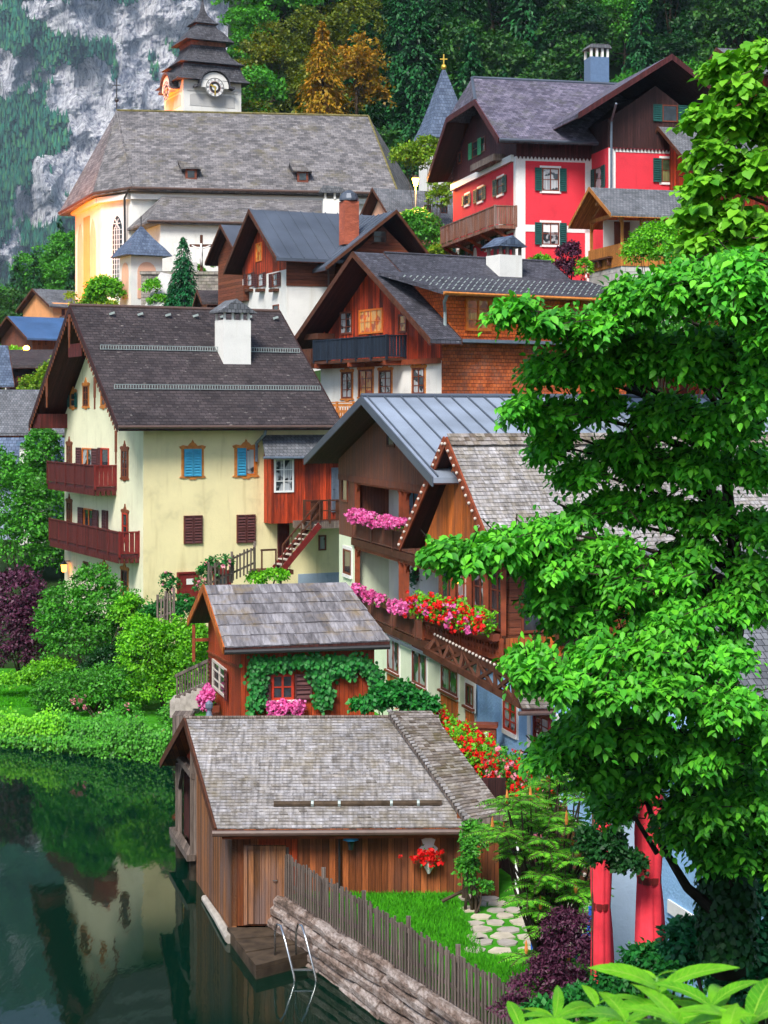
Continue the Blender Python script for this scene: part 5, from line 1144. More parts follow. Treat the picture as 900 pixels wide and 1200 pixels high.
        q = MB(); q.beam(f.w(cx, .84, zc+.1), f.w(cx, .84, zc-.8), .12, .03, up=f.n.to_3d()); q.beam(f.w(cx+.1, .85, zc-.02), f.w(cx-.5, .85, zc+.22), .16, .03, up=f.n.to_3d()); q.build('hand', M['gold'], k)
        m = MB(); m.box(f, .4, 5.9, .0, .05, Z(114.5), Z(113.5)); m.build('string_course', M['greywall2'], t)
        m = MB(); m.prism([f.w(x, .004, z) for x, z in ((.7, Z(131)), (5.6, Z(131)), (5.6, Z(119)), (5.2, Z(117)), (1.1, Z(117)), (.7, Z(119)))], f.w(0, .03, 0)-f.w(0, 0, 0)); m.build('grey_panel', M['greywall2'], t)
M['tile_slate2'] = tiles('tower_shingles', (.045, .045, .055), (.12, .12, .14), .22, .24, var=.5, mortar=.4); M['crimsonold'] = plain('weathered_brown_cornice', (.22, .09, .06), .75, .2, .4, 3); M['greywall2'] = plaster('pale_grey_field', (.50, .50, .50))
tower()
spot('choir_floodlight', 'floodlight aimed up at the choir wall of the church', (-37, 149, 22.5), (-27.6, 158, 27), 14000, 75)
spot('tower_floodlight', 'floodlight aimed up at the side of the clock tower', (-28.5, 177.5, 38.5), (-21.5, 178.2, 48), 8000, 85)
def pyr_tower(c, hw, z0, z1, roofp, th, name, label, cat, wallm, roofm):
    t = thing(name, label, cat, (c[0], c[1], z0)); ux, vx = Vector((math.cos(R(th)), math.sin(R(th)), 0)), Vector((-math.sin(R(th)), math.cos(R(th)), 0)); c = Vector((c[0], c[1], 0))
    def sq(h, z): return [c+ux*a*h+vx*b*h+Vector((0, 0, z)) for a, b in ((-1, -1), (1, -1), (1, 1), (-1, 1))]
    m = MB(); m.hexa(sq(hw, z0)+sq(hw, z1)); m.build('wall', wallm, t); m = MB()
    for (h0, a0), (h1, a1) in zip(roofp, roofp[1:]):
        a, b = sq(h0, a0), sq(h1, a1)
        for k in range(4): m.poly([a[k], a[(k+1) % 4], b[(k+1) % 4], b[k]])
    m.poly(sq(*roofp[0])[::-1]); m.build('roof', roofm, t); return t, ux, vx, c
t, ux, vx, c = pyr_tower((-20.0, 140.5), 1.35, 19, 25.1, [(2.0, 24.9), (1.5, 25.6), (.8, 26.4), (.1, 27.4)], 28, 'cemetery_chapel', 'small white chapel turret with pink niches in front of the choir', 'chapel', M['white'], M['tile_blue'])
m = MB(); m.tube([c+Vector((0, 0, 27.3)), c+Vector((0, 0, 28.3))], .04, 6); m.build('finial', M['iron'], t)
for f, w in ((Fa((c-ux*1.35-vx*1.35).to_2d(), ux.to_2d(), -vx.to_2d()), .8), (Fa((c-ux*1.35-vx*1.35).to_2d(), vx.to_2d(), -ux.to_2d()), .8)):
    m = MB(); m.prism([f.w(1.35+x, .003, z) for x, z in [(-w, 21.4), (w, 21.4)]+[(w*math.cos(a), 23.6+w*math.sin(a)) for a in np.linspace(0, math.pi, 9)]], f.w(0, .04, 0)-f.w(0, 0, 0)); m.build('niche', M['pinkwall'], t)
# spire behind the red house
t, ux, vx, c = pyr_tower((4.9, 140), 1.6, 24, 34.6, [(2.1, 34.3), (1.55, 35.6), (.9, 37.6), (.12, 40.2)], 18, 'chapel_spire', 'pointed blue grey chapel spire with golden finial behind the red house', 'spire', M['white'], M['tile_blue'])
m = MB(); q = c+Vector((0, 0, 40.1)); m.tube([q, q+Vector((0, 0, 1.4))], .06, 6); m.ball(q+Vector((0, 0, .35)), .24); m.beam(q+Vector((-.3, 0, 1.0)), q+Vector((.3, 0, 1.0)), .08, .08); m.build('finial', M['gold'], t)
# cemetery wall, crucifix, tombs
CW = Fa((-19.5, 137), (1, .03), (.03, -1)); m = MB(); m.box(CW, 0, 14, -.6, 0, 18, 23.2); m.box(CW, -.1, 14, -.75, .12, 23.2, 23.45); tag(m.build('cemetery_wall', M['stone'], None, (-13, 137, 19)), 'old grey rubble wall of the cemetery below the church', 'wall')
t = thing('crucifix', 'dark wooden crucifix with carved pale figure standing on the cemetery wall', 'crucifix', (-14.7, 137.5, 23.4)); q = Vector((-14.7, 137.4, 23.4))
m = MB(); m.beam(q, q+Vector((0, 0, 3.0)), .22, .18); m.beam(q+Vector((-.95, 0, 2.15)), q+Vector((.95, 0, 2.15)), .18, .2); m.build('cross', M['beam'], t)
m = MB(); m.tube([q+Vector(v) for v in ((.0, -.16, .55), (.03, -.2, 1.0), (-.03, -.18, 1.4), (0, -.16, 1.9), (0, -.2, 2.05), (0, -.22, 2.3))], [.06, .1, .12, .15, .07, .1], 7)
for s in (-1, 1): m.tube([q+Vector((0, -.16, 1.9)), q+Vector((s*.4, -.15, 2.0)), q+Vector((s*.75, -.14, 2.15))], [.07, .05, .04], 6)
m.build('figure', M['trimwhite'], t, smooth=True)
m = MB(); m.box(CW, 4.3, 5.6, .1, .6, 23.0, 23.6)
for i, (x, h) in enumerate(((3.0, .9), (3.6, 1.2), (4.1, .8))): 
    m = MB(); m.box(CW, x, x+.35, -.5, -.3, 23.4, 23.4+h); m.box(CW, x-.08, x+.43, -.52, -.28, 23.4+h*.65, 23.4+h*.75); tag(m.build('gravestone', M['greywall2'], None, tuple(CW.w(x, -.4, 23.4))), 'small grey gravestone behind the cemetery wall', 'gravestone', 'gravestones behind the cemetery wall')
m = MB(); a = P(172, 352, 134); m.hexa([P(168, 362, 134), P(190, 362, 133), P(200, 325, 136), P(186, 322, 136)]+[v+Vector((.1, .5, .25)) for v in (P(168, 362, 134), P(190, 362, 133), P(200, 325, 136), P(186, 322, 136))]); tag(m.build('ramp_slab', M['greywall2'], None, tuple(a)), 'tilted pale stone slab below the chapel turret', 'slab')

# ---------------- brown house with sheet roof behind the cream house
def brown_house():
    fr = Fr(-6.0, 105, 23); t = thing('brown_house', 'white and brown house with dark sheet metal cross gabled roof behind the cream house', 'house', (-4, 108, 15))
    W = 8.6; fl, f = fr.left(), fr.front(); L = 8.5
    gable_wall(fr, 0, L, 0, W, 12, 21.6, 24.6, [(12, fl.px(330, 313)[1]-.2, M['white'], 'wall'), (fl.px(330, 313)[1]-.2, 25, M['redwood'], 'upper_wall')], t)
    zs = f.px(345, 335)[1]; m = MB(); m.box(f, -.02, L, .003, .06, zs, 21.4); m.build('shingle_band', M['logwood'], t)
    r = gable_roof(fr, -1.0, L, -1.0, W+.9, 21.5, 25.0, M['metald'], t, .18, barge=M['beam'], soffit=M['soffit'], bh=.3)
    m = MB()
    for k in range(11): u = -.9+k*.85; m.beam(fr.w(u, -.98, 21.54), fr.w(u, W/2, 25.04), .06, .08, up=(0, -.5, .9))
    m.build('seam', M['metald'], r)
    # cross gable
    a1 = f.px(487, 270)[0]; a0 = f.px(392, 280)[0]; W2 = a1-a0; c2 = Fr(*(fr.w(a1, -1.2, 0).to_2d()), 23+90)
    gable_wall(c2, 0, 9, 0, W2, 14, 21.2, 23.2+.5, [(14, 26, M['logwood'], 'cross_wall')], t)
    r2 = gable_roof(c2, -1.1, 9, -.7, W2+1.5, 21.0, 24.6, M['metald'], t, .18, vr=W2*.42, ze1=20.9, barge=M['beam'], soffit=M['soffit'], name='cross_roof')
    m = MB()
    for k in range(9): u = -.9+k*.85; m.beam(c2.w(u, W2+1.45, 20.95), c2.w(u, W2*.42, 24.62), .06, .08, up=(-.5, 0, .9))
    m.build('seam', M['metald'], r2)
    ff = c2.left(); window(ff, (437, 270, 453, 285), t, M['beam'], M['glass'], 1, 2, sill=M['beam'])
    window(f, (381, 308, 389, 325), t, M['beam'], M['glass'], 1, 2)
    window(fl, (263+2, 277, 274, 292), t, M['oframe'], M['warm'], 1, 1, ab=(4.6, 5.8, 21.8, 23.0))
    for x in (293, 306, 323): window(fl, (x-3, 320, x+3, 336), t, M['frame'], M['curt'], 1, 2, sh='open', shm=M['shut'], shw=.55)
    window(fl, (320, 357, 327, 372), t, M['frame'], M['glass'], 1, 2)
    m = MB()
    for x in (294, 308, 324): a, z = fl.px(x, 342); m.box(fl, a-.5, a+.5, .0, .35, z, z+.18)
    m.build('flower_shelf', M['beam'], t)
    m = MB(); cf = Fa(P(404, 265, 105.5).to_2d(), fr.u, -Vector((-fr.u.y, fr.u.x))); m.box(cf, 0, .95, -.95, 0, 22.5, 25.2); ch = m.build('chimney', M['brick'], t)
    m = MB(); m.lathe(cf.w(.47, -.47, 25.25), [(.62, 0), (.62, .12), (.5, .42), (.2, .62), (.01, .68)], 12); m.build('cowl', M['metald'], ch)
    m = MB(); q = f.px(377, 300)[0]; m.tube([f.w(q, .8, 21.3), f.w(q+.4, .15, 20.6), f.w(q+.4, .15, 15)], .06, 6); m.build('downpipe', M['copper'], t)
    m = MB(); m.box(fl.off(.4), 7.2, 8.8, -.5, 0, 19.4, 20.4); m.build('balcony', M['logwood'], t)
M['brick'] = tiles('chimney_brick', (.50, .13, .07), (.36, .09, .05), .24, .08, mortar=.8)
brown_house()
def quick(fr, L, W, zb, zw, zr, wm, rm, name, label, bands=None, ov=(1, 1, 1), soff='soffit', wins=(), fm='frame', th=.18, cat='house', barge='beam', vr=None, group=None):
    t = thing(name, label, cat, tuple(fr.w(L/2, W/2, zb)), group)
    k = .92
    gable_wall(fr, 0, L, 0, W, zb, zw+.15, zr-.3, bands or [(zb, zr+1, wm, 'wall')], t)
    gable_roof(fr, -ov[0], L+ov[0], -ov[1], W+ov[1], zw-.1, zr, rm, t, th, barge=M[barge], soffit=M[soff], vr=vr)
    for side, r, kw in wins: window(fr.left() if side == 'l' else fr.front(), r, t, M[kw.pop('f', fm)], M[kw.pop('g', 'glass')], kw.pop('nx', 2), kw.pop('ny', 2), **kw)
    return t
q = P(243, 355, 124); quick(Fr(q.x, q.y, 15), 3.4, 3, 17, 20.2, 21.1, M['maroon'], M['tile_dark'], 'garden_shed', 'small dark red shed with tiled roof between cream and brown houses', ov=(.5, .6, 1), cat='shed')
q = P(284, 300, 118); quick(Fr(q.x, q.y, 25), 4, 5, 17, 23, 25.3, M['logwood'], M['metald'], 'small_dark_house', 'dark wooden gable tucked left of the brown house', ov=(.7, .8, 1))
# pink house beside the street lamp
q = P(470, 262, 130); quick(Fr(q.x, q.y, 25), 8, 7, 20, 26.2, 29.6, M['pinkwall'], M['tile_slate'], 'pink_house', 'salmon pink house with grey roof beside the street lamp', ov=(.8, .8, 1), wins=[('f', (497, 240, 505, 250), {}), ('f', (516, 240, 524, 250), {})])
t = thing('street_lamp', 'lit street lamp on a tall pole between church and red house', 'street lamp', tuple(P(487, 262, 118)))
q = P(487, 262, 118); z1 = P(487, 218, 118).z; m = MB(); m.tube([q-Vector((0, 0, 3)), Vector((q.x, q.y, z1))], .05, 8); m.build('pole', M['zinc'], t)
m = MB(); m.lathe((q.x, q.y, z1), [(.14, 0), (.26, .5), (.26, .52)], 6); m.build('lamp_glass', M['lampglow'], t); m = MB(); m.lathe((q.x, q.y, z1+.53), [(.32, 0), (.05, .25)], 6); m.build('cap', M['iron'], t)
l = bpy.data.lights.new('bulb', 'POINT'); l.energy = 1300; l.color = (1, .42, .08); l.shadow_soft_size = .3; o = bpy.data.objects.new('bulb', l); col.objects.link(o); o.parent = t; o.location = Vector((q.x, q.y-.5, z1+.2))-q

# ---------------- wood and shingle house
WH = Fr(2.68, 80, 29.7)
def wood_house():
    t = thing('chalet', 'red timber chalet on white plaster with carved windows and cedar shingle side', 'house', (0, 86, 8)); fr = WH
    W = 12.2; L = 10.3; fl, f = fr.left(), fr.front(); zs = fl.px(440, 430)[1]
    zs = 14.5
    gable_wall(fr, 0, L, 0, W, 6, 15.7, 19.7, [(6, zs, M['white'], 'lower_wall'), (zs, 20, M['redwood'], 'wall')], t)
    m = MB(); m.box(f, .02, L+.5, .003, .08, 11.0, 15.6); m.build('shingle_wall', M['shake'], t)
    r = gable_roof(fr, -1.35, .34, -1.25, W+1.3, 15.45, 20.05, M['tile_wood'], t, .2, barge=M['beam'], soffit=M['soffit'], bh=.32)
    gable_roof(fr, .36, L+.2, 3.3, W+1.3, 18.47, 20.05, M['tile_wood'], t, .2, vr=6.02, ze1=15.45, name='rear_roof', ridge=M['tile_wood'])
    m = MB(); m.box(f, -.2, L+.6, .05, .75, 15.35, 15.5); m.build('ledge_roof', M['zinc'], t)
    # dormer wing
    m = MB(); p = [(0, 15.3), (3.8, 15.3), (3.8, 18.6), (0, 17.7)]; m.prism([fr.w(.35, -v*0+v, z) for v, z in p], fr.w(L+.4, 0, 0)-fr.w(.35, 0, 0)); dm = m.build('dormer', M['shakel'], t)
    m = MB(); a, b, c, d = fr.w(-.5, -1.0, 17.72), fr.w(L+.9, -1.0, 17.72), fr.w(L+.9, 3.9, 18.95), fr.w(-1.2, 3.9, 18.95); dn = Vector((0, 0, -.2)); m.hexa([a+dn, b+dn, d*0+c+dn, d+dn, a, b, c, d]); dr = m.build('dormer_roof', M['tile_wood'], dm)
    m = MB()
    for row in range(4):
        for k in range(34):
            q = a.lerp(d, .08+row*.2).lerp(b.lerp(c, .08+row*.2), (k+.5*(row % 2)+.3)/34); m.beam(q+Vector((0, 0, .0)), q+Vector((.1, 0, .09)), .05, .05)
    tag(m.build('snow_hooks', M['galv'], dr), kind='stuff')
    m = MB(); m.box(f.off(1.0), -.5, L+.9, -.03, .04, 17.5, 17.66); m.tube([fr.w(-.5, -1.08, 17.6), fr.w(L+.9, -1.08, 17.55)], .07, 6); m.build('gutter', M['crest'], dr)
    m = MB(); m.tube([fr.w(-.3, -1.0, 17.5), fr.w(-.2, -.6, 17.2), fr.w(.15, -.1, 16.8), fr.w(.15, -.1, 15.9)], .08, 8); m.build('downpipe', M['galv'], dm)
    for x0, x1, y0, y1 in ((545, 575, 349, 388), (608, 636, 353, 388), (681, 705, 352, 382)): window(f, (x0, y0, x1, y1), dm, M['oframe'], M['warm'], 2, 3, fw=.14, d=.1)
    # gable windows, log balcony
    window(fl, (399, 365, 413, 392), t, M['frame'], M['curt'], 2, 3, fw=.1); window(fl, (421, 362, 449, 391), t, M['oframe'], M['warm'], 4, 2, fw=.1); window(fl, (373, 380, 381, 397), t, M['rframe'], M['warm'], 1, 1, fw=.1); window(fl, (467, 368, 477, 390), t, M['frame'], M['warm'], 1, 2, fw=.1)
    fo = fl.off(1.1); v1 = fo.px(368, 400)[0]; v0 = fo.px(453, 400)[0]; zb = fo.px(450, 419)[1]
    m = MB(); m.box(fl, v0, v1, 0, 1.1, zb-.15, zb); b_ = m.build('balcony', M['beam'], t); m = MB(); railing(fo, v0, v1, zb, 1.1, m, 'board', step=.17)
    m.build('railing', M['bluewood'], b_); s = Fa(fr.left().w(v0, 0, 0).to_2d(), fl.n, -fr.v); m = MB(); railing(s, 0, 1.1, zb, 1.1, m, 'board', step=.17); m.build('side_railing', M['bluewood'], b_)
    m = MB()
    for v in (v0+.2, v1-.2, (v0+v1)/2): m.beam(fl.w(v, -.2, zb-.25), fl.w(v, 1.15, zb-.25), .2, .2)
    m.beam(fl.w(0, .12, zs), fl.w(W, .12, zs), .25, .25); m.build('log_beam', M['beamred'], t)
    m = MB(); m.box(fl, 10.6, 12.2, 0, 1.0, 15.9, 16.2); m.box(fl, 11, 12.4, 0, 1.2, 14.4, 15.4); m.build('eave_beam', M['beam'], t)
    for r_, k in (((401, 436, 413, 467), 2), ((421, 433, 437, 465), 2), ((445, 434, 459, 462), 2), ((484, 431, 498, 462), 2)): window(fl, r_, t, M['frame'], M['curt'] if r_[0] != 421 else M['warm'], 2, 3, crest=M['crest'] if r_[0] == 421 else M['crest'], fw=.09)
    # ornate balcony at the foot of the white wall
    fo = fl.off(1.4); v1 = fo.px(376, 480)[0]; v0 = fo.px(428, 480)[0]; zb = fo.px(400, 493)[1]; m = MB(); m.box(fl, v0-4, v1, 0, 1.4, zb-.3, zb); b_ = m.build('terrace_balcony', M['beam'], t); m = MB(); railing(fo, v0-4, v1, zb, .95, m, 'ornate', step=.26); m.build('railing', M['crest'], b_)
    # chimney
    q = P(586, 325, 86.5); cf = Fa(q.to_2d(), fr.u, -fr.v); m = MB(); m.box(cf, 0, 1.35, -1.3, 0, 17.5, P(0, 298, 86.5).z); ch = m.build('chimney', M['white'], t)
    zt = P(0, 298, 86.5).z; m = MB()
    for x in (0.02, .42, .82, 1.2): m.box(cf, x, x+.13, -.15, -.02, zt, zt+.45); m.box(cf, x, x+.13, -1.25, -1.1, zt, zt+.45)
    m.build('vent_pillar', M['greywood'], ch); m = MB(); m.prism([cf.w(-.2, .2, zt+.42), cf.w(1.55, .2, zt+.42), cf.w(1.4, .2, zt+.52), cf.w(.65, .2, zt+.98), cf.w(-.05, .2, zt+.52)], cf.w(0, -1.7, 0)-cf.w(0, 0, 0)); m.build('cap', M['tile_blue'], ch)
wood_house()

# ---------------- red house
RH = Fr(7.75, 100, 13)
def red_house():
    fr = RH; t = thing('red_house', 'big red rendered house with dark timber gables and green shutters on the hillside', 'house', (12, 106, 18)); W = 14; L = 5.0
    fl, f = fr.left(), fr.front(); zm = 27.1
    gable_wall(fr, 0, L+6, 0, W, 15, 28.3, 32.4, [(15, zm, M['red'], 'wall'), (zm, 31, M['violetwood'], 'upper_wall')], t)
    # half-hipped roof
    z0, zr, zh = 27.9, 33.0, 31.0; vm = 7; dv = (zr-zh)/(zr-z0)*8.2
    A, B = fr.w(-1.4, -1.2, z0), fr.w(9.5, -1.2, z0); C, D2 = fr.w(-1.4, vm-dv, zh), fr.w(-.7, vm, zr); E = fr.w(12, vm, zr); G = fr.w(-1.4, vm+dv, zh); H2 = fr.w(-1.4, 15.2, z0-.1); I = fr.w(12, 15.2, z0); B = fr.w(12, -1.2, z0)
    dn = Vector((0, 0, -.22)); m = MB(); m.prism([A, B, E, D2, C], dn); m.prism([G, D2, E, I, H2], dn); m.prism([C, D2, G], dn); r = m.build('roof', M['tile_violet'], t)
    m = MB()
    for p, q in ((A, C), (C, G), (G, H2)): m.beam(p+Vector((-.05, 0, -.12)), q+Vector((-.05, 0, -.12)), .07, .36)
    m.build('bargeboard', M['violetwood'], r)
    m = MB(); dn2 = Vector((0, 0, -.26)); m.prism([A+dn2, fr.w(.0, -1.2, z0)+dn2, fr.w(0, vm-dv, zh)+dn2, C+dn2], (0, 0, -.04)); m.prism([H2+dn2, G+dn2, fr.w(0, vm+dv, zh)+dn2, fr.w(0, 15.2, z0)+dn2], (0, 0, -.04)); m.build('soffit', M['soffit'], r)
    m = MB(); m.tube([D2, E], .12, 6); m.tube([C, D2], .1, 6); m.build('ridge_cap', M['metald'], r)
    m = MB(); m.tube([A+Vector((0, -.1, -.08)), fr.w(4.6, -1.3, z0-.08)], .09, 6); m.build('gutter', M['metald'], r)
    # right wing with its cross gable
    wf = fr.front(v=-2.86); a0 = 4.65; a1 = wf.px(823, 200)[0]; c2 = Fr(*(fr.w(a1, -2.86, 0).to_2d()), 13+90); W2 = a1-a0
    gable_wall(c2, 0, 9, 0, W2, 15, 29.0, 31.0, [(15, 27.35, M['red'], 'wing_wall'), (27.35, 31.1, M['darkwood'], 'wing_upper_wall')], t)
    r2 = gable_roof(c2, -1.3, 10, -1.0, W2+2.3, 30.2, 32.6, M['tile_violet'], t, .22, vr=W2*.42, ze1=29.0, barge=M['violetwood'], soffit=M['soffit'], name='wing_roof', bh=.36)
    def band(fa, a0, a1, z0, z1, d=.03): m.box(fa, a0, a1, .004, d, z0, z1)
    m = MB(); band(f, 0, .55, 15, zm); band(fl, 0, .45, 15, zm, .031); band(f, .55, 4.65, 22.7, 23.1); band(fl, .45, W, 22.7, 23.0); band(f, .55, 4.65, zm-.25, zm, .033); band(fl, .45, W, zm-.25, zm+.15, .2); band(f, 4.25, 4.65, 15, zm-.25)
    band(wf, a0, a0+.42, 15, 27.3); band(wf, a1-.45, a1, 15, 27.3); band(wf, a0+.42, a1-.45, 27.1, 27.3); band(fl, W-.4, W, 15, 22.7)
    m.build('white_band', M['trimwhite'], t)
    m = MB()
    for k in range(26): m.prism([wf.w(a0+.05+(W2-.1)*k/26, .06, 27.35), wf.w(a0+.05+(W2-.1)*(k+1)/26, .06, 27.35), wf.w(a0+(W2-.1)*(k+.55)/26, .06, 27.15)], wf.w(0, .04, 0)-wf.w(0, 0, 0))
    for k in range(20): m.prism([f.w(4.6*k/20, .06, 27.15), f.w(4.6*(k+1)/20, .06, 27.15), f.w(4.6*(k+.5)/20, .06, 26.93)], f.w(0, .04, 0)-f.w(0, 0, 0))
    m.build('scalloped_edge', M['violetwood'], t)
    S = dict(sh='open', shm=M['shutgreen'], surround=M['trimwhite'])
    window(f, (635, 197, 655, 224), t, M['frame'], M['curt'], 2, 2, shw=.42, **S); window(f, (635, 261, 655, 287), t, M['frame'], M['curt'], 2, 2, shw=.42, **S)
    window(wf, (775, 186, 795, 214), t, M['frame'], M['warmgreen'], 2, 2, shw=.5, **S); window(wf, (776, 123, 794, 143), t, M['frame'], M['glass'], 1, 1, sh='open', shm=M['shutgreen'], shw=.55)
    wl = Fa(fr.w(4.65, -2.86, 0).to_2d(), fr.v, -fr.u); window(wl, (698, 196, 706, 222), t, M['frame'], M['curt'], 1, 2, sh='open', shm=M['shutgreen'], shw=.55)
    for r_ in ((583, 208, 590, 228), (560, 220, 566, 236), (583, 265, 590, 288), (569, 272, 576, 292)): window(fl, r_, t, M['frame'], M['glass'], 1, 2, shw=.75, **S)
    window(fl, (545, 228, 550, 240), t, M['frame'], M['glass'], 1, 2, shw=.5, **S); window(fl, (546, 283, 552, 302), t, M['frame'], M['curt'], 1, 2, shw=.6, **S); window(fl, (535, 284, 540, 303), t, M['frame'], M['curt'], 1, 2, shw=.6, **S)
    window(fl, (554, 165, 561, 184), t, M['frame'], M['glass'], 1, 2, sh='open', shm=M['shutlime'], shw=.7); window(fl, (564, 160, 569, 178), t, M['frame'], M['glass'], 1, 2, sh='right', shm=M['shutlime'], shw=.6); window(fl, (537, 178, 541, 192), t, M['frame'], M['glass'], 1, 1)
    m = MB(); b0, z0_ = fl.px(576, 200); m.box(fl, 2.2, 7.2, .05, .75, 27.15, 27.55); m.build('flower_ledge', M['greywood'], t)
    fo = fl.off(1.3); v0 = fo.px(580, 260)[0]; v1 = fo.px(517, 260)[0]; zb = fo.px(560, 267)[1]-.2; m = MB(); m.box(fl, v0, v1, 0, 1.3, zb-.2, zb); b_ = m.build('balcony', M['honeyold'], t); m = MB(); railing(fo, v0, v1, zb, 1.15, m, 'board', step=.17); m.build('railing', M['honeyold'], b_)
    s = Fa(fl.w(v0, 0, 0).to_2d(), fl.n, -fr.v); m = MB(); railing(s, 0, 1.3, zb, 1.15, m, 'board', step=.17); m.build('side_railing', M['honeyold'], b_)
    m = MB()
    for k in range(5): v = v0+.4+(v1-v0-.8)*k/4; m.beam(fl.w(v, 0, zb-.9), fl.w(v, 1.2, zb-.25), .15, .18)
    m.build('bracket', M['beamred'], b_)
    m = MB(); m.box(fl.off(.05), fo.px(578, 290)[0]+1, fo.px(560, 290)[0], 0, .6, 20.6, 21.5); m.build('lower_rail', M['honeyold'], t)
    m = MB(); a, z = fl.px(568, 283); m.prism([fl.w(8.6+.38*math.cos(x), .01, 21.9+.65*math.sin(x)) for x in np.linspace(0, 6.283, 18, endpoint=False)], fl.w(0, .05, 0)-fl.w(0, 0, 0)); m.build('oval_medallion', M['trimwhite'], t)
    m = MB(); q = wf.w(a0-.1, 1.5, 29.6); m.tube([q, wf.w(a0+.1, .2, 28.8), wf.w(a0+.1, .15, 20)], .07, 6); m.build('downpipe', M['zinc'], t)
    q = P(692, 95, 108.5); cf = Fa(q.to_2d(), fr.u, -fr.v); zt = P(0, 66, 108.5).z; m = MB(); m.box(cf, 0, 1.25, -1.2, 0, 31, zt); ch = m.build('chimney', M['zincblue'], t)
    m = MB()
    for x in (0, .38, .75, 1.1): m.box(cf, x, x+.14, -.14, 0, zt, zt+.55); m.box(cf, x, x+.14, -1.2, -1.06, zt, zt+.55)
    m.build('vent_pillar', M['white'], ch); m = MB(); m.prism([cf.w(-.15, .15, zt+.55), cf.w(1.4, .15, zt+.55), cf.w(1.2, .15, zt+.8), cf.w(0.05, .15, zt+.8)], cf.w(0, -1.5, 0)-cf.w(0, 0, 0)); m.build('cap', M['tile_slate'], ch)
M['warmgreen'] = glassy('green_glass', (.04, .06, .03), curtain=(.30, .30, .12), amt=.7); M['honeyold'] = planks('weathered_red_brown_boards', (.30, .13, .08), .13, .25, grey=(.28, .2, .18)); M['zincblue'] = plain('blue_sheet', (.10, .17, .30), .5, .5, .1)
red_house()
def porch():
    fr = Fr(12.5, 90, 15); t = thing('covered_balcony', 'small covered balcony of honey coloured wood on a white stone arch before the red house', 'porch', (13, 92, 16)); fl, f = fr.left(), fr.front(); W = 4.5; L = 4.2
    m = MB(); m.box(f, 0, L, -W, 0, 15, 19.8); m.build('stone_base', M['rubblewhite'], t)
    v, z = fl.px(708, 325); m = MB(); m.prism([fl.w(2.1+x, .01, z) for x, z in [(-1, 16), (1, 16)]+[(math.cos(a), 17.9+math.sin(a)) for a in np.linspace(0, math.pi, 10)]], fl.w(0, .05, 0)-fl.w(0, 0, 0)); m.build('arch_shade_panel', M['darkwood'], t)  # dark plate on the stone paints the shade inside the arch
    m = MB(); m.box(fl, 0, W, -.12, .05, 19.8, 21.0); m.box(f, 0, L, -.12, .05, 19.81, 21.01); rr = m.build('balustrade', M['honey'], t); m = MB(); m.box(fl, 1, 4, .05, .3, 20.3, 20.4)
    for v in (1.2, 2.5, 3.8): m.box(fl, v, v+.08, .05, .28, 19.95, 20.3)
    m.build('shelf', M['beam'], rr)
    m = MB()
    for u, v in ((.1, .1), (.1, W-.1), (1.2, .1), (2.2, .1), (3.1, .1), (L-.1, .1), (L-.1, W-.1)): m.beam(fr.w(u, v, 21), fr.w(u, v, 22.7), .16, .16)
    for v, s in ((.1, 1), (W-.1, -1)): m.beam(fr.w(.1, v, 22.0), fr.w(.1, v+s*.6, 22.6), .1, .1)
    m.beam(fr.w(.1, 0, 22.6), fr.w(.1, W, 22.6), .18, .2); m.beam(fr.w(0, .1, 22.6), fr.w(L, .1, 22.6), .18, .2); m.beam(fr.w(-.5, W/2, 23.3), fr.w(.2, W/2, 23.3), .2, .2); m.beam(fr.w(.1, .2, 22.7), fr.w(.1, W/2, 23.6), .12, .14); m.beam(fr.w(.1, W-.2, 22.7), fr.w(.1, W/2, 23.6), .12, .14); m.build('post', M['honey'], t)
    m = MB(); m.box(fr.front(v=3.2), .3, L, 0, .08, 21, 22.6); m.build('back_panel', M['white'], t); m = MB(); m.box(fr.front(v=3.1), .9, 1.8, 0, .08, 21, 22.5); m.build('door', M['frame'], t)
    gable_roof(fr, -.9, L+.5, -.8, W+.7, 22.45, 24.2, M['tile_slate'], t, .12, barge=M['honey'], soffit=M['honey'], bh=.22)
M['rubblewhite'] = tiles('whitewashed_rubble', (.62, .60, .57), (.50, .49, .48), .5, .35, var=.35, mortar=.6)
porch()
q = P(822, 262, 95); quick(Fr(q.x, q.y, 15), 9, 8, 12, 25.4, 28.6, M['redwood'], M['tile_slate'], 'timber_house', 'red brown timber house with grey roof half hidden right of the red house', ov=(.8, 1.0, 1))
q = P(880, 80, 125); quick(Fr(q.x, q.y, 15), 9, 8, 25, 37.0, 39.6, M['redwood'], M['tile_slate'], 'hilltop_house', 'grey roofed house at the upper right edge above the trees', ov=(.8, 1.0, 1))
# shingled roofs behind the big tree
fr = Fr(8.4, 41.0, 15.6); quick(fr, 12, 9.5, 3.9, 5.2, 8.4, M['orangewood'], M['tile_slate'], 'side_house', 'grey shingle roofed house wing seen through the big tree', ov=(.7, .9, 1))
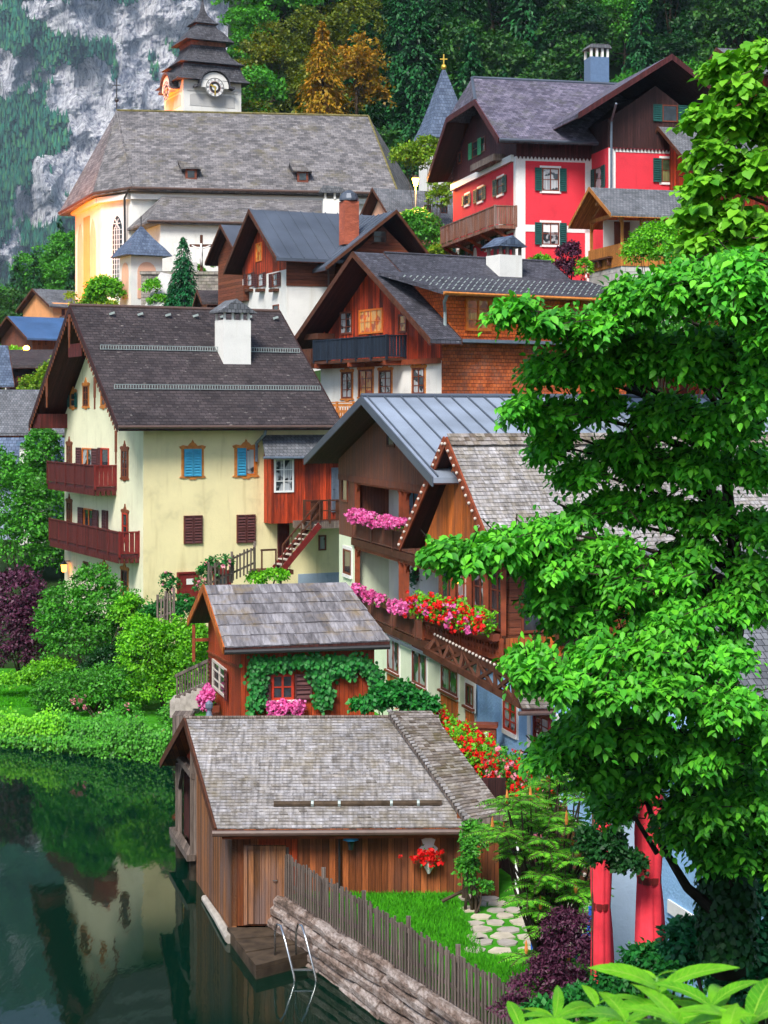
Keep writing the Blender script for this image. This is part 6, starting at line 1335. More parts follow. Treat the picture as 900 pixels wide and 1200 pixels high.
# blue annex near the parasols
AX = Fr(6.35, 29.0, 15.6)
t = thing('blue_annex', 'bright blue roughcast annex with white corner stones behind the red parasols', 'house', (6.5, 30, 1)); gable_wall(AX, 0, 9, 0, 5.2, .5, 4.6, 5.6, [(.5, 8, M['blue'], 'wall')], t); gable_roof(AX, -.3, 9, -.3, 5.5, 4.6, 5.8, M['tile_slate'], t, .15, barge=M['beam'], soffit=M['soffit'])
m = MB(); m.box(AX.left(), -.02, .35, .002, .05, .5, 5); m.box(AX.left(), 0.35, 3.5, .002, .04, 2.55, 2.8); m.build('white_band', M['trimwhite'], t); window(AX.left(), None, t, M['frame'], M['glass'], 2, 2, surround=M['trimwhite'], ab=(5.0, 6.0, 2.3, 3.5))
t = thing('garden_pavilion', 'pale grey blue garden wall panel between the two red parasols', 'wall', (4.2, 33, 1)); m = MB(); m.box(Fa((4.1, 33.5), (.96, -.2), (-.2, -.96)), 0, 2.2, -.2, 0, .9, 4.2); m.build('panel', M['greywall'], t)

# ---------------- distant village on the left
q = P(38, 445, 170)
t = quick(Fr(q.x, q.y, 35), 9, 8, 10, 19.6, 21.9, M['white'], M['metalb'], 'blue_roofed_house', 'white and brown house with bright blue sheet roof beyond the cream gable', bands=[(10, 16.3, M['white'], 'wall'), (16.3, 24, M['brownwood'], 'upper_wall')], wins=[('f', (44, 398, 48, 405), {}), ('f', (52, 398, 56, 405), {}), ('f', (43, 411, 47, 420), {}), ('f', (52, 410, 56, 419), {})])
m = MB(); ff = Fr(q.x, q.y, 35).front(); m.box(ff.off(.8), 3.5, 9, -.8, 0, 16.0, 16.2); railing(ff.off(.8), 3.5, 9, 16.2, .9, m, 'slat', step=.3); m.build('balcony', M['beam'], t)
q = P(62, 400, 180); quick(Fr(q.x, q.y, 30), 12, 10, 10, 23.5, 25.5, M['orangewall'], M['tile_slate'], 'terrace_hotel', 'orange lit building with terraces below the choir', ov=(.6, .6, 1), wins=[('l', (70, 370, 76, 382), {}), ('f', (72, 362, 76, 372), {})])  # the orange light on this building is painted in as wall colour
q = P(56, 375, 195); quick(Fr(q.x, q.y, 15), 12, 6, 12, 21.5, 24.5, M['greywall2'], M['tile_blue'], 'slate_roof_house', 'house with blue slate roof behind the blue roofed house', ov=(.4, .4, 1))
q = P(12, 462, 135); quick(Fr(q.x, q.y, 15, -8), 6.5, 7, 8, 15.9, 17.2, M['darkwood'], M['tile_dark'], 'dark_barn', 'dark brown boarded barn beside the golden bush at the left', ov=(.5, .8, 1), wins=[('f', (20, 441, 28, 448), {})])
q = P(-40, 500, 128); quick(Fr(q.x, q.y, 20), 2.9, 6, 6, 14.3, 17.3, M['yellow'], M['tile_blue'], 'yellow_house', 'yellow walled house with blue slate roof at the left edge', ov=(.6, .5, 1), wins=[('f', (-4, 452, 2, 462), {})])
q = P(-60, 545, 108); quick(Fr(q.x, q.y, 12), 10.5, 7, 3, 10.9, 13.6, M['violetwood'], M['tile_slate'], 'grey_roofed_house', 'aubergine boarded house with wide grey roof at the left edge', ov=(.6, .8, 1), wins=[('f', (15, 507, 22, 517), dict(f='oframe'))])
q = P(-50, 560, 98); quick(Fr(q.x, q.y, 5), 7.4, 5, 3, 8.3, 10.6, M['greywall'], M['tile_blue'], 'boat_shed', 'low shed with steel blue shingle roof by the lakeside trees', ov=(.4, .5, 1), cat='shed')
t = thing('white_oriel', 'small white walled balcony block with blue trim beside the boat shed', 'house', tuple(P(33, 570, 97))); ff = Fa(P(23, 550, 97).to_2d(), (1, .1), (.1, -1)); m = MB(); m.box(ff, 0, 1.7, -2, 0, 3, 10.2); m.build('wall', M['white'], t); m = MB(); m.box(ff, -.15, 1.85, -2, .2, 10.2, 10.4); m.box(ff, -.1, 1.8, 0, .15, 8.6, 8.9); m.build('trim', M['zincblue'], t)
t = thing('street_lamp', 'lit lamp on a pole in front of the blue roofed house', 'street lamp', tuple(P(31, 445, 150))); q = P(31, 413, 150); m = MB(); m.tube([q-Vector((0, 0, 5)), q], .05, 6); m.build('pole', M['iron'], t); m = MB(); m.lathe((q.x, q.y, q.z), [(.15, -.05), (.3, .45), (.1, .6)], 6); m.build('lamp_glass', M['lampglow'], t)
l = bpy.data.lights.new('bulb', 'POINT'); l.energy = 3500; l.color = (1, .42, .08); l.shadow_soft_size = .3; o = bpy.data.objects.new('bulb', l); col.objects.link(o); o.parent = t; o.location = Vector((q.x, q.y-.6, q.z))-t.location
# wall lamp on the cream house
f = CR.left(); a, z = f.px(82, 665); t = thing('wall_lamp', 'lit lantern on the cream wall under the lower balcony', 'lantern', tuple(f.w(a, .2, z))); m = MB(); m.lathe(f.w(a, .3, z-.2), [(.1, 0), (.15, .35)], 6); m.build('lamp_glass', M['lampsoft'], t); m = MB(); m.lathe(f.w(a, .3, z+.16), [(.2, 0), (.03, .18)], 6); m.box(f, a-.04, a+.04, 0, .3, z+.3, z+.34); m.build('cap', M['iron'], t)
# lamp behind the veranda glass
f = SH.left().off(.0); t = thing('veranda_lamp', 'glowing lamp hanging at the veranda window', 'lamp', tuple(f.w(3.1, .14, 7.0))); m = MB(); m.ball(f.w(3.1, .16, 6.9), .1, 10, 8, 1.6); m.build('globe', M['lampsoft'], t); m = MB(); m.tube([f.w(3.1, .16, 7.05), f.w(3.1, .16, 7.6)], .012, 5); m.build('cord', M['iron'], t)
# ================================================================== vegetation
def tubes_mesh(name, paths, mat, par=None, loc=None, n=6):
    m = MB()
    for pts, r in paths: m.tube(pts, r, n)
    return m.build(name, mat, par, loc, smooth=True, uv=False)
# ---- forest prototypes (built at the origin, then moved and copied)
def broadleaf(name, h, w, n, mat, size, label, cat='tree', group=None, seed=0, trunk=True):
    rs = random.Random(seed); t = thing(name, label, cat, (0, 0, 0), group); bl = []
    for k in range(16):
        f = rs.random(); z = h*(.28+.66*f); rr = w*(.5-abs(f-.35)*.42); a = rs.random()*6.283; d = rs.random()**.5*w*(.5-.32*f)
        s = w*rs.uniform(.13, .24); bl.append((d*math.cos(a), d*math.sin(a), z, s*1.15, s*1.15, s*.85))
    bl.append((0, 0, h*.55, w*.25, w*.25, h*.3))
    p, d, nr, s = blob_leaves(bl, n, size, up=.6, shell=.75, clump=.2); leaf_mesh('crown', p, d, nr, s, mat, t, shape='rhomb', width=.75)
    br = [([(0, 0, -1), (0, 0, h*.3), (.1, 0, h*.75)], [h*.022, h*.016, h*.004])]
    for b in bl[:9]: br.append(([(0, 0, h*.25+b[2]*.2), (b[0]*.5, b[1]*.5, b[2]*.75), b[:3]], [h*.009, h*.006, h*.002]))
    tubes_mesh('trunk', br, M['bark'], t); return t
def conifer(name, h, w, n, mat, label, cat='tree', group=None, seed=0, leaf=.5):
    rs = np.random.default_rng(seed); t = thing(name, label, cat, (0, 0, 0), group); nb = n//12; f = rs.random(nb)**.8
    z = h*(.06+.92*(1-f)); z = h*(1-.95*f); R_ = w*.5*f**.85*(.75+.45*rs.random(nb))+.1; a = rs.random(nb)*6.283
    T = (np.arange(12)+.6)/12; tt = T[None, :]
    r = R_[:, None]*tt; lat = (rs.random((nb, 12))-.5)*.35*R_[:, None]*(1.1-tt*.6); zz = z[:, None]-R_[:, None]*(.55*tt**1.4)+.12*R_[:, None]*np.sin(tt*3)
    P3 = np.stack([r*np.cos(a)[:, None]-lat*np.sin(a)[:, None], r*np.sin(a)[:, None]+lat*np.cos(a)[:, None], zz+rs.normal(size=zz.shape)*.05], -1).reshape(-1, 3)
    out = np.stack([np.cos(a), np.sin(a), a*0-.35], -1)[:, None, :].repeat(12, 1).reshape(-1, 3)+rs.normal(size=(nb*12, 3))*.35
    nr = np.array([0, 0, 1.])+out*.35+rs.normal(size=(nb*12, 3))*.3
    sz = leaf*(.5+.8*rs.random(nb*12))*(.5+.5*np.repeat(f, 12)); leaf_mesh('crown', P3, out, nr, sz, mat, t, shape='rhomb', width=.5, droop=.35)
    tubes_mesh('trunk', [([(0, 0, -1.5), (0, 0, h*.5), (0, 0, h*.97)], [h*.018, h*.011, h*.002])], M['barkdk'], t); return t
G = 'trees of the forest behind the village'
protos = {
 'c1': conifer('spruce', 20, 8, 5600, M['l_con'], 'dark green spruce in the forest slope behind the village', group=G, seed=1, leaf=.8),
 'c2': conifer('spruce', 17, 8.5, 5200, M['l_dark'], 'dark green spruce in the forest slope behind the village', group=G, seed=2, leaf=.85),
 'b1': broadleaf('forest_tree', 15, 10, 6500, M['l_forest'], .42, 'dark green broadleaf tree in the forest behind the village', group=G, seed=3),
 'b2': broadleaf('forest_tree', 13, 9, 6000, M['l_mid'], .40, 'fresh green broadleaf tree in the forest behind the village', group=G, seed=4),
 'b3': broadleaf('forest_tree', 16, 9, 6500, M['l_dark'], .42, 'dark green broadleaf tree in the forest behind the village', group=G, seed=5),
 'b4': broadleaf('forest_tree', 12, 8.5, 6000, LM('olive_leaves', (.13, .20, .008), (.24, .28, .01), (.06, .13, .01)), .38, 'olive yellow broadleaf tree in the forest above the church', group=G, seed=6)}
used = set()
def plant(k, x, y, s=1, rz=None, dz=0, sz=None):
    src = protos[k]
    if k in used: o = copy_tree(src)
    else: o = src; used.add(k)
    o.location = (x, y, gz(x, y)+dz); o.rotation_euler = (0, 0, random.random()*6.28 if rz is None else rz); o.scale = (s, s, sz or s); return o
random.seed(21)
yy = 176.0
while yy < 275:
    st = 5.4 if yy < 215 else 7.5
    x = -.1*yy
    while x < .27*yy:
        X, Y = x+random.uniform(-1.8, 1.8), yy+random.uniform(-2, 2); px = 450+2000*X/Y; py = 485-2000*(gz(X, Y)+8-12)/Y
        if py > -190 and not (430 < px < 475 and False):
            if px < 285: k = random.choice(['b1', 'b2', 'b3', 'b2']) 
            elif px < 415: k = random.choice(['b4', 'b2', 'b4', 'b1', 'b4']) if py > -10 or px > 330 else random.choice(['b1', 'b3'])
            elif px < 560: k = random.choice(['c1', 'c2', 'c1', 'b1'])
            elif px < 700: k = random.choice(['c1', 'b2', 'b1', 'b3', 'c2'])
            else: k = random.choice(['b2', 'b1', 'b3', 'b2', 'c1'])
            if X/Y > -.094: plant(k, X, Y, random.uniform(.75, 1.15))
        x += st*random.uniform(.8, 1.2)
    yy += 6.0 if yy < 215 else 9
# golden autumn trees above the church roof
g1 = conifer('larch', 11, 7, 3600, M['l_gold'], 'golden autumn tree above the church roof, left one of the two', group=None, seed=8, leaf=.6); q = P(378, 128, 172); g1.location = (q.x, q.y, 31)
g1.location.z = P(378, 150, 172).z
g2 = broadleaf('larch', 10, 6.5, 3800, M['l_gold'], .36, 'golden autumn tree above the church roof, right one of the two', seed=9); q = P(418, 150, 176); g2.location = tuple(q)
# left wooded slope under the mountain
G2 = 'trees of the wooded slope under the mountain'
protos['s1'] = broadleaf('slope_tree', 13, 9, 5200, M['l_mid'], .40, 'green broadleaf tree on the slope left of the choir', group=G2, seed=11)
protos['s2'] = broadleaf('slope_tree', 14, 9, 5200, M['l_forest'], .40, 'dark broadleaf tree on the slope left of the choir', group=G2, seed=12)
protos['s3'] = conifer('slope_spruce', 15, 7, 3600, M['l_con'], 'spruce on the slope left of the choir', group=G2, seed=13, leaf=.7)
for (a, b, D) in ((78, 330, 232), (60, 345, 230), (40, 365, 228), (20, 385, 226), (0, 400, 222), (88, 355, 215), (68, 372, 212), (46, 388, 210), (24, 402, 208), (4, 418, 205), (30, 368, 240), (8, 390, 238), (52, 352, 236), (70, 340, 240), (-14, 410, 230), (90, 328, 226), (14, 425, 195), (-6, 440, 190), (84, 395, 200), (36, 412, 192)):
    q = P(a, b, D); k = random.choice(['s1', 's2', 's1', 's3'])
    src = protos[k]; o = copy_tree(src) if k in used else src; used.add(k); s = random.uniform(.62, .85); o.location = (q.x, q.y, q.z-2.5); o.rotation_euler = (0, 0, random.random()*6); o.scale = (s, s, s)
# ---- single shrubs and trees placed where they stand
def shrub(name, blobs, D, mat, n, size, label, cat='bush', ground=None, shape='rhomb', width=.7, up=.5, depth=1.0, stems=True, group=None, shell=.6, clump=.16):
    """blobs in photo pixels (px, py, rx, ry[, dD]) around distance D"""
    B = []
    for b in blobs:
        d = D+(b[4] if len(b) > 4 else 0); q = P(b[0], b[1], d); rx, rz = b[2]*d/F, b[3]*d/F; B.append((q.x, q.y, q.z, rx, max(rx, rz)*depth*.8, rz))
    cx = sum(b[0] for b in B)/len(B); cy = sum(b[1] for b in B)/len(B); zb = min(b[2]-b[5] for b in B) if ground is None else ground
    t = thing(name, label, cat, (cx, cy, zb), group)
    p, d, nr, s = blob_leaves(B, n, size, up=up, shell=shell, clump=clump); leaf_mesh('foliage', p, d, nr, s, mat, t, shape=shape, width=width)
    if stems:
        br = []
        for b in B:
            for k in range(2): br.append(([(cx+random.uniform(-.2, .2), cy+random.uniform(-.2, .2), zb-.2), ((cx+b[0])/2+random.uniform(-.1, .1), (cy+b[1])/2, (zb+b[2])/2), (b[0]+random.uniform(-.3, .3)*b[3], b[1], b[2]+.3*b[5])], [.05, .03, .012]))
        tubes_mesh('stem', br, M['bark'], t, n=5)
    return t
shrub('lakeside_tree', [(8, 590, 40, 45), (45, 610, 30, 50), (20, 640, 45, 40), (-10, 560, 30, 35), (55, 655, 22, 30)], 88, M['l_mid'], 15000, .17, 'large green tree at the left edge beside the cream house', 'tree', 1)
shrub('lakeside_tree', [(50, 530, 18, 28), (40, 560, 20, 20)], 96, M['l_mid'], 4000, .18, 'green tree behind the cream house below its big overhanging eave', 'tree', 4)
shrub('smoke_bush', [(22, 700, 28, 32), (40, 735, 24, 40), (10, 745, 30, 40), (30, 770, 30, 22)], 70, M['l_purple'], 10000, .13, 'dark purple smoke bush on the lawn at the left', 'bush', 1.1)
shrub('garden_bush', [(110, 690, 24, 26), (80, 720, 32, 34), (130, 725, 42, 36), (100, 755, 45, 30), (60, 740, 18, 30), (150, 745, 30, 30)], 67, M['l_mid'], 17000, .12, 'tall bright green bush in front of the cream house wall', 'bush', 1.1)
shrub('hedge', [(170, 770, 30, 38), (205, 760, 28, 32), (225, 780, 18, 45), (190, 810, 40, 30), (165, 740, 20, 16), (232, 745, 10, 16)], 62.5, M['l_bright'], 17000, .11, 'yellow green climbing hedge between the big bush and the hut', 'hedge', 1.1)
shrub('low_bush', [(90, 812, 48, 22), (130, 805, 40, 24), (60, 822, 24, 14), (150, 820, 24, 20)], 63, M['l_mid'], 11000, .10, 'low spreading green bush above the bank wall', 'bush', 1.1)
shrub('garden_bush', [(130, 780, 28, 20), (150, 770, 25, 25), (110, 790, 20, 15)], 64.5, M['l_dark'], 5000, .11, 'dark green shrub behind the low spreading bush', 'bush', 1.1)
shrub('garden_bush', [(150, 720, 20, 20), (175, 745, 20, 18), (60, 790, 30, 16), (20, 800, 26, 10)], 66, M['l_bright'], 7000, .11, 'bright leafy bush right behind the tall garden bush', 'bush', 1.1)
shrub('rock_plant', [(190, 720, 20, 14), (220, 715, 16, 16), (170, 725, 12, 10)], 66, M['l_ivy'], 3500, .10, 'leafy plants at the foot of the cream front wall', 'bush', 2)
# ivy and creepers on the bank wall
def strip_leaves(name, path, n, size, mat, label, cat, w=.5, hang=0, D=None, par=None, shape='rhomb'):
    pts = [P(*q) for q in path]; L = [0]
    for a, b in zip(pts, pts[1:]): L.append(L[-1]+(b-a).length)
    u = rng.random(n)*L[-1]; pos = np.empty((n, 3))
    for i, s in enumerate(u):
        k = min(len(pts)-2, bisect.bisect_right(L, s)-1); pos[i] = pts[k].lerp(pts[k+1], (s-L[k])/(L[k+1]-L[k]))
    wv = np.array([w*(.5+noise.noise(Vector((s*.9, 3, 1)))) for s in u]); pos[:, 2] += rng.normal(size=n)*wv*.45-hang*rng.random(n)**2*(0.4+np.abs(np.sin(u*1.7))); pos[:, 1] += rng.normal(size=n)*.2-.1; pos[:, 0] += rng.normal(size=n)*.1
    d = rnd_unit(n)*.6+np.array([-.1, -.5, -.7]); nr = rnd_unit(n)*.5+np.array([-.2, -.7, .6])
    if par: return leaf_mesh(name, pos, d, nr, size*(.6+.8*rng.random(n)), mat, par, shape=shape, width=.8)
    return tag(leaf_mesh(name, pos, d, nr, size*(.6+.8*rng.random(n)), mat, None, tuple(pts[0]), shape=shape, width=.8), label, cat)
strip_leaves('creeper', [(-10, 846, 62.4), (50, 848, 61.4), (75, 852, 61.0)], 9500, .10, M['l_bright'], 'pale green creeper over the left end of the bank wall', 'creeper', 1.0, .9)
strip_leaves('creeper', [(60, 846, 61.6), (120, 852, 60.4), (170, 855, 59.2), (200, 860, 58.6)], 13000, .10, M['l_mid'], 'green ivy hanging over the middle of the bank wall', 'creeper', 1.0, 1.1)
strip_leaves('creeper', [(-10, 860, 62.1), (50, 862, 61.2), (100, 866, 60.3), (130, 868, 59.8)], 5200, .10, M['l_mid'], 'darker green strands of creeper reaching down to the water at the left bank', 'creeper', .35, .55)
def roses(name, blobs, D, n, mat, label, leafn=1500, lm='l_mid', sz=.09, hs=.09):
    t = shrub(name, blobs, D, M[lm], leafn, sz, label, 'rose bush'); B = [];
    for b in blobs: q = P(b[0], b[1], D+(b[4] if len(b) > 4 else 0)); B.append((q.x, q.y, q.z, b[2]*D/F, b[2]*D/F, b[3]*D/F))
    idx = rng.integers(0, len(B), n); B = np.array(B)[idx]; u = rnd_unit(n); u[:, 1] = -abs(u[:, 1]); c = B[:, :3]+u*B[:, 3:6]*1.05; heads(c, hs, mat, t); return t
def heads(c, r, mat, par, k=9, name='blossom'):
    n = len(c); cc = np.repeat(c, k, 0); u = rnd_unit(n*k); rr = np.repeat(r*(.6+.7*rng.random(n)), k)[:, None]; p = cc+u*rr*.45; d = np.cross(u, rnd_unit(n*k)); return leaf_mesh(name, p, d, u+.01, rr[:, 0]*.95, mat, par, shape='rhomb', width=1.0, droop=0)
roses('rose_bush', [(150, 835, 14, 12), (125, 845, 12, 12), (95, 822, 10, 8)], 61.8, 24, M['petal_rose'], 'pink flowering rose bush on the bank wall')
roses('rose_bush', [(205, 845, 16, 22), (215, 825, 14, 10)], 59.2, 30, M['petal_coral'], 'coral red rose bush at the wooden steps', 2600)
roses('climbing_rose', [(200, 695, 10, 16), (215, 715, 14, 14), (195, 680, 8, 8)], 66, 10, M['petal_rose'], 'climbing pink rose by the left of the crimson door', 1300, 'l_ivy', .11)
roses('climbing_rose', [(245, 672, 10, 14), (258, 660, 14, 8), (235, 690, 6, 12)], 66, 14, M['petal_rose'], 'climbing pink rose by the right of the crimson door', 1000, 'l_ivy', .11)
shrub('fern_clump', [(322, 676, 14, 8), (300, 680, 10, 8)], 67, M['l_bright'], 1200, .12, 'bright green weeds under the outside stair', 'weeds', 4)
picket_fence(P(246, 693, 65.5), P(300, 668, 67), 1.0, 'dark wooden picket fence climbing beside the outside stair', .17, 'greywood')
picket_fence(P(183, 735, 65), P(202, 727, 64.6), 1.1, 'short dark picket fence in front of the crimson door', .16, 'greywood')
t = thing('garden_steps', 'wooden railed garden steps between the hedge and the hut', 'stair', tuple(P(225, 830, 56))); A, B = P(206, 822, 57), P(244, 805, 55.2)
m = MB(); h = Vector((0, 0, .85))
m.beam(A+h, B+h, .08, .1); m.beam(A+h*.15, B+h*.15, .06, .08)
for k in range(12): q = A.lerp(B, (k+.5)/12); m.beam(q, q+h, .05, .04)
m.build('railing', M['greywood'], t)
m = MB()
for k in range(6): q = A.lerp(B, (k+.5)/6); m.hexa([q+Vector(v) for v in ((-.3, .1, -.6), (.3, .1, -.6), (.3, 1.4, -.6), (-.3, 1.4, -.6), (-.3, .1, -.05), (.3, .1, -.05), (.3, 1.4, -.05), (-.3, 1.4, -.05))])
m.build('step', M['plinth'], t)
m = MB(); q = P(245, 838, 44); m.lathe(q, [(.09, -.3), (.12, -.1), (.05, .12), (.1, .2), (.1, .3), (.02, .38)], 10); tag(m.build('vent_pipe', M['zinc'], None, tuple(q)), 'grey blue vent pipe with round cap at the boathouse ridge', 'pipe')
m = MB(); q = P(208, 846, 48.5); m.box(Fa(q.to_2d(), (1, 0), (0, -1)), -.1, .45, -.4, .4, q.z-.6, q.z+.25); tag(m.build('crate', M['greywood'], None, tuple(q)), 'grey weathered box behind the left end of the boathouse roof', 'box')
# ivy garland on the hut
f = HU.front(); pos = []
def onwall(fa, path, n, w, dd=.12):
    out = []
    for (x0, y0), (x1, y1) in zip(path, path[1:]):
        a0, z0 = fa.px(x0, y0); a1, z1 = fa.px(x1, y1)
        for k in range(n):
            s = random.random(); ww = w*(.75+.5*noise.noise(Vector((x0+s*(x1-x0), y0+s*(y1-y0), 0))*.1)); out.append(tuple(fa.w(a0+(a1-a0)*s+random.gauss(0, ww*.5), .03+abs(random.gauss(0, dd)), z0+(z1-z0)*s+random.gauss(0, ww*.5))))
    return np.array(out)
p = np.concatenate([onwall(f, [(298, 775), (302, 800), (300, 828)], 380, .30), onwall(f, [(300, 778), (330, 776), (352, 772), (375, 775), (400, 773), (425, 776), (440, 790)], 420, .26), onwall(f, [(368, 785), (380, 805), (378, 822)], 380, .34), onwall(f, [(385, 790), (395, 780), (412, 785)], 260, .25), onwall(f, [(438, 790), (440, 815)], 300, .25)])
n = len(p); tag(leaf_mesh('ivy', p, rnd_unit(n)*.5+np.array([0, -.3, -.8]), rnd_unit(n)*.45+np.array([0, -1, .4]), .09+.07*rng.random(n), M['l_ivy'], None, tuple(HU.w(.3, -.2, 4)), shape='leaf', width=.9), 'dark green ivy garland draped over the hut front around its window', 'ivy')
shrub('vine_bush', [(445, 822, 14, 14), (465, 815, 20, 14), (490, 826, 20, 12), (425, 828, 12, 8)], 48.5, M['l_ivy'], 4200, .12, 'dark leafy vine filling the gap between hut and mint house', 'vine', 1, shape='leaf', width=.85)
# flower boxes
def flower_box(A, B, label, petals, leafm='l_mid', nl=900, nh=60, w=.25, hgt=.28, hang=.25, planter='frame', leaf=.07, head=.07, name='flower_box', group=None, out=(-.9, -.3)):
    A, B = Vector(A), Vector(B); t = thing(name, label, 'flower box', tuple(A.lerp(B, .5)), group); m = MB(); m.beam(A-Vector((0, 0, .12)), B-Vector((0, 0, .12)), .22, .2); m.build('planter', M[planter], t)
    def pts(n, e=1.0):
        s = rng.random(n)[:, None]; q = np.array(A)[None]*(1-s)+np.array(B)[None]*s; o = np.minimum(np.abs(rng.normal(size=n)), 1.6)*w*.6*e; side = rng.normal(size=n)*w*.35
        bump_ = 1+.5*np.array([noise.noise(Vector((float(x)*9, 1, 1))) for x in s[:, 0]]); q[:, 0] += out[0]*o+side*.3; q[:, 1] += out[1]*o+side*.3; q[:, 2] += .08+(rng.random(n)*hgt*bump_)-o*hang/max(w*.6, .01)*rng.random(n)*1.2; return q
    p = pts(nl); leaf_mesh('foliage', p, rnd_unit(nl)*.8+np.array([0, 0, .1]), rnd_unit(nl)*.6+np.array([out[0]*.5, out[1]*.5, .7]), leaf*(.7+.6*rng.random(nl)), M[leafm], t, shape='rhomb', width=.95)
    q = pts(nh, 1.35); q[:, 0] += out[0]*.07; q[:, 1] += out[1]*.07; q[:, 2] += .04
    if isinstance(petals, tuple): heads(q[:nh*3//4], head, M[petals[0]], t); heads(q[nh*3//4:], head, M[petals[1]], t)
    else: heads(q, head, M[petals], t)
    return t
bl = BH.left().off(.15)
def on(fa, px, z): a, _ = fa.px(px, 600); return fa.w(a, 0, z)
flower_box(on(bl, 417, 8.15), on(bl, 446, 8.15), 'overflowing pink geraniums on the upper loggia railing, left half', 'petal_pink', nl=380, nh=120, w=.26, hgt=.12, hang=.15, head=.12)
flower_box(on(bl, 449, 8.15), on(bl, 480, 8.15), 'overflowing pink geraniums on the upper loggia railing, right half', 'petal_pink', nl=380, nh=120, w=.26, hgt=.12, hang=.15, head=.12)
flower_box(on(bl, 497, 8.1), on(bl, 508, 8.1), 'small pink flowers at the near end of the upper loggia railing', 'petal_pink', nl=120, nh=40, w=.25, head=.12)
for a, b, s in ((418, 429, 'far, leftmost'), (437, 456, 'middle'), (464, 484, 'near, rightmost')): flower_box(on(bl, a, 5.3), on(bl, b, 5.3), 'pink geranium box on the lower loggia railing, '+s, 'petal_pink', nl=220, nh=70, w=.24, hgt=.12, hang=.15, head=.11)
vl = SH.left().off(.4)
flower_box(vl.w(-.2, 0, 5.6), vl.w(5.6, 0, 5.6), 'red geraniums spilling over the carved veranda railing', ('petal_red', 'petal_pink'), nl=3000, nh=200, w=.35, hgt=.6, hang=.12, leaf=.10, head=.11, leafm='l_bright')
te = TE.off(.15)
flower_box(te.w(-2.0, 0, 2.7), te.w(5.2, 0, 2.7), 'long red geranium box on the terrace railing, far half', 'petal_red', nl=4600, nh=330, w=.45, hgt=.7, hang=.4, leaf=.09, head=.095, leafm='l_bright')
flower_box(te.w(5.3, 0, 2.7), te.w(9.8, 0, 2.7), 'long geranium box on the terrace railing, near half with pink flowers', ('petal_red', 'petal_rose'), nl=3000, nh=190, w=.45, hgt=.6, hang=.4, leaf=.09, head=.095)
hl, hf = HU.left(), HU.front()
a, z = hl.px(256, 822); flower_box(hl.w(a-.7, .2, z), hl.w(a+.5, .2, z), 'pink flower box under the gable window of the hut', 'petal_pink', nl=160, nh=110, w=.2, hgt=.3, hang=.2, head=.12)
a, z = hf.px(336, 832); flower_box(hf.w(a-.55, .2, z), hf.w(a+.45, .2, z), 'pink flower box under the front window of the ivy clad hut', 'petal_pink', nl=160, nh=120, w=.2, hgt=.2, hang=.2, head=.1, out=(0, -1))
q, tt = SCONCE; n = 150; leaf_mesh('foliage', np.array(q)+rng.normal(size=(n, 3))*.11, rnd_unit(n), rnd_unit(n)+np.array([0, -.5, .5]), .07, M['l_ivy'], tt); heads(np.array(q)+rng.normal(size=(34, 3))*np.array([.15, .06, .08])+np.array([0, -.08, .03]), .09, M['petal_red'], tt)
q, tt = HANGP; n = 300; leaf_mesh('foliage', np.array(q)+rng.normal(size=(n, 3))*np.array([.15, .25, .16]), rnd_unit(n), rnd_unit(n), .12, M['l_teal'], tt)
# climbing plants near the boathouse corner
shrub('climbing_plant', [(556, 985, 12, 22), (548, 1025, 12, 20), (562, 1045, 14, 12), (552, 1000, 8, 30)], 37.6, M['l_mid'], 2600, .08, 'slender climbing plant on the boathouse corner post', 'climber', 1)
m = MB(); q = P(544, 970, 38.2); m.tube([q, q+Vector((.05, 0, -.9)), q+Vector((-.02, -.05, -1.55))], [.05, .06, .05], 7); m.tube([q+Vector((0, 0, -1.4)), q+Vector((-.5, -.1, -1.62))], .04, 6); tag(m.build('climbing_vine', M['bark'], None, tuple(q)), 'old twisted vine stem by the boathouse corner', 'vine')
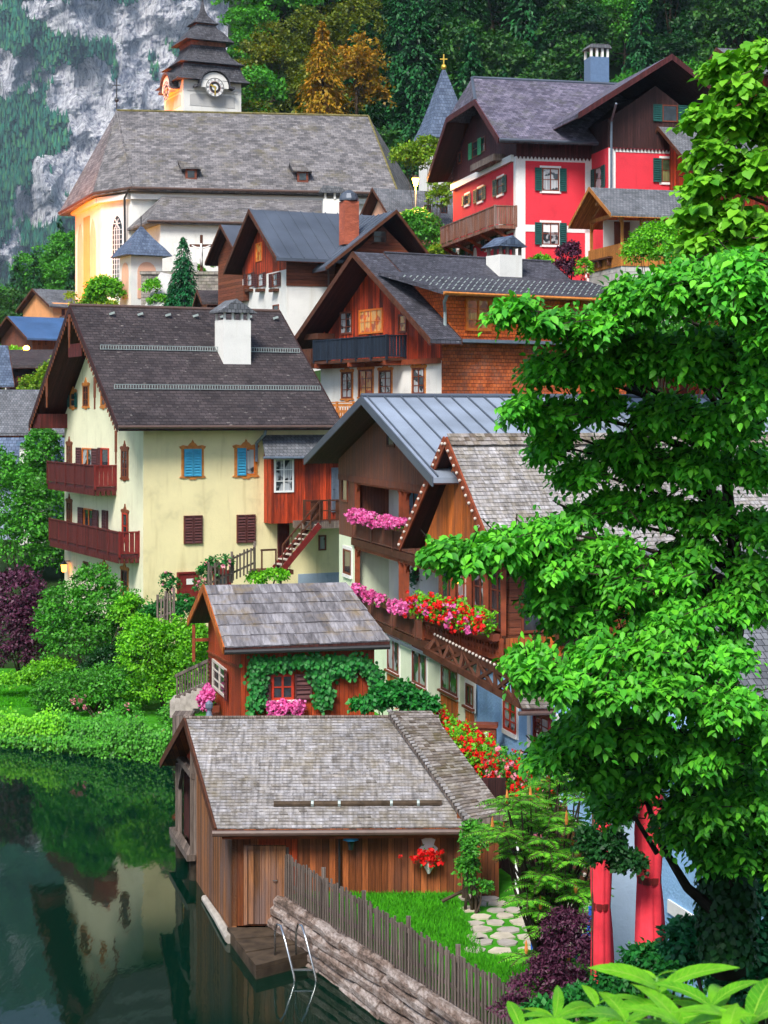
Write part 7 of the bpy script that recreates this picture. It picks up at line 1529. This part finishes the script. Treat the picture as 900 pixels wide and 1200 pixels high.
# ---- sumac with feather leaves and upright cones
def sumac():
    t = thing('sumac', 'feathery light green sumac shrub with upright orange seed cones', 'shrub', tuple(P(625, 1060, 30)))
    C = [(600, 965), (585, 985), (620, 930), (650, 900), (675, 925), (625, 975), (660, 960), (600, 1000), (640, 1010), (670, 1000), (695, 985), (625, 1035), (650, 1050), (620, 1060), (645, 1090), (690, 1040), (660, 1125), (680, 900), (715, 950), (635, 950), (665, 1045), (655, 1025), (640, 915), (605, 950), (630, 1120)]
    Pn, Dn, Nn, Sn = [], [], [], []; st = []; cones = MB(); base = P(640, 1150, 30.5)
    for (a, b) in C:
        for rep in range(3):
            q = P(a+random.uniform(-14, 14), b+random.uniform(-12, 12), 30+random.uniform(-1.2, 1.0)); st.append(([base, (base+q)/2+Vector((random.uniform(-.2, .2), 0, .3)), q], [.04, .025, .012]))
            nl = random.randint(5, 7); ph = random.random()*6
            for k in range(nl):
                an = ph+k*6.283/nl; L = random.uniform(.38, .6); dr = Vector((math.cos(an), math.sin(an), .35)); tip = []
                for j in range(13):
                    s = j/12; pt = q+dr*L*s+Vector((0, 0, -.42*L*s*s)); sd = Vector((-math.sin(an), math.cos(an), 0))
                    for sg in (-1, 1): Pn.append(pt); Dn.append(sd*sg+dr*.45+Vector((0, 0, -.25))); Nn.append((random.gauss(0, .25), random.gauss(0, .25), 1)); Sn.append(.12*math.sin(math.pi*(.15+.8*s))+.02)
                    tip.append(pt)
                st.append((tip[::4], [.008]*4))
            if random.random() < .5: cones.lathe(q+Vector((0, 0, .05)), [(.02, 0), (.035, .06), (.02, .18), (.004, .24)], 6)
    leaf_mesh('foliage', np.array([tuple(x) for x in Pn]), np.array([tuple(x) for x in Dn]), np.array(Nn), np.array(Sn), LM('sumac_leaves', (.12, .52, .03), (.26, .72, .05), (.06, .36, .03)), t, shape='rhomb', width=.34)
    tubes_mesh('stem', st, M['bark'], t, n=5); cones.build('seed_cone', M['crest'], t)
sumac()
shrub('japanese_maple', [(665, 1090, 26, 22), (668, 1120, 32, 26), (615, 1160, 20, 14), (665, 1160, 28, 20), (600, 1182, 20, 10), (640, 1140, 20, 16)], 28.5, M['l_purple'], 9000, .075, 'dark purple japanese maple beside the lawn', 'shrub', 1, width=.4)
shrub('garden_shrub', [(712, 1000, 18, 24), (690, 990, 12, 16), (722, 955, 16, 26), (735, 1015, 18, 14), (725, 925, 16, 20)], 25.0, M['l_dark'], 8000, .075, 'dark green climber growing over the left red parasol', 'climber', 2.2, stems=False)
shrub('garden_shrub', [(770, 1135, 40, 22), (735, 1150, 30, 16), (695, 1180, 40, 18), (810, 1135, 40, 26), (640, 1190, 26, 12)], 22, M['l_ivy'], 9000, .08, 'dense dark green shrub at the foot of the parasols', 'shrub', 2.2)
shrub('garden_shrub', [(850, 1110, 50, 30), (890, 1070, 30, 40), (810, 1110, 30, 26), (880, 1150, 40, 30)], 19, M['l_teal'], 7000, .085, 'blue green large leaved shrub at the lower right edge', 'shrub', 4, shape='leaf')
shrub('garden_shrub', [(880, 900, 20, 26), (900, 1000, 20, 26)], 20, M['l_ivy'], 1500, .09, 'green shrub behind the linden trunk at the right edge', 'shrub', 4, shape='leaf')
q = P(695, 850, 27); B = np.array(q)+rng.normal(size=(26, 3))*np.array([.14, .2, .25]); t = thing('trumpet_vine', 'coral trumpet vine flowers beside the shingled canopy', 'vine', tuple(q)); heads(B, .12, M['petal_coral'], t); n = 500; leaf_mesh('foliage', np.array(q)+rng.normal(size=(n, 3))*.3, rnd_unit(n), rnd_unit(n), .1, M['l_mid'], t); tubes_mesh('stem', [([Vector((q.x, q.y, 2)), q], [.03, .02])], M['bark'], t)
# ---- closed red parasols
M['redcloth'] = M['redsign']
def parasol(px, y0, y1, D, r, zg, label):
    q0, q1 = P(px, y1, D), P(px, y0, D); t = thing('closed_parasol', label, 'parasol', (q0.x, q0.y, zg)); z0, z1 = q0.z, q1.z; m = MB(); n = 24; prof = [(0, .75), (.03, .95), (.15, 1.0), (.3, .9), (.42, .78), (.5, .88), (.65, .95), (.8, .9), (.92, .6), (1.0, .12)]; i0 = 0
    for f, k in prof:
        for j in range(n): a = 2*math.pi*j/n; rr = r*k*(1+.26*(1 if j % 3 == 0 else -.4)+.08*math.sin(3*a+f*9)); m.V.append((q0.x+rr*math.cos(a), q0.y+rr*math.sin(a), z0+(z1-z0)*f))
    for k in range(len(prof)-1):
        for j in range(n): a = k*n+j; b = k*n+(j+1) % n; m.Fc.append((a, b, b+n, a+n)); m.mi.append(0)
    m.build('canopy', M['redcloth'], t, smooth=True); m = MB(); m.tube([(q0.x, q0.y, zg), (q0.x, q0.y, z1+.15)], .03, 8); m.build('pole', M['steel'], t); m = MB(); m.lathe((q0.x, q0.y, zg), [(.4, 0), (.4, .08), (.06, .14)], 12); m.build('base', M['plinth'], t)
    m = MB(); m.lathe((q0.x, q0.y, z0+(z1-z0)*.42), [(r*.95, -.05), (r*.98, .05)], 12); m.build('strap', M['crimson'], t)
parasol(705, 930, 1156, 27, .15, 2.2, 'narrower closed red parasol further left behind the climber'); parasol(761, 890, 1132, 25.5, .185, 2.2, 'wider closed bright red parasol in front of the blue annex')
def garden_chair(x, y, z, rz, label):
    t = thing('garden_chair', label, 'chair', (x, y, z)); c, s = math.cos(rz), math.sin(rz); W = lambda a, b, h: Vector((x+a*c-b*s, y+a*s+b*c, z+h))
    m = MB()
    for k in range(5): m.beam(W(-.24, -.2+k*.1, .45), W(.24, -.2+k*.1, .45), .08, .025)
    m.build('seat', M['shutblue2'], t); m = MB()
    for k in range(5): m.beam(W(-.22+k*.11, .24, .5), W(-.22+k*.11, .32, .95), .07, .02)
    m.beam(W(-.25, .31, .95), W(.25, .31, .95), .06, .04); m.build('backrest', M['shutblue2'], t)
    for a, b in ((-.22, -.2), (.22, -.2), (-.22, .22), (.22, .22)): m = MB(); m.beam(W(a, b, 0), W(a, b, .45), .04, .04); m.build('leg', M['shutblue2'], t)
M['shutblue2'] = plain('blue_paint', (.02, .10, .50), .45, .4, .15)
garden_chair(3.3, 34.6, 1.05, .5, 'blue garden chair on the flagstones, left of the pair'); garden_chair(4.15, 34.2, 1.05, -.7, 'blue garden chair on the flagstones, right of the pair')
# ---- upper village greenery
shrub('choir_bush', [(122, 342, 20, 16), (112, 350, 12, 10)], 139, M['l_bright'], 4500, .22, 'round green bush at the foot of the choir', 'bush', 20)
s1 = conifer('spruce', P(0, 278, 132).z-P(0, 362, 132).z, 3.0, 4200, M['l_teal'], 'slender blue green spruce in front of the cemetery wall', seed=31, leaf=.34); s1.location = tuple(P(215, 362, 132))
shrub('cemetery_bush', [(262, 308, 12, 8), (232, 316, 6, 4)], 139.5, M['l_bright'], 1500, .2, 'small green bush beside the crucifix', 'bush', 22)
shrub('wall_creeper', [(178, 338, 9, 10), (186, 352, 10, 6)], 134, M['l_bright'], 1400, .18, 'yellow green plants growing by the stone slab', 'plant', 19)
shrub('lamp_tree', [(478, 185, 18, 16), (500, 175, 14, 14), (520, 210, 14, 22), (505, 190, 20, 16), (515, 235, 12, 16)], 128, M['l_yel'], 6500, .2, 'yellow lit tree around the street lamp', 'tree', 20)  # yellow of the lamplight is partly put into the leaf colour
shrub('hillside_bush', [(492, 270, 22, 22), (510, 285, 18, 18), (480, 262, 14, 14), (498, 300, 20, 8)], 116, M['l_mid'], 6000, .19, 'green bushes on the bank left of the red house', 'bush', 18)
shrub('hillside_bush', [(515, 297, 12, 9), (498, 300, 10, 6)], 112, M['l_yel'], 2000, .16, 'yellow green bush at the foot of the red house', 'bush', 18)
shrub('garden_bush', [(633, 313, 16, 12), (622, 318, 9, 8)], 93, M['l_bright'], 2600, .14, 'round bright green bush before the red house', 'bush', 18)
shrub('plum_bush', [(665, 302, 12, 16), (660, 318, 14, 12), (672, 292, 6, 8)], 93, M['l_purple'], 2600, .14, 'small dark purple bush before the red house', 'bush', 18)
roses('garden_rose', [(684, 316, 8, 12)], 92, 14, M['petal_coral'], 'red flowering shrub beside the covered balcony', 900, 'l_bright', .13, .12)
shrub('boxwood', [(775, 288, 34, 24), (750, 300, 20, 18), (800, 300, 24, 20)], 78, M['l_bright'], 9000, .12, 'large rounded green bush beside the covered balcony', 'bush', 12)
shrub('golden_bush', [(60, 445, 16, 18), (45, 455, 20, 14), (36, 465, 18, 8), (70, 430, 8, 14)], 124, M['l_yel'], 5000, .2, 'golden green bush in front of the dark barn', 'bush', 8)
shrub('garden_bush', [(18, 415, 10, 8), (30, 430, 8, 8)], 160, M['l_bright'], 1500, .22, 'green bush beside the lamp near the blue roofed house', 'bush', 12)
shrub('hillside_bush', [(120, 360, 20, 8), (95, 362, 14, 8), (82, 350, 8, 6)], 150, M['l_yel'], 2500, .22, 'yellow green shrubs above the terrace hotel', 'bush', 18)
shrub('garden_bush', [(770, 380, 60, 40), (840, 330, 60, 50), (760, 420, 60, 40)], 60, M['l_mid'], 12000, .15, 'dark garden tree behind the linden right of the chalet', 'tree', 6)
# ---- maple at the upper right edge and the great linden
def broad_tree(name, blobs, label, mat, nleaf, size, trunk, bark='bark', twig=.36, shape='leaf', per=9, width=.62, dens=1.0):
    base = Vector(trunk[0]); t = thing(name, label, 'tree', tuple(base)); B = []
    for b in blobs: q = P(b[0], b[1], b[4]); B.append((q.x, q.y, q.z, b[2]*b[4]/F, .42+.3*b[2]*b[4]/F, b[3]*b[4]/F, b[5] if len(b) > 5 else 1))
    BA = np.array(B); w = BA[:, 3]*BA[:, 5]*BA[:, 6]+.02; nt_ = nleaf//per; idx = rng.choice(len(B), nt_, p=w/w.sum()); b = BA[idx]
    tk = np.array(trunk[-2]); u = rnd_unit(nt_); r = rng.random((nt_, 1))**.45; c = b[:, :3]+u*r*np.maximum(b[:, 3:6]*np.array([1, 1, .88])-np.array([.10, .0, .05]), .06)
    # twigs grow outwards from the trunk axis, nearly level, drooping to the tip
    od = c-np.stack([np.full(nt_, tk[0]), np.full(nt_, tk[1]), c[:, 2]], 1); od /= np.linalg.norm(od, axis=1, keepdims=True)+1e-6
    od = od*.55+rnd_unit(nt_)*.75; od[:, 2] = od[:, 2]*.35-.05; od /= np.linalg.norm(od, axis=1, keepdims=True)
    L = twig*(.6+.7*rng.random((nt_, 1))); sd = np.cross(od, [0, 0, 1]); sd /= np.linalg.norm(sd, axis=1, keepdims=True)+1e-6
    Pn, Dn, Nn, Sn = [], [], [], []
    for k in range(per):
        s = (k+.7)/per; sg = 1 if k % 2 else -1
        p = c+od*L*(s-.5)+np.array([0, 0, -1])*(L*.28*s*s); jit = rng.normal(size=p.shape)*.015
        d = od*.55+sd*sg*.75+rng.normal(size=p.shape)*.18; d[:, 2] -= .42
        nn = np.array([0, 0, 1.0])+rng.normal(size=p.shape)*.28+od*.25
        Pn.append(p+jit); Dn.append(d); Nn.append(nn); Sn.append(size*(.62+.55*rng.random(nt_))*(.8+.35*math.sin(math.pi*s)))
    leaf_mesh('crown', np.concatenate(Pn), np.concatenate(Dn), np.concatenate(Nn), np.concatenate(Sn), mat, t, shape=shape, width=width, droop=.22)
    tw = MB()
    for i in range(0, nt_, 4):
        a = Vector(c[i]-od[i]*L[i]*.55)-Vector((0, 0, .03)); e = Vector(c[i]+od[i]*L[i]*.38)+Vector((0, 0, -L[i][0]*.25)); tw.tube([a, (a+e)/2+Vector((0, 0, .02)), e], [.007, .005, .003], 3, cap=False)
    tw.build('twig', M[bark], t, uv=False)
    br = [(trunk, [max(.03, .19-.2*k/(len(trunk)-1)) for k in range(len(trunk))])]
    for q in B:
        q = Vector(q[:3]); zs = min(max(q.z-.7, trunk[1][2]), trunk[-1][2]); k = 0
        while k < len(trunk)-2 and trunk[k+1][2] < zs: k += 1
        f_ = (zs-trunk[k][2])/(trunk[k+1][2]-trunk[k][2]+1e-6); s0 = Vector(trunk[k]).lerp(Vector(trunk[k+1]), min(1, max(0, f_))); mid = s0.lerp(q, .5)+Vector((random.uniform(-.15, .15), random.uniform(-.15, .15), .12)); L_ = (q-s0).length
        br.append(([s0, s0.lerp(mid, .5)+Vector((0, 0, .05)), mid, q], [.02+.016*L_, .016+.01*L_, .018, .008]))
    tubes_mesh('trunk', br, M[bark], t, n=7); return t
LB = [(602, 358, 30, 9, 14.5), (645, 372, 34, 16, 14.5), (695, 378, 42, 26, 14.6), (745, 345, 44, 34, 14.6), (800, 330, 50, 38, 14), (862, 325, 48, 50, 13.5), (895, 370, 30, 50, 13.5),
 (645, 425, 32, 22, 15), (700, 425, 46, 28, 15), (760, 410, 50, 36, 15), (830, 410, 56, 42, 14.5), (885, 440, 30, 44, 14), (612, 470, 18, 9, 15), (650, 478, 34, 18, 15.3), (705, 470, 30, 20, 15.5), (780, 480, 44, 30, 15.5), (850, 490, 50, 34, 15), (645, 520, 22, 14, 15.6), (680, 548, 30, 18, 15.8), (650, 505, 20, 12, 15.6), (765, 540, 44, 26, 16), (720, 585, 44, 18, 16), (820, 540, 40, 26, 15.6), (885, 540, 28, 26, 15.2), (680, 600, 24, 10, 15.8, .7),
 (770, 590, 40, 20, 16, .8), (830, 600, 36, 22, 15.8, .8), (885, 610, 26, 26, 15.5, .7), (730, 520, 40, 24, 15.8), (810, 640, 44, 18, 15.8, .6), (880, 660, 30, 20, 15.5, .6), (520, 640, 22, 8, 14.5), (548, 645, 26, 16, 14.6), (590, 632, 38, 24, 14.8), (640, 620, 36, 22, 15), (650, 655, 46, 28, 15), (710, 640, 46, 24, 15.4), (720, 680, 50, 28, 15.3), (785, 665, 50, 22, 15.6, .8), (645, 695, 30, 20, 15.2), (680, 715, 46, 26, 15.3), (790, 715, 54, 28, 15.3), (865, 700, 44, 28, 15.4, .75), (760, 750, 56, 30, 15), (840, 760, 50, 26, 15.2, .8), (700, 760, 36, 22, 14.6),
 (620, 768, 32, 14, 14.2), (655, 790, 36, 18, 14.2), (710, 800, 44, 26, 14.4), (775, 800, 50, 30, 14.6), (845, 820, 50, 32, 14.8), (890, 850, 26, 44, 15), (690, 845, 34, 24, 14.8), (745, 850, 46, 28, 15), (815, 875, 52, 32, 15), (700, 890, 34, 24, 15.3), (755, 905, 34, 24, 15.5), (830, 930, 50, 30, 15.5), (885, 930, 26, 40, 15.5), (720, 935, 24, 18, 15.8), (900, 1000, 26, 34, 16), (860, 905, 40, 30, 15.8), (845, 985, 44, 28, 16), (800, 960, 34, 26, 16), (665, 860, 20, 18, 15), (640, 880, 18, 12, 15)]
tr = [P(852, 1140, 17), P(850, 1060, 16.9), P(856, 960, 16.8), P(846, 840, 16.6), P(868, 700, 16.6), P(850, 560, 16.3), P(862, 430, 15.8), P(840, 340, 15.0)]
tr = [tuple(v) for v in tr]
lin = broad_tree('linden', LB, 'great linden tree with fresh green leaves filling the right side', M['l_linden'], 135000, .094, tr, 'barkdk')
lin['label'] = 'great linden tree with fresh green leaves filling the right side'
m = MB()
for pts, r in (([(770, 1000), (745, 960), (730, 930)], .03), ([(852, 1080), (805, 1040), (775, 990), (745, 900)], .07), ([(850, 1040), (820, 980), (800, 900)], .06)): m.tube([P(a, b, 16.8) for a, b in pts], [r, r*.7, r*.5, r*.3][:len(pts)], 7)
m.build('limb', M['barkdk'], lin, uv=False)
n = 3000; s = rng.random(n); q0, q1 = np.array(P(852, 1120, 17)), np.array(P(850, 960, 16.9)); an = rng.random(n)*6.283; rr = .2+.1*rng.random(n); p = q0*(1-s[:, None])+q1*s[:, None]+np.stack([np.cos(an)*rr, np.sin(an)*rr, 0*an], 1)
tag(leaf_mesh('trunk_ivy', p, rnd_unit(n)*.6+np.array([0, -.2, -.7]), np.stack([np.cos(an), np.sin(an), .3+0*an], 1), .06+.03*rng.random(n), M['l_dark'], None, tuple(q0), shape='leaf', width=.9), 'dark ivy wrapped around the linden trunk', 'ivy')
MBL = [(850, 285, 40, 24, 17), (815, 275, 18, 14, 17, .7), (888, 60, 24, 22, 17), (860, 95, 30, 26, 17), (895, 130, 30, 40, 17), (850, 140, 34, 22, 17), (835, 175, 30, 20, 17), (880, 195, 36, 30, 17), (825, 210, 24, 16, 17), (850, 250, 36, 24, 17), (890, 265, 26, 30, 17), (845, 70, 16, 14, 17, .6), (815, 240, 16, 12, 17, .8), (820, 130, 14, 8, 17, .6)]
tr = [tuple(P(1010, 900, 18)), tuple(P(1000, 600, 18)), tuple(P(980, 400, 17.8)), tuple(P(950, 250, 17.5)), tuple(P(930, 120, 17.3)), tuple(P(905, 60, 17))]
broad_tree('maple', MBL, 'light green maple branches reaching in at the upper right edge', LM('maple_leaves', (.12, .42, .02), (.24, .62, .03), (.06, .28, .015), nv=.25), 9000, .115, tr, 'bark', width=1.0)
# ---- large leaved plant right under the camera
def fg_plant():
    t = thing('large_leaved_plant', 'big glossy lance shaped leaves in the lower right foreground', 'plant', tuple(P(780, 1230, 3.6)))
    Pn, Dn, Nn, Sn = [], [], [], []; st = []
    random.seed(5)
    for (a, b, D, n, L) in ((772, 1160, 3.6, 9, .13), (700, 1178, 3.8, 8, .12), (650, 1192, 4.0, 7, .11), (835, 1178, 3.5, 9, .13), (735, 1196, 3.4, 9, .13), (880, 1200, 3.3, 8, .14), (690, 1215, 3.3, 8, .13), (800, 1205, 3.3, 9, .13), (770, 1145, 3.9, 4, .05), (612, 1210, 3.9, 6, .11), (850, 1225, 3.0, 8, .13), (760, 1230, 3.0, 8, .13)):
        q = P(a, b, D); st.append(([q-Vector((0, -.1, .45)), q-Vector((0, -.02, .15)), q], [.008, .007, .004])); ph = random.random()*6
        for k in range(n):
            an = ph+k*2.4; e = random.uniform(.0, .5) if k > 2 else random.uniform(.5, 1.0); d = Vector((math.cos(an), math.sin(an)*.8, e)); Pn.append(tuple(q-Vector((0, 0, .006*k)))); Dn.append(tuple(d)); Nn.append((-d.x*.5+random.gauss(0, .3), -d.y*.5-.35+random.gauss(0, .2), 1)); Sn.append(L*random.uniform(.7, 1.25))
    leaf_mesh('leaf', Pn, Dn, Nn, Sn, M['l_fg'], t, shape='long', width=.3, droop=.55); tubes_mesh('stem', st, M['l_fgstem'], t)
M['l_fgstem'] = plain('green_stem', (.10, .28, .04), .5, .3, .1)
fg_plant()
picket_fence(P(868, 1178, 20), P(910, 1182, 19.5), .3, 'white painted picket fence at the lower right corner', .07, 'trimwhite', w=.035)
# ---------------- the blue air of the valley
m = bpy.data.materials.new('valley_haze'); m.use_nodes = True; n_ = m.node_tree.nodes; n_.clear(); v_ = n_.new('ShaderNodeVolumePrincipled'); o_ = n_.new('ShaderNodeOutputMaterial')
v_.inputs['Color'].default_value = (.55, .75, 1, 1); v_.inputs['Density'].default_value = .00010; v_.inputs['Anisotropy'].default_value = 0
m.node_tree.links.new(v_.outputs[0], o_.inputs['Volume'])
mb = MB(); mb.hexa([(-2600, -120, -2), (2600, -120, -2), (2600, 3000, -2), (-2600, 3000, -2), (-2600, -120, 1150), (2600, -120, 1150), (2600, 3000, 1150), (-2600, 3000, 1150)]); tag(mb.build('haze', m, uv=False), kind='stuff')
